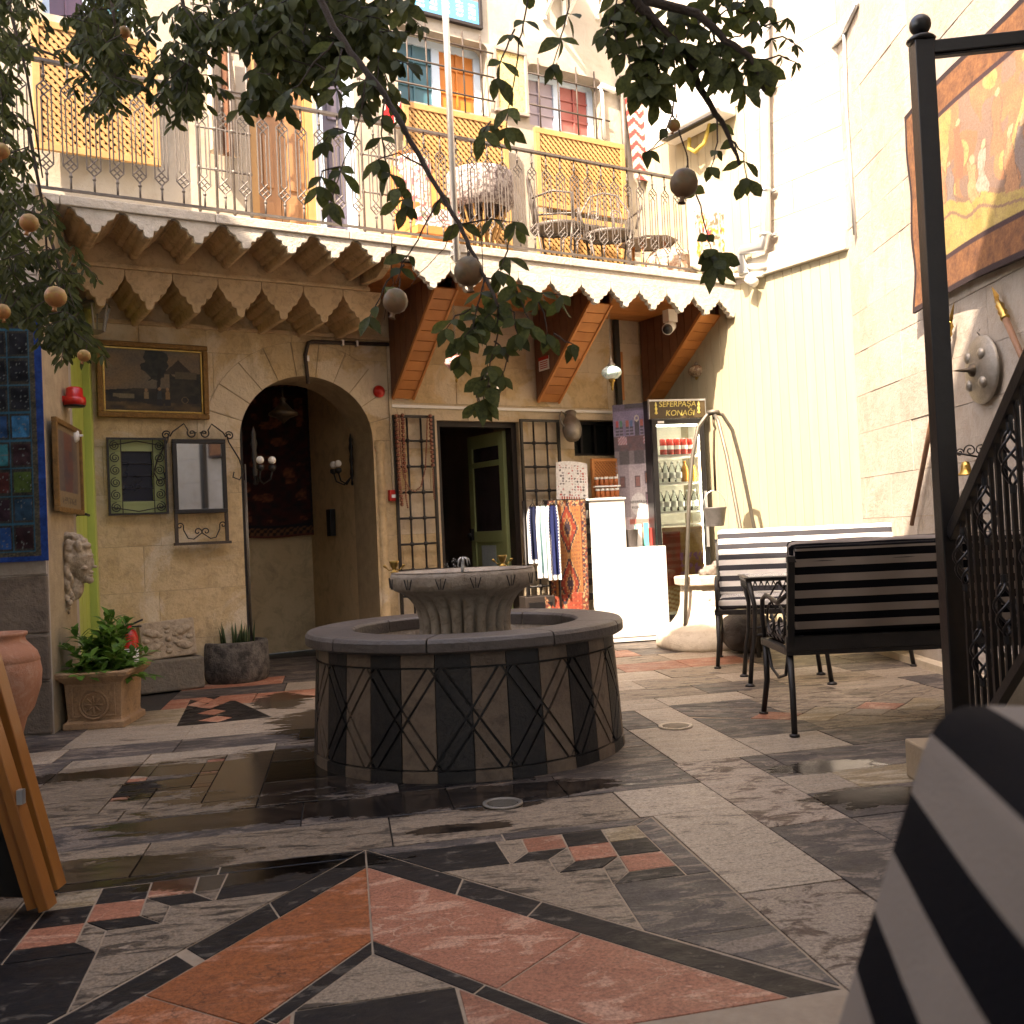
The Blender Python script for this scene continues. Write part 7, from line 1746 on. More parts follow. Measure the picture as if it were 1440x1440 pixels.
for i in range(ns):
    s_ = (i + .9) * .118; base = low0 + dv * s_ * 1.0; y_ = -pw / 2 + dv.y * s_; z0_ = low0.z + dv.z * s_; z1_ = hr0.z + dv.z * s_
    for kind in ((0,) if i % 1 == 0 else ()):
        zb_ = z0_ + (z1_ - z0_) * (.80 if i % 2 == 0 else .30)
        ob = basket(zb_).box(-.007, .007, -.007, .007, z0_, zb_ - .08).box(-.007, .007, -.007, .007, zb_ + .08, z1_).build('baluster', MT['iron_s'], st_); ob.location = (0, y_, 0)
    ob = MB().box(-.006, .006, -.006, .006, z0_ + dv.z * .059, z1_ + dv.z * .059).build('baluster', MT['iron_s'], st_); ob.location = (0, y_ + dv.y * .059, 0)
# steps behind the railing
sp = thing('stone_stair', 'plastered stone steps rising to the right behind the iron railing', 'stairs', (px_ + .05, PD + .12, 0), 0)
mstep = M('step_stone', (.36, .27, .17), (.28, .20, .12), rough=.85, scale=6, bump=.3)
g0 = G(1318, 1118); zst = D(1288, 1062, g0[1]).z
MB().box(g0[0] - sp.location.x, .95, g0[1] - sp.location.y - .0, g0[1] - sp.location.y + .28, 0, zst).build('step', mstep, sp, bevel=.008)
for k in range(1, 7):
    yk = g0[1] - sp.location.y - .24 * k
    MB().box(.02, .95, yk, yk + .235, 0, zst + .185 * k).build('step', mstep, sp, bevel=.008)
# ------------------------------------------------------------------ right wall pieces
def Rw(x, y, o=0.): return WR.at(x, y, o)
def cor(x, y, o=.04): u_, z_ = Rw(x, y, o); return u_, z_
a_ = cor(1277, 165); b_ = cor(1297, 437); c_ = cor(1440, 362)
u0 = min(a_[0], b_[0]); z0_ = b_[1]; ztl = a_[1]
print('tapestry', a_, b_, c_, cor(1373, 50))
tpr = wthing(WR, 'figure_tapestry', 'large orange and yellow woven tapestry with figures high on the right wall', 'tapestry', u0, z0_, .05)
TW, TH_ = 4.0, ztl - z0_
sag = (c_[1] - b_[1]) / (c_[0] - b_[0])
def tapc(x, z):
    X, Z = x * TW, z * TH_; e = min(X, TW - X, Z, TH_ - Z)
    if e < .035: return lin((52, 40, 42))
    if e < .20: return tuple(v * .62 for v in mixl(lin((190, 132, 88)), lin((128, 88, 70)), vn(X * 80, Z * 80, 2) * .6 + vn(X * 22, Z * 22, 3) * .5))
    if e < .225: return lin((70, 52, 54))
    c = mixl(lin((96, 78, 80)), lin((140, 104, 86)), vn(X * 8, Z * 8, 3))
    wx_, wz_ = X + .12 * (vn(X * 5, Z * 5, 31) - .5), Z + .12 * (vn(X * 5, Z * 5, 32) - .5)
    zz = (wz_ - .2) / (TH_ - .4); k1 = vn(wx_ * 7, wz_ * 7, 4); k2 = vn(wx_ * 15, wz_ * 13, 5)
    c = mixl(lin((206, 130, 74)), lin((178, 96, 58)), k2 * 1.3)
    if k1 > .62: c = mixl(lin((104, 84, 88)), lin((140, 112, 100)), k2)
    elif k1 < .26: c = mixl(lin((186, 166, 66)), lin((214, 184, 110)), k2)
    g_ = .26 + .09 * math.sin(X * 2.6 + .6) + .05 * vn(X * 6, 1, 4)
    if zz < g_: c = mixl(lin((176, 158, 42)), lin((212, 190, 96)), k2)
    if g_ < zz < g_ + .035 or abs(zz - g_ + .10) < .012: c = lin((118, 84, 70))
    for i in range(30):
        fx_ = .26 + i * .13 + .04 * hsh(i, 6); hgt = .22 + .10 * hsh(i, 1); w_ = .040 + .022 * hsh(i, 2); zb = g_ - .04 + (.34 if i % 3 == 1 else .06) * hsh(i, 3) + (.18 if i % 3 == 1 else 0)
        t = (zz - zb) / hgt
        if abs(X - fx_) < .09:
            if -.02 < t < 1.04 and abs(abs(wx_ - fx_) - w_ * (1.2 - t * .6) * (1 + .3 * math.sin(t * 9 + i))) < .008: c = lin((92, 60, 52))
            if 0 < t < 1 and abs(wx_ - fx_) < w_ * (1.2 - t * .6) * (1 + .3 * math.sin(t * 9 + i)):
                cl = [(214, 200, 186), (206, 112, 70), (224, 152, 100), (132, 130, 138), (190, 92, 60), (216, 178, 120)][i % 6]; c = mixl(lin(cl), tuple(v * .6 for v in lin(cl)), vn(X * 70, Z * 14, 8 + i))
            if math.hypot(wx_ - fx_, (zz - zb - hgt - .025) * 1.1) < .026: c = lin((232, 190, 146))
    if vn(X * 60, Z * 60, 40) > .70: c = mixl(c, lin((120, 78, 60)), .35)
    c = tuple(v * .8 for v in mixl(c, lin((196, 164, 138)), .42))
    return c
painted('tapestry_cloth', TW, TH_, 440, 170, tapc, MT['cloth'], tpr, bulge=lambda x, z: (.05 * (vn(0, z * 5) - .5) * (1 - x), -.02 + .015 * math.sin(x * 14 + z * 3), x * TW * sag + .02 * math.sin(x * 11) * (1 - z)))
def spear(p0, p1, label):
    u0_, z0_ = Rw(*p0, .05); u1_, z1_ = Rw(*p1, .05)
    if z0_ > z1_: u0_, z0_, u1_, z1_ = u1_, z1_, u0_, z0_
    t = wthing(WR, 'spear', label, 'spear', u0_, z0_, .05, 'spears on the right wall'); t.rotation_euler = (0, math.atan2(u1_ - u0_, z1_ - z0_), WR.rot)
    l_ = math.hypot(u1_ - u0_, z1_ - z0_)
    MB().tube([(0, 0, 0), (0, 0, l_ - .25)], [.014, .018], 10).build('shaft', M('spear_wood_%s' % label[:4], (.26, .13, .07), (.16, .08, .045), rough=.6, scale=20, bump=.2), t)
    MB().lathe([(.020, l_ - .25), (.026, l_ - .24), (.018, l_ - .22), (.026, l_ - .20), (.018, l_ - .18), (.024, l_ - .15), (.012, l_ - .13), (.012, l_ - .12)], 12).build('socket', MT['brass'], t)
    MB().add([(-.006, 0, l_ - .13), (0, -.008, l_ - .13), (.006, 0, l_ - .13), (0, .008, l_ - .13), (-.030, 0, l_ - .10), (.030, 0, l_ - .10), (0, -.010, l_ - .08), (0, .010, l_ - .08), (0, 0, l_)], [(0, 1, 6, 4), (1, 2, 5, 6), (2, 3, 7, 5), (3, 0, 4, 7), (4, 6, 8), (6, 5, 8), (5, 7, 8), (7, 4, 8)]).build('blade', MT['brass'], t)
spear((1282, 738), (1342, 424), 'left spear leaning on the wall behind the black post')
spear((1394, 402), (1462, 560), 'right spear slanting down to the right beside the shield')
# shield
u_, z_ = Rw(1377, 520, .05); shd = wthing(WR, 'round_shield', 'round dark metal shield with bosses and a centre spike on the right wall', 'shield', u_, z_, .03)
Rr = Rw(1377, 471, .05)[1] - z_; 
MB().lathe([(Rr, 0), (Rr * 1.0, .012), (Rr * .93, .016), (Rr * .90, .022), (Rr * .6, .042), (Rr * .3, .054), (.001, .058)], 40, ax='y', cap=False).build('disc', MT['pewter'], shd, shade=True)
MB().lathe([(.04, .05), (.036, .07), (.012, .085), (.006, .14), (.001, .17)], 16, ax='y', cap=False).build('centre_spike', MT['bronze'], shd)
for k in range(4): a = math.radians(45 + 90 * k); MB().lathe([(.032, .035), (.032, .048), (.022, .058), (.001, .062)], 16, (Rr * .58 * math.cos(a), .0, Rr * .58 * math.sin(a)), ax='y', cap=False).build('boss', MT['pewter'], shd)
MB().tube([(0, -.005, Rr), (0, -.02, Rr + .02), (0, -.005, Rr + .035)], .004, 6).build('ring', MT['pewter'], shd)
# bell bracket
u_, z_ = Rw(1382, 640, .02); bl_ = wthing(WR, 'wall_bell', 'small brass bell hanging from a scrolled black wall bracket under the shield', 'bell', u_, z_, .0)
b = MB(); b.tube([(0, -.0, -.02), (0, -.17, .02)], .006, 6); b.tube([(0, 0, .06), (0, 0, -.06)], .007, 6)
b.tube([(0, -.03 + a[0], a[2]) for a in spiral(0, .03, .035, .008, 0, 480, 18)], .004, 5); b.tube([(0, -.09 + a[0], a[2]) for a in spiral(0, .03, .035, .008, 180, -300, 18)], .004, 5); b.tube([(0, -.15 + a[0], a[2]) for a in spiral(0, .02, .025, .006, 0, 480, 14)], .004, 5)
b.build('bracket', MT['iron'], bl_)
MB().lathe([(.006, -.0), (.02, -.006), (.026, -.03), (.030, -.055), (.045, -.075), (.047, -.08), (.040, -.078)], 20, (0, -.12, -.03), cap=False).build('bell', MT['brass'], bl_, shade=True)
# ------------------------------------------------------------------ air conditioner, downpipes, cables on the yellow wing
def Yw(x, y, o=0.): return WY.at(x, y, o)
ay = Yw(968, 150, .14)
ac = wthing(WY, 'air_conditioner', 'white wall air conditioner on the yellow wing above the balcony', 'air conditioner', Yw(925, 150, .22)[0], Yw(960, 183, .22)[1], .0)
aw = Yw(1012, 150, .22)[0] - Yw(925, 150, .22)[0]; ah_ = Yw(960, 95, .22)[1] - Yw(960, 183, .22)[1]
MB().prism([(-.24, .04), (-.24, ah_ * .95), (-.20, ah_), (-.021, ah_), (-.021, 0), (-.20, 0)], 0, aw, 'yz').build('casing', MT['white'], ac, bevel=.012); MB().box(.05, aw - .05, -.215, -.205, -.006, .015).box(.05, aw - .05, -.235, -.17, -.008, -.001).build('air_outlet', MT['black_pl'], ac)
hs2 = thing('hose_coil', 'yellow flexible hose looped under the air conditioner', 'hose', WY.P(Yw(985, 190, .1)[0], Yw(985, 190, .1)[1], .1), WY.rot)
MB().tube([(-.14, 0, .02), (-.13, -.02, -.08), (-.05, -.03, -.14), (.06, -.02, -.10), (.12, 0, .06)], .018, 10).build('hose', M('yellow_hose', (.70, .52, .10), rough=.5), hs2)
dp = thing('downpipe', 'galvanised round downpipe with elbows running down beside the balcony end', 'pipe', WY.P(0, 0, 0), WY.rot)
o_ = .10
def yp(x, y, o=o_): u_, z_ = Yw(x, y, o); return (u_, -o, z_)
q = [yp(1074, -60), yp(1074, 100), yp(1076, 250), yp(1076, 330), yp(1074, 346), yp(1045, 352), yp(1040, 360), yp(1046, 385)]
MB().tube(q, .045, 16).build('pipe', MT['galv'], dp)
b = MB()
for x, y in ((1075, 120), (1076, 268), (1076, 330)): u_, _, z_ = yp(x, y); b.lathe([(.049, -.015), (.051, 0), (.049, .015)], 18, (u_, -o_, z_)); b.box(u_ - .06, u_ + .06, -.05, -.02, z_ - .01, z_ + .01)
b.build('clamp', MT['galv'], dp)
wv = thing('drain_pipes', 'short white horizontal pipes and elbow where the downpipe meets the yellow wall', 'pipe', WY.P(0, 0, 0), WY.rot)
MB().tube([yp(1028, 376, .06), yp(1078, 374, .06)], .022, 10).tube([yp(1030, 388, .06), yp(1072, 386, .06)], .022, 10).tube([yp(1052, 392, .1), yp(1062, 398, .1)], .04, 12).build('pipes', MT['white'], wv)
# vertical cable at the corner of the two right walls
cbl = thing('wall_cable', 'grey conduit and old cable running down the corner of the sunlit walls', 'cable', WR.P(.0, 0, 0), WR.rot)
rz = lambda x, y: (Rw(x, y, .02)[0], -.02, Rw(x, y, .02)[1])
MB().tube([rz(1187, 45), rz(1190, 150), rz(1196, 240), rz(1202, 330)], .014, 8).build('conduit', MT['galv'], cbl)
MB().tube([rz(1163, 5), rz(1172, 66), rz(1185, 50), rz(1205, 5)], .018, 8).build('old_pipe', MT['galv'], cbl)
# ================================================================== THINGS ON THE BALCONY AND HIGH ON THE WALL
def bu(px, py, o): return Wu(px, py, o)
# wingback chair
u_, _ = bu(570, 300, .45); z0_ = ZB - .005
ch = wthing(WB, 'wing_chair', 'floral upholstered wing chair with orange frame standing on the balcony', 'chair', u_, z0_, .20)
wct = bu(628, 250, .45)[0] - u_; ctop = bu(600, 196, .45)[1] - z0_
def flor(x, z):
    c = lin((226, 214, 206)); k_ = vn(x * 18, z * 30, 2)
    if k_ > .68: c = lin((176, 96, 104))
    elif vn(x * 24, z * 34, 5) > .74: c = lin((120, 128, 96))
    return c
MT['flor'] = vcol('floral_fabric', rough=.9, bump=.2)
bp_ = [(.05, .25), (wct - .05, .25), (wct - .02, ctop * .8), (wct * .85, ctop - .03), (wct * .5, ctop), (wct * .15, ctop - .03), (.02, ctop * .8)]
MB().prism(bp_, -.02, .06, 'xz').build('back_frame', MT['wood'], ch, bevel=.01)
painted('back_cushion', wct - .06, ctop - .34, 40, 60, flor, MT['flor'], ch, (.03, -.04, .28), .03, bulge=lambda x, z: (0, -.05 * math.sin(math.pi * x) ** .5, -.05 * (2 * x - 1) ** 2 * (z > .8)))
painted('seat_cushion', wct - .02, .14, 30, 10, flor, MT['flor'], ch, (.01, -.46, .26), .40)
b = MB(); b.box(0, wct, -.46, 0, .20, .26); b.build('seat_frame', MT['wood'], ch)
for xx, yy in ((.03, -.43), (wct - .03, -.43), (.03, -.03), (wct - .03, -.03)): MB().tube([(xx, yy, .2), (xx, yy, 0)], [.025, .015], 8).build('leg', MT['wood'], ch)
for xx in (.0, wct - .05): MB().prism([(-.02, .26), (-.40, .26), (-.42, .45), (-.30, .48), (-.06, ctop * .8), (-.02, ctop * .85)], xx, xx + .05, 'yz').build('side_wing', MT['wood'], ch, bevel=.01)
# round wicker seat / table
u_, _ = bu(680, 290, .55)
wt = wthing(WB, 'wicker_table', 'round grey cane table with patterned cloth band on the balcony', 'table', u_, z0_, .50)
rr = (bu(722, 290, .5)[0] - bu(640, 290, .5)[0]) / 2; hh = bu(680, 247, .5)[1] - z0_
mw_ = M('patterned_cane', (.42, .38, .36), (.10, .07, .07), rough=.8, scale=38, amt=1, bump=.4)
MB().lathe([(rr * .8, hh - .30), (rr, hh - .26), (rr, hh - .03), (rr * .96, hh), (.001, hh)], 36, cap=False).build('top_drum', mw_, wt)
b = MB()
for k in range(16): a = k * math.pi / 8; b.tube([(rr * .8 * math.cos(a), rr * .8 * math.sin(a), hh - .28), (rr * .45 * math.cos(a), rr * .45 * math.sin(a), hh * .3), (rr * .7 * math.cos(a), rr * .7 * math.sin(a), 0)], .008, 5)
b.build('cane_foot', MT['lattice'], wt)
# iron garden armchairs
def gchair(px, rz, label, mat):
    u_, _ = bu(px, 320, .55); t = wthing(WB, 'iron_armchair', label, 'chair', u_, z0_, .55, 'iron garden armchairs on the balcony'); t.rotation_euler = (0, 0, WB.rot + rz)
    b = MB(); b.lathe([(.22, .40), (.23, .42), (.21, .43), (.001, .43)], 24, cap=False); b.build('seat', mat, t)
    b = MB(); r_ = .010
    b.tube([(-.20, .16, .42), (-.22, .20, .68), (-.12, .22, .84), (0, .225, .87), (.12, .22, .84), (.22, .20, .68), (.20, .16, .42)], r_, 8)
    b.tube([(-.22, .18, .62), (-.30, .0, .64), (-.27, -.16, .62), (-.22, -.16, .42)], r_, 8); b.tube([(.22, .18, .62), (.30, .0, .64), (.27, -.16, .62), (.22, -.16, .42)], r_, 8)
    for x_ in (-.14, -.07, 0, .07, .14): b.tube([(x_, .18, .44), (x_ * 1.1, .20, .62), (x_ * .8, .215, .82)], .007, 6)
    for sg in (-1, 1): b.tube([(sg * (.05 + q[0]), .205, q[2]) for q in spiral(.04, .66, .05, .01, 0, 540, 20)], .006, 5)
    b.build('back_and_arms', mat, t)
    for x_, y_ in ((-.18, -.15), (.18, -.15), (-.18, .15), (.18, .15)): MB().tube([(x_, y_, .42), (x_ * .8, y_ * .8, .2), (x_ * 1.25, y_ * 1.25, .0)], .010, 8).build('leg', mat, t)
    return t
mg = MT['rail']
gchair(783, math.radians(50), 'grey iron garden armchair in front of the low lattice, left one', mg)
gchair(855, math.radians(-30), 'grey iron garden armchair at the right end of the low lattice', mg)
u_, _ = bu(818, 320, .4); tbt = wthing(WB, 'iron_garden_table', 'small iron garden table between the two garden armchairs', 'table', u_, z0_, .38)
MB().box(-.16, .16, -.12, .12, .50, .515).build('top', mg, tbt); b = MB()
for i in range(7): b.box(-.15 + i * .045, -.15 + i * .045 + .012, -.125, -.12, .38, .50)
b.box(-.16, .16, -.126, -.119, .37, .385); b.build('fretted_apron', mg, tbt)
for x_, y_ in ((-.14, -.1), (.14, -.1), (-.14, .1), (.14, .1)): MB().tube([(x_, y_, .5), (x_ * 1.1, y_ * 1.1, 0)], .009, 6).build('leg', mg, tbt)
# round table under parasol cloth at the right, stool
u_, _ = bu(915, 340, .45); tt = wthing(WB, 'tea_table', 'small wooden tea table with grey sloping cloth near the balcony corner', 'table', u_, z0_, .42)
MB().lathe([(.26, .44), (.27, .45), (.02, .50)], 8, cap=False).build('cloth_top', M('grey_cloth', (.35, .31, .29), rough=.9), tt); b = MB()
for k in range(4): a = k * 1.57 + .5; b.tube([(.15 * math.cos(a), .15 * math.sin(a), .44), (.18 * math.cos(a), .18 * math.sin(a), 0)], .014, 6)
b.build('legs', MT['wood'], tt)
u_, _ = bu(945, 340, .6); pf = wthing(WB, 'woven_pouf', 'round woven pouf beside the tea table on the balcony', 'pouf', u_, z0_, .55)
MB().lathe([(.18, 0), (.22, .10), (.22, .26), (.17, .34), (.001, .35)], 24, cap=False).build('pouf_body', M('brown_weave', (.30, .17, .11), (.5, .42, .33), rough=.9, scale=30, amt=1), pf, shade=True)
# cloth hung over the railing
u_, zt_ = bu(968, 262, OB + .02); cl = wthing(WB, 'embroidered_cloth', 'white cloth with red and yellow embroidered band hung over the railing at the right end', 'cloth', u_, ZRAIL - .75, OB + .005)
cw2 = bu(1022, 290, OB)[0] - u_
def emb(x, z):
    c = lin((222, 214, 200))
    if .12 < z < .62 and .1 < x < .9: c = [lin((206, 84, 84)), lin((214, 150, 70)), lin((190, 176, 160)), lin((120, 110, 90))][int(vn(x * 12, z * 12, 3) * 3.9)] if vn(x * 34, z * 30, 6) > .42 else c
    return c
painted('cloth', cw2, .78, 50, 60, emb, MT['cloth'], cl, (0, 0, 0), .008, bulge=lambda x, z: (0, -.012 * math.sin(x * 12) * (1 - z) - .01, -.03 * math.sin(x * 6) * (1 - z)))
# kilim strip hanging on the wall
u_, zt_ = bu(893, 142, .03); zb_ = bu(893, 252, .03)[1]; kw_ = bu(902, 200, .03)[0] - bu(880, 200, .03)[0] + .12
kl = wthing(WB, 'kilim_strip', 'narrow red and cream zigzag kilim hanging by the dark drainpipe on the upper wall', 'rug', bu(880, 200, .03)[0], zb_, .035)
def kil(x, z):
    zz = z * 7; zg = abs((x * 2) % 1 - .5) * 1.2 + zz
    return lin((178, 78, 76)) if zg % 1 < .5 else lin((222, 208, 190))
painted('kilim_cloth', kw_, zt_ - zb_, 20, 90, kil, MT['cloth'], kl, bulge=lambda x, z: ((1 - z) * .08, -.01, 0))
dk = wthing(WB, 'wall_drainpipe', 'dark drainpipe with cable bend on the upper wall right of the red window', 'pipe', bu(877, 180, .04)[0], 0, .04)
zq0, zq1 = bu(877, 290, .04)[1], bu(877, 108, .04)[1]
MB().tube([(0, 0, zq0), (0, 0, zq1)], .022, 10).build('pipe', MT['rail'], dk); MB().tube([(0, 0, zq1 - .12), (-.10, 0, zq1 - .16), (-.25, 0, zq1 - .14)], .028, 10).build('lagging', MT['white'], dk)
# white cable along the top
cw3 = wthing(WB, 'white_pipe', 'white pipe running down beside the red window and lattice', 'pipe', bu(846, 150, .03)[0], 0, .03)
MB().tube([(-.02, 0, bu(845, 122, .03)[1]), (.01, 0, bu(845, 130, .03)[1]), (.015, 0, bu(845, 195, .03)[1])], .018, 8).build('pipe', MT['white'], cw3)
# framed panels and banner
def wposter(x0, y0, x1, y1, name, label, fn, fr, o=.03, nx=60, ny=60):
    u0, z0, w, h = wsize(WB, x0, y0, x1, y1, o); t = wthing(WB, name, label, 'picture', u0, z0, .004)
    b = MB(); frame_rect(b, 0, w, 0, h, .03, -.04, -.0); b.build('frame', fr, t, bevel=.004); painted('print', w - .05, h - .05, nx, ny, fn, MT['print'], t, (.025, -.02, .025)); return t, w, h
def ban(x, z):
    if z < .42:
        if .06 < x < .95 and .08 < z < .36 and int(z * 40) % 3 and int(x * 5.3 * 2) % 2 and vn(x * 60, z * 60, 3) > .3: return lin((236, 240, 244))
        return lin((86, 164, 216))
    return mixl(lin((96, 88, 92)), lin((150, 136, 130)), vn(x * 8, z * 8, 2))
wposter(573, -60, 676, 28, 'blue_banner', 'dark framed board with blue lower band of white print above the teal window', ban, MT['dark_brown'])
def arab(x, z):
    c = lin((206, 188, 130)); k_ = abs(vn(x * 7, z * 12, 4) - .5)
    return mixl(c, lin((150, 128, 80)), 1) if k_ < .03 else c
wposter(695, 70, 742, 160, 'ornament_panel', 'cream ornament panel in a brown frame between the two barred windows', arab, M('taupe_frame', (.36, .30, .26), rough=.6))
# hanging garments left of the brown door
gm_ = wthing(WB, 'hanging_robe', 'pale and brown robe hanging behind the railing, left of the brown door', 'robe', bu(292, 150, .12)[0], bu(310, 215, .12)[1], .14)
gw_ = bu(335, 150, .12)[0] - bu(292, 150, .12)[0]; gh_ = bu(310, 45, .12)[1] - bu(310, 215, .12)[1]
painted('robe_cloth', gw_, gh_, 40, 80, lambda x, z: mixl(lin((214, 202, 184)), lin((150, 132, 112)), vn(x * 9, z * 4, 2)) if abs(x - .62) > .16 else mixl(lin((92, 62, 48)), lin((120, 84, 64)), vn(x * 12, z * 8, 3)), MT['cloth'], gm_, (0, 0, 0), .01, bulge=lambda x, z: ((x - .5) * (-.25 * z) * gw_, -.05 * math.sin(x * 12) * (1.1 - z), 0))
ig = wthing(WB, 'window_grille', 'dark iron grille with knobs over the tall opening left of the brown door', 'grille', bu(278, 200, .25)[0], ZB, .25)
w_ = bu(350, 200, .25)[0] - bu(278, 200, .25)[0]; h_ = 2.1; b = MB()
for i in range(4): b.tube([(w_ * i / 3, 0, 0), (w_ * i / 3, 0, h_)], .010, 6)
for j in range(1, 7): b.tube([(0, 0, j * .3), (w_, 0, j * .3)], .008, 6); [b.ball((w_ * i / 3, 0, j * .3), .018, 8) for i in range(4)]
b.build('bars', MT['rail'], ig)
ig2 = wthing(WB, 'window_grille', 'dark iron grille with knobs between the blue door and the teal window', 'grille', bu(508, 200, .25)[0], ZB, .25)
w_ = bu(556, 200, .25)[0] - bu(508, 200, .25)[0]; b = MB()
for i in range(3): b.tube([(w_ * i / 2, 0, 0), (w_ * i / 2, 0, h_)], .010, 6)
for j in range(1, 7): b.tube([(0, 0, j * .3), (w_, 0, j * .3)], .008, 6); [b.ball((w_ * i / 2, 0, j * .3), .018, 8) for i in range(3)]
b.build('bars', MT['rail'], ig2)
rd = wthing(WB, 'red_cushion_cloth', 'red and white cloth hanging behind the railing left of the floral chair', 'cloth', bu(538, 165, .3)[0], bu(545, 175, .3)[1], .32)
painted('cloth', .16, .28, 20, 30, lambda x, z: lin((196, 40, 44)) if vn(x * 4, z * 4, 2) > .5 else lin((226, 214, 206)), MT['cloth'], rd)
# AC condenser brackets at the top
def cbr(px, label):
    u_, z_ = bu(px, 5, .05); t = wthing(WB, 'outdoor_unit_bracket', label, 'bracket', u_, z_, .0, 'white brackets at the top of the wall')
    b = MB()
    for x_ in (0, .22): b.bar((x_, -.0, -.10), (x_, -.35, .12), .03, .03); b.box(x_ - .015, x_ + .015, -.38, 0, .12, .15); b.box(x_ - .015, x_ + .015, -.03, 0, -.13, .12)
    b.build('bracket_arms', MT['white'], t); MB().box(-.05, .27, -.36, -.05, .151, .45).build('casing', MT['white'], t, bevel=.01)
cbr(768, 'white bracket carrying an outdoor unit, left one at the top edge'); cbr(842, 'white bracket carrying an outdoor unit, right one at the top edge')
# ================================================================== POMEGRANATE TREE
random.seed(21)
tree = thing('pomegranate_tree', 'pomegranate tree with dark hanging leafy branches and round fruit across the top of the photo', 'tree', (-3.1, 1.6, 0), 0)
TO = Vector(tree.location)
bark = M('grey_brown_bark', (.075, .05, .035), (.045, .03, .022), rough=.9, scale=20, bump=.6)
def T(x, y, d): return D(x, y, d) - TO
tb = MB(); tb.tube([(0, 0, 0), (.05, .03, .6), (-.05, .1, 1.3), (.15, .25, 2.1), (.2, .3, 2.9)], [.13, .10, .09, .075, .06], 14); tb.build('trunk', bark, tree)
limb = MB()
root_ = Vector((.2, .3, 2.9))
def tubeT(b, pts, r0, r1, n=7):
    m_ = len(pts); b.tube(pts, [r0 + (r1 - r0) * i / (m_ - 1) for i in range(m_)], n)
# limbs out to the branches, running above the picture
for tgt in (T(300, -160, 3.6), T(520, -120, 3.0), T(860, -160, 2.7), T(20, -60, 4.0)):
    mid = root_.lerp(tgt, .5) + Vector((0, 0, .35)); tubeT(limb, [root_, root_.lerp(mid, .5) + Vector((0, 0, .12)), mid, tgt], .05, .018)
limb.build('branch', bark, tree)
big = []      # (base, dir, L, w) leaves that get an object each
small = MB(); small.smooth = True
def br(path, d0, d1, r0, r1, name='branch'):
    pts = [T(x, y, d0 + (d1 - d0) * i / max(1, len(path) - 1)) for i, (x, y) in enumerate(path)]
    # resample with slight wobble
    out = []
    for a, c in zip(pts, pts[1:]):
        for k in range(3): t = k / 3; out.append(a.lerp(c, t) + Vector((ru(-1, 1), ru(-1, 1), ru(-1, 1))) * .0025)
    out.append(pts[-1]); b = MB(); tubeT(b, out, r0, r1, 7); b.build(name, bark, tree); return pts
def whorl(P, n, L_, w, hang=.7, out_=1.0, bigl=True, dirn=None):
    a0 = ru(0, 6.28)
    for k in range(n):
        a = a0 + k * 6.28 / n + ru(-.4, .4); d = Vector((math.cos(a) * out_, math.sin(a) * out_ * .8, -hang + ru(-.3, .45)))
        if dirn is not None: d += dirn
        nrm = Vector((ru(-.5, .5), -1, ru(-.1, .9)))
        l_ = L_ * ru(.55, 1.2)
        if bigl: big.append((P.copy(), d, l_, w * ru(.85, 1.15), nrm))
        else: v_, f_ = leaf_verts(l_, w, P, d, nrm, ru(.1, .4), ru(.3, .8)); small.add(v_, f_)
def leafy(pts, step, n, L_, w, start=0., **k):
    # leaves along a branch
    for a, c in zip(pts, pts[1:]):
        m_ = max(1, int((c - a).length / step))
        m_ = int(m_ * 1.25 + .5)
        for i in range(m_):
            if rnd() > start: whorl(a.lerp(c, (i + rnd() * .6) / m_), n, L_, w, **k)
LB, WB_ = .068, .026
d1, d2 = 2.75, 2.75
m1 = br([(430, -40), (470, 40), (505, 90), (540, 132), (568, 180), (597, 235), (622, 275), (645, 315), (662, 350), (682, 392), (700, 430)], 2.9, 2.6, .011, .004)
def tw(path, r=.0028, step=.030, n=4, L_=LB, w=WB_, d=2.75, start=.1, tipn=4, leaf=True, s0=0, **k):
    pts = br(path, d, d - .05, r, r * .5, 'twig')
    if leaf: leafy(pts[s0:], step, n, L_, w, start, **k); whorl(pts[-1], tipn, L_, w, hang=1.0, out_=.7, **{q: v for q, v in k.items() if q not in ('hang', 'out_')})
    return pts
tw([(515, 105), (508, 150), (500, 190), (480, 235), (465, 285)], step=.055, n=3)
tw([(500, 190), (470, 180), (455, 200)], step=.06, n=2); tw([(480, 235), (452, 240), (450, 262)], step=.06, n=2)
tw([(540, 140), (535, 190), (545, 240), (572, 290)], step=.055, n=3)
tw([(470, 60), (440, 90), (420, 120), (400, 130)], step=.05, n=3); tw([(480, 70), (470, 120), (488, 150)], step=.05, n=3)
tw([(597, 235), (560, 215), (530, 225)], step=.06, n=2); tw([(622, 275), (600, 310), (580, 350), (565, 372), (556, 400)], step=.09, n=2, start=.4, tipn=0)
tw([(568, 372), (545, 395), (528, 430), (520, 445)], step=.06, n=2); tw([(645, 315), (690, 308), (725, 312)], step=.07, n=2, start=.3)
tw([(662, 350), (658, 372)], leaf=False)
tw([(682, 392), (672, 430), (665, 460), (650, 478)], step=.05, n=3); tw([(700, 430), (700, 470), (690, 510), (684, 560)], step=.05, n=3)
tw([(682, 392), (715, 395), (750, 410), (790, 415)], step=.05, n=3); tw([(720, 398), (735, 430), (745, 455)], step=.05, n=3); tw([(780, 470), (795, 480), (806, 484)], step=.05, n=2, L_=.05)
tw([(715, 340), (712, 360), (700, 380)], step=.05, n=3)
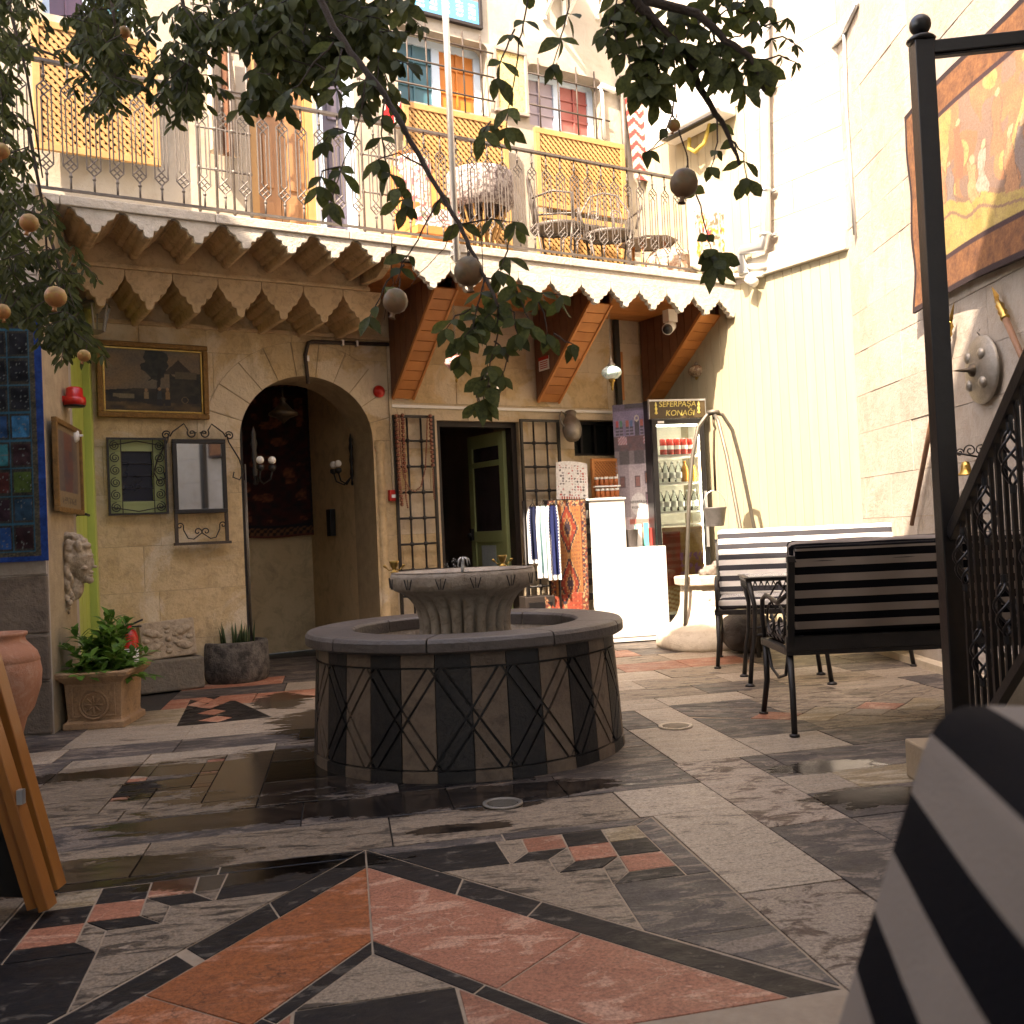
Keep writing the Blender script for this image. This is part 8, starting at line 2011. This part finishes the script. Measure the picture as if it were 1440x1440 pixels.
tw([(690, 440), (660, 470), (648, 500)], step=.04, n=4); tw([(695, 480), (715, 500), (705, 530)], step=.04, n=4); tw([(688, 520), (668, 545), (672, 565)], step=.04, n=4); tw([(672, 430), (640, 445), (628, 462)], step=.04, n=3); tw([(700, 420), (722, 440), (728, 470)], step=.04, n=4); tw([(750, 410), (765, 440), (770, 470)], step=.045, n=3)
# centre hanging cluster
tw([(748, -40), (740, 20), (730, 60), (724, 110), (716, 150), (712, 180)], step=.08, n=3, start=.25)
tw([(800, -40), (800, 10), (790, 50), (778, 90)], step=.06, n=3); tw([(724, 40), (705, 80), (700, 110)], step=.06, n=3)
tw([(690, 170), (680, 185)], step=.04, n=3); tw([(575, -30), (572, 8)], step=.05, n=3)
# heavy right branch
m2 = br([(860, -60), (895, 0), (937, 50), (965, 76), (984, 122), (1007, 160), (1027, 195), (1040, 232)], 2.6, 2.6, .017, .004)
m3 = br([(880, -40), (912, 0), (982, 20), (1020, 57), (1055, 80), (1075, 128)], 2.55, 2.55, .015, .005)
for path in ([(870, -20), (862, 30), (868, 60)], [(905, 20), (898, 60), (905, 85), (898, 120)], [(955, 20), (950, 45), (962, 90)], [(1000, 40), (1012, 75), (1030, 95)], [(1035, 65), (1050, 95), (1045, 120)], [(1015, 0), (1045, 20), (1080, 10)], [(985, 5), (1000, -10), (1020, -20)], [(925, 60), (915, 90), (918, 130)], [(900, 5), (880, 40), (878, 70), (890, 100)], [(920, 30), (905, 70), (910, 110)], [(937, 50), (930, 85), (925, 115)], [(965, 76), (985, 90), (1005, 100)], [(982, 20), (985, 50), (1000, 75)], [(1020, 57), (1040, 50), (1060, 30)], [(1055, 80), (1075, 95)], [(940, 10), (970, 40), (960, 60)], [(1000, 30), (1030, 10), (1060, -5)], [(880, 0), (860, 25), (850, 50)], [(1020, 60), (1010, 90), (1015, 110)]):
    tw(path, step=.038, n=3, L_=.070, w=.028, d=2.6)
tw([(1060, 40), (1085, 35), (1108, 25)], step=.05, n=3, L_=.04, w=.012, d=2.6); tw([(1070, 85), (1095, 78), (1120, 88)], step=.05, n=3, L_=.035, w=.010, d=2.6); tw([(1075, 60), (1100, 50), (1118, 62)], step=.05, n=3, L_=.035, w=.010, d=2.6)
tw([(944, 58), (950, 105), (946, 160), (954, 180), (966, 215), (968, 240)], leaf=False, r=.0032); tw([(946, 160), (930, 195), (912, 212)], step=.09, n=2, start=.3, L_=.05)
tw([(1007, 160), (1010, 200), (1000, 235)], step=.05, n=2, L_=.055); tw([(1027, 195), (1045, 215), (1050, 250)], step=.05, n=2, L_=.06); tw([(968, 240), (985, 290), (994, 330), (1000, 350)], step=.08, n=2, L_=.045, start=.35)
tw([(1000, 350), (1004, 372)], step=.03, n=4, L_=.075, w=.035)
# long thin shoots
tw([(550, 330), (552, 400), (540, 450)], leaf=False, r=.0014); tw([(640, 315), (625, 350), (590, 385), (578, 402)], leaf=False, r=.0014)
# dense masses upper left: many small drooping twigs, leaves joined
def mass(boxes, n, d0, d1_, L_, w):
    for i in range(n):
        x0, y0, x1, y1 = boxes[int(rnd() * len(boxes))]; x, y, d = ru(x0, x1), ru(y0, y1), ru(d0, d1_)
        P = T(x, y, d); dirv = Vector((ru(-1, 1), ru(-.6, .6), -1 + ru(-.1, .9))).normalized(); ln = ru(.07, .17); Q = P + dirv * ln
        small_tw.tube([P, P.lerp(Q, .5) + Vector((ru(-.01, .01), 0, 0)), Q], [.0025, .002, .001], 4)
        m_ = int(ln / .016)
        for k in range(m_):
            c = P.lerp(Q, k / m_)
            for s_ in range(2): a = ru(0, 6.28); dd = Vector((math.cos(a) * .8, math.sin(a) * .6, -.9 + ru(-.2, .5))); v_, f_ = leaf_verts(L_ * ru(.7, 1.15), w * ru(.8, 1.2), c, dd, Vector((ru(-.5, .5), -1, ru(0, .8))), ru(.1, .35), .3); small.add(v_, f_)
small_tw = MB()
mass([(-40, -60, 50, 50), (-40, 40, 25, 220), (-40, 190, 45, 300), (-40, 270, 75, 380), (-20, 340, 110, 400), (10, 400, 100, 430), (85, 430, 112, 470)], 260, 3.5, 4.3, .055, .015)
mass([(60, -80, 330, -10), (100, -40, 180, 35), (120, 10, 175, 80), (140, 70, 165, 140)], 95, 3.4, 4.0, .055, .016)
mass([(225, 0, 270, 90), (245, 80, 280, 150), (270, 0, 330, 60)], 48, 3.2, 3.6, .055, .017)
mass([(320, -60, 480, 40), (350, 10, 520, 55), (390, 45, 480, 85), (420, -60, 550, 20)], 115, 3.0, 3.4, .062, .024)
mass([(500, 40, 545, 110), (350, 90, 390, 110)], 14, 2.9, 3.1, .065, .025)
small_tw.build('twigs', bark, tree)['kind'] = 'stuff'
for x0, y0, x1, y1, d in ((0, -40, 60, 250, 3.9), (40, 180, 70, 430, 3.9), (150, -50, 160, 140, 3.7), (250, -40, 265, 150, 3.4), (60, 300, 100, 480, 3.9), (40, 65, 95, 90, 4.4)): b = MB(); tubeT(b, [T(x0, y0, d), T((x0 + x1) / 2 + 8, (y0 + y1) / 2, d), T(x1, y1, d)], .008, .003, 6); b.build('branch', bark, tree)
# single leaves: the largest 290 as objects, shared meshes, the rest joined
big.sort(key=lambda q: -q[2] / max(.5, (q[0] + TO).y))
protos = []
for i in range(10):
    v_, f_ = leaf_verts(1, .40 + .06 * (i % 3), Vector((0, 0, 0)), Vector((0, 1, 0)), Vector((0, 0, 1)), .1 + .05 * (i % 5), .35 if i % 2 else .7); m_ = MB(); m_.smooth = True; m_.add(v_, f_)
    me = bpy.data.meshes.new('leaf'); me.from_pydata(m_.v, [], m_.f); me.materials.append(LEAFM['pom2'] if i % 3 == 0 else LEAFM['pom']); me.polygons.foreach_set('use_smooth', [True] * len(m_.f)); protos.append(me)
for i, (P, d, l_, w, nrm) in enumerate(big):
    if i < 290:
        d = d.normalized(); s_ = d.cross(nrm).normalized(); n_ = s_.cross(d)
        o = bpy.data.objects.new('leaf', protos[i % 10]); COL.objects.link(o); o.parent = tree
        R = Matrix((s_, d, n_)).transposed().to_4x4(); o.matrix_local = Matrix.Translation(P) @ R @ Matrix.Scale(l_, 4)
    else: v_, f_ = leaf_verts(l_, w, P, d, nrm, ru(.1, .35), .5); small.add(v_, f_)
print('big leaves', len(big), 'small faces', len(small.f))
fo = small.build('foliage', LEAFM['pom'], tree); fo['kind'] = 'stuff'
# fruit
fm = M('green_pomegranate', (.17, .13, .06), (.20, .12, .055), rough=.5, scale=10, bump=.15, dirt=(.09, .06, .035), dirt_amt=.9, patch=((.24, .11, .05), 9, .6))
fm2 = M('yellow_pomegranate', (.42, .27, .06), (.40, .20, .05), rough=.5, scale=10, bump=.15, dirt=(.2, .1, .04), dirt_amt=.8, patch=((.45, .14, .05), 9, .6))
for px, py, rp_, d, m_, down, lab in ((962, 257, 20, 2.62, fm, 0, 'greenish brown pomegranate by the balcony railing'), (659, 381, 21, 2.66, fm, 1, 'pomegranate before the scalloped edge'), (556, 423, 17.5, 2.7, fm, 1, 'pomegranate left of the first bracket'), (78, 417, 15, 3.4, fm2, 1, 'yellow pomegranate in the left leaves'), (41, 313, 13, 3.4, fm2, 0, 'yellow pomegranate high in the left leaves'), (3, 438, 11, 3.4, fm2, 1, 'yellow pomegranate at the left edge'), (2, 212, 11, 3.4, fm2, 0, 'yellow pomegranate at the upper left edge'), (118, 500, 9, 3.5, fm2, 1, 'yellow pomegranate low in the left leaves'), (175, 45, 8, 3.5, fm2, 0, 'small green pomegranate'), (948, 176, 9, 2.6, fm2, 0, 'small yellow pomegranate on the right branch')):
    r_ = rp_ / F * d; P = T(px, py, d)
    fo_ = bpy.data.objects.new('pomegranate', None); COL.objects.link(fo_); fo_.parent = tree; fo_.location = P; fo_['label'] = lab
    MB().tube([(0, 0, r_ * .9), (r_ * .1, 0, r_ * 1.3), (0, 0, r_ * 1.9)], .002, 5).build('stalk', bark, fo_); fo_.scale = (1, 1, ru(.93, 1.04)); fo_.rotation_euler = (ru(-.2, .2), ru(-.25, .25), 0)
    MB().lathe([(.001, r_ * .93), (r_ * .35, r_ * .92), (r_ * .75, r_ * .68), (r_ * .98, r_ * .2), (r_, -r_ * .15), (r_ * .88, -r_ * .55), (r_ * .55, -r_ * .88), (r_ * .22, -r_ * 1.02)], 28, cap=False, mod=lambda a, z_: 1 + .015 * math.sin(a * 5)).build('fruit_body', m_, fo_, shade=True)
    MB().lathe([(r_ * .24, -r_ * .98), (r_ * .17, -r_ * 1.15), (r_ * .20, -r_ * 1.32), (r_ * .30, -r_ * 1.45), (r_ * .24, -r_ * 1.42), (r_ * .10, -r_ * 1.2)], 12, cap=False, mod=lambda a, z_: 1 + .25 * math.sin(a * 6) * (z_ < -r_ * 1.3)).build('calyx', m_, fo_)
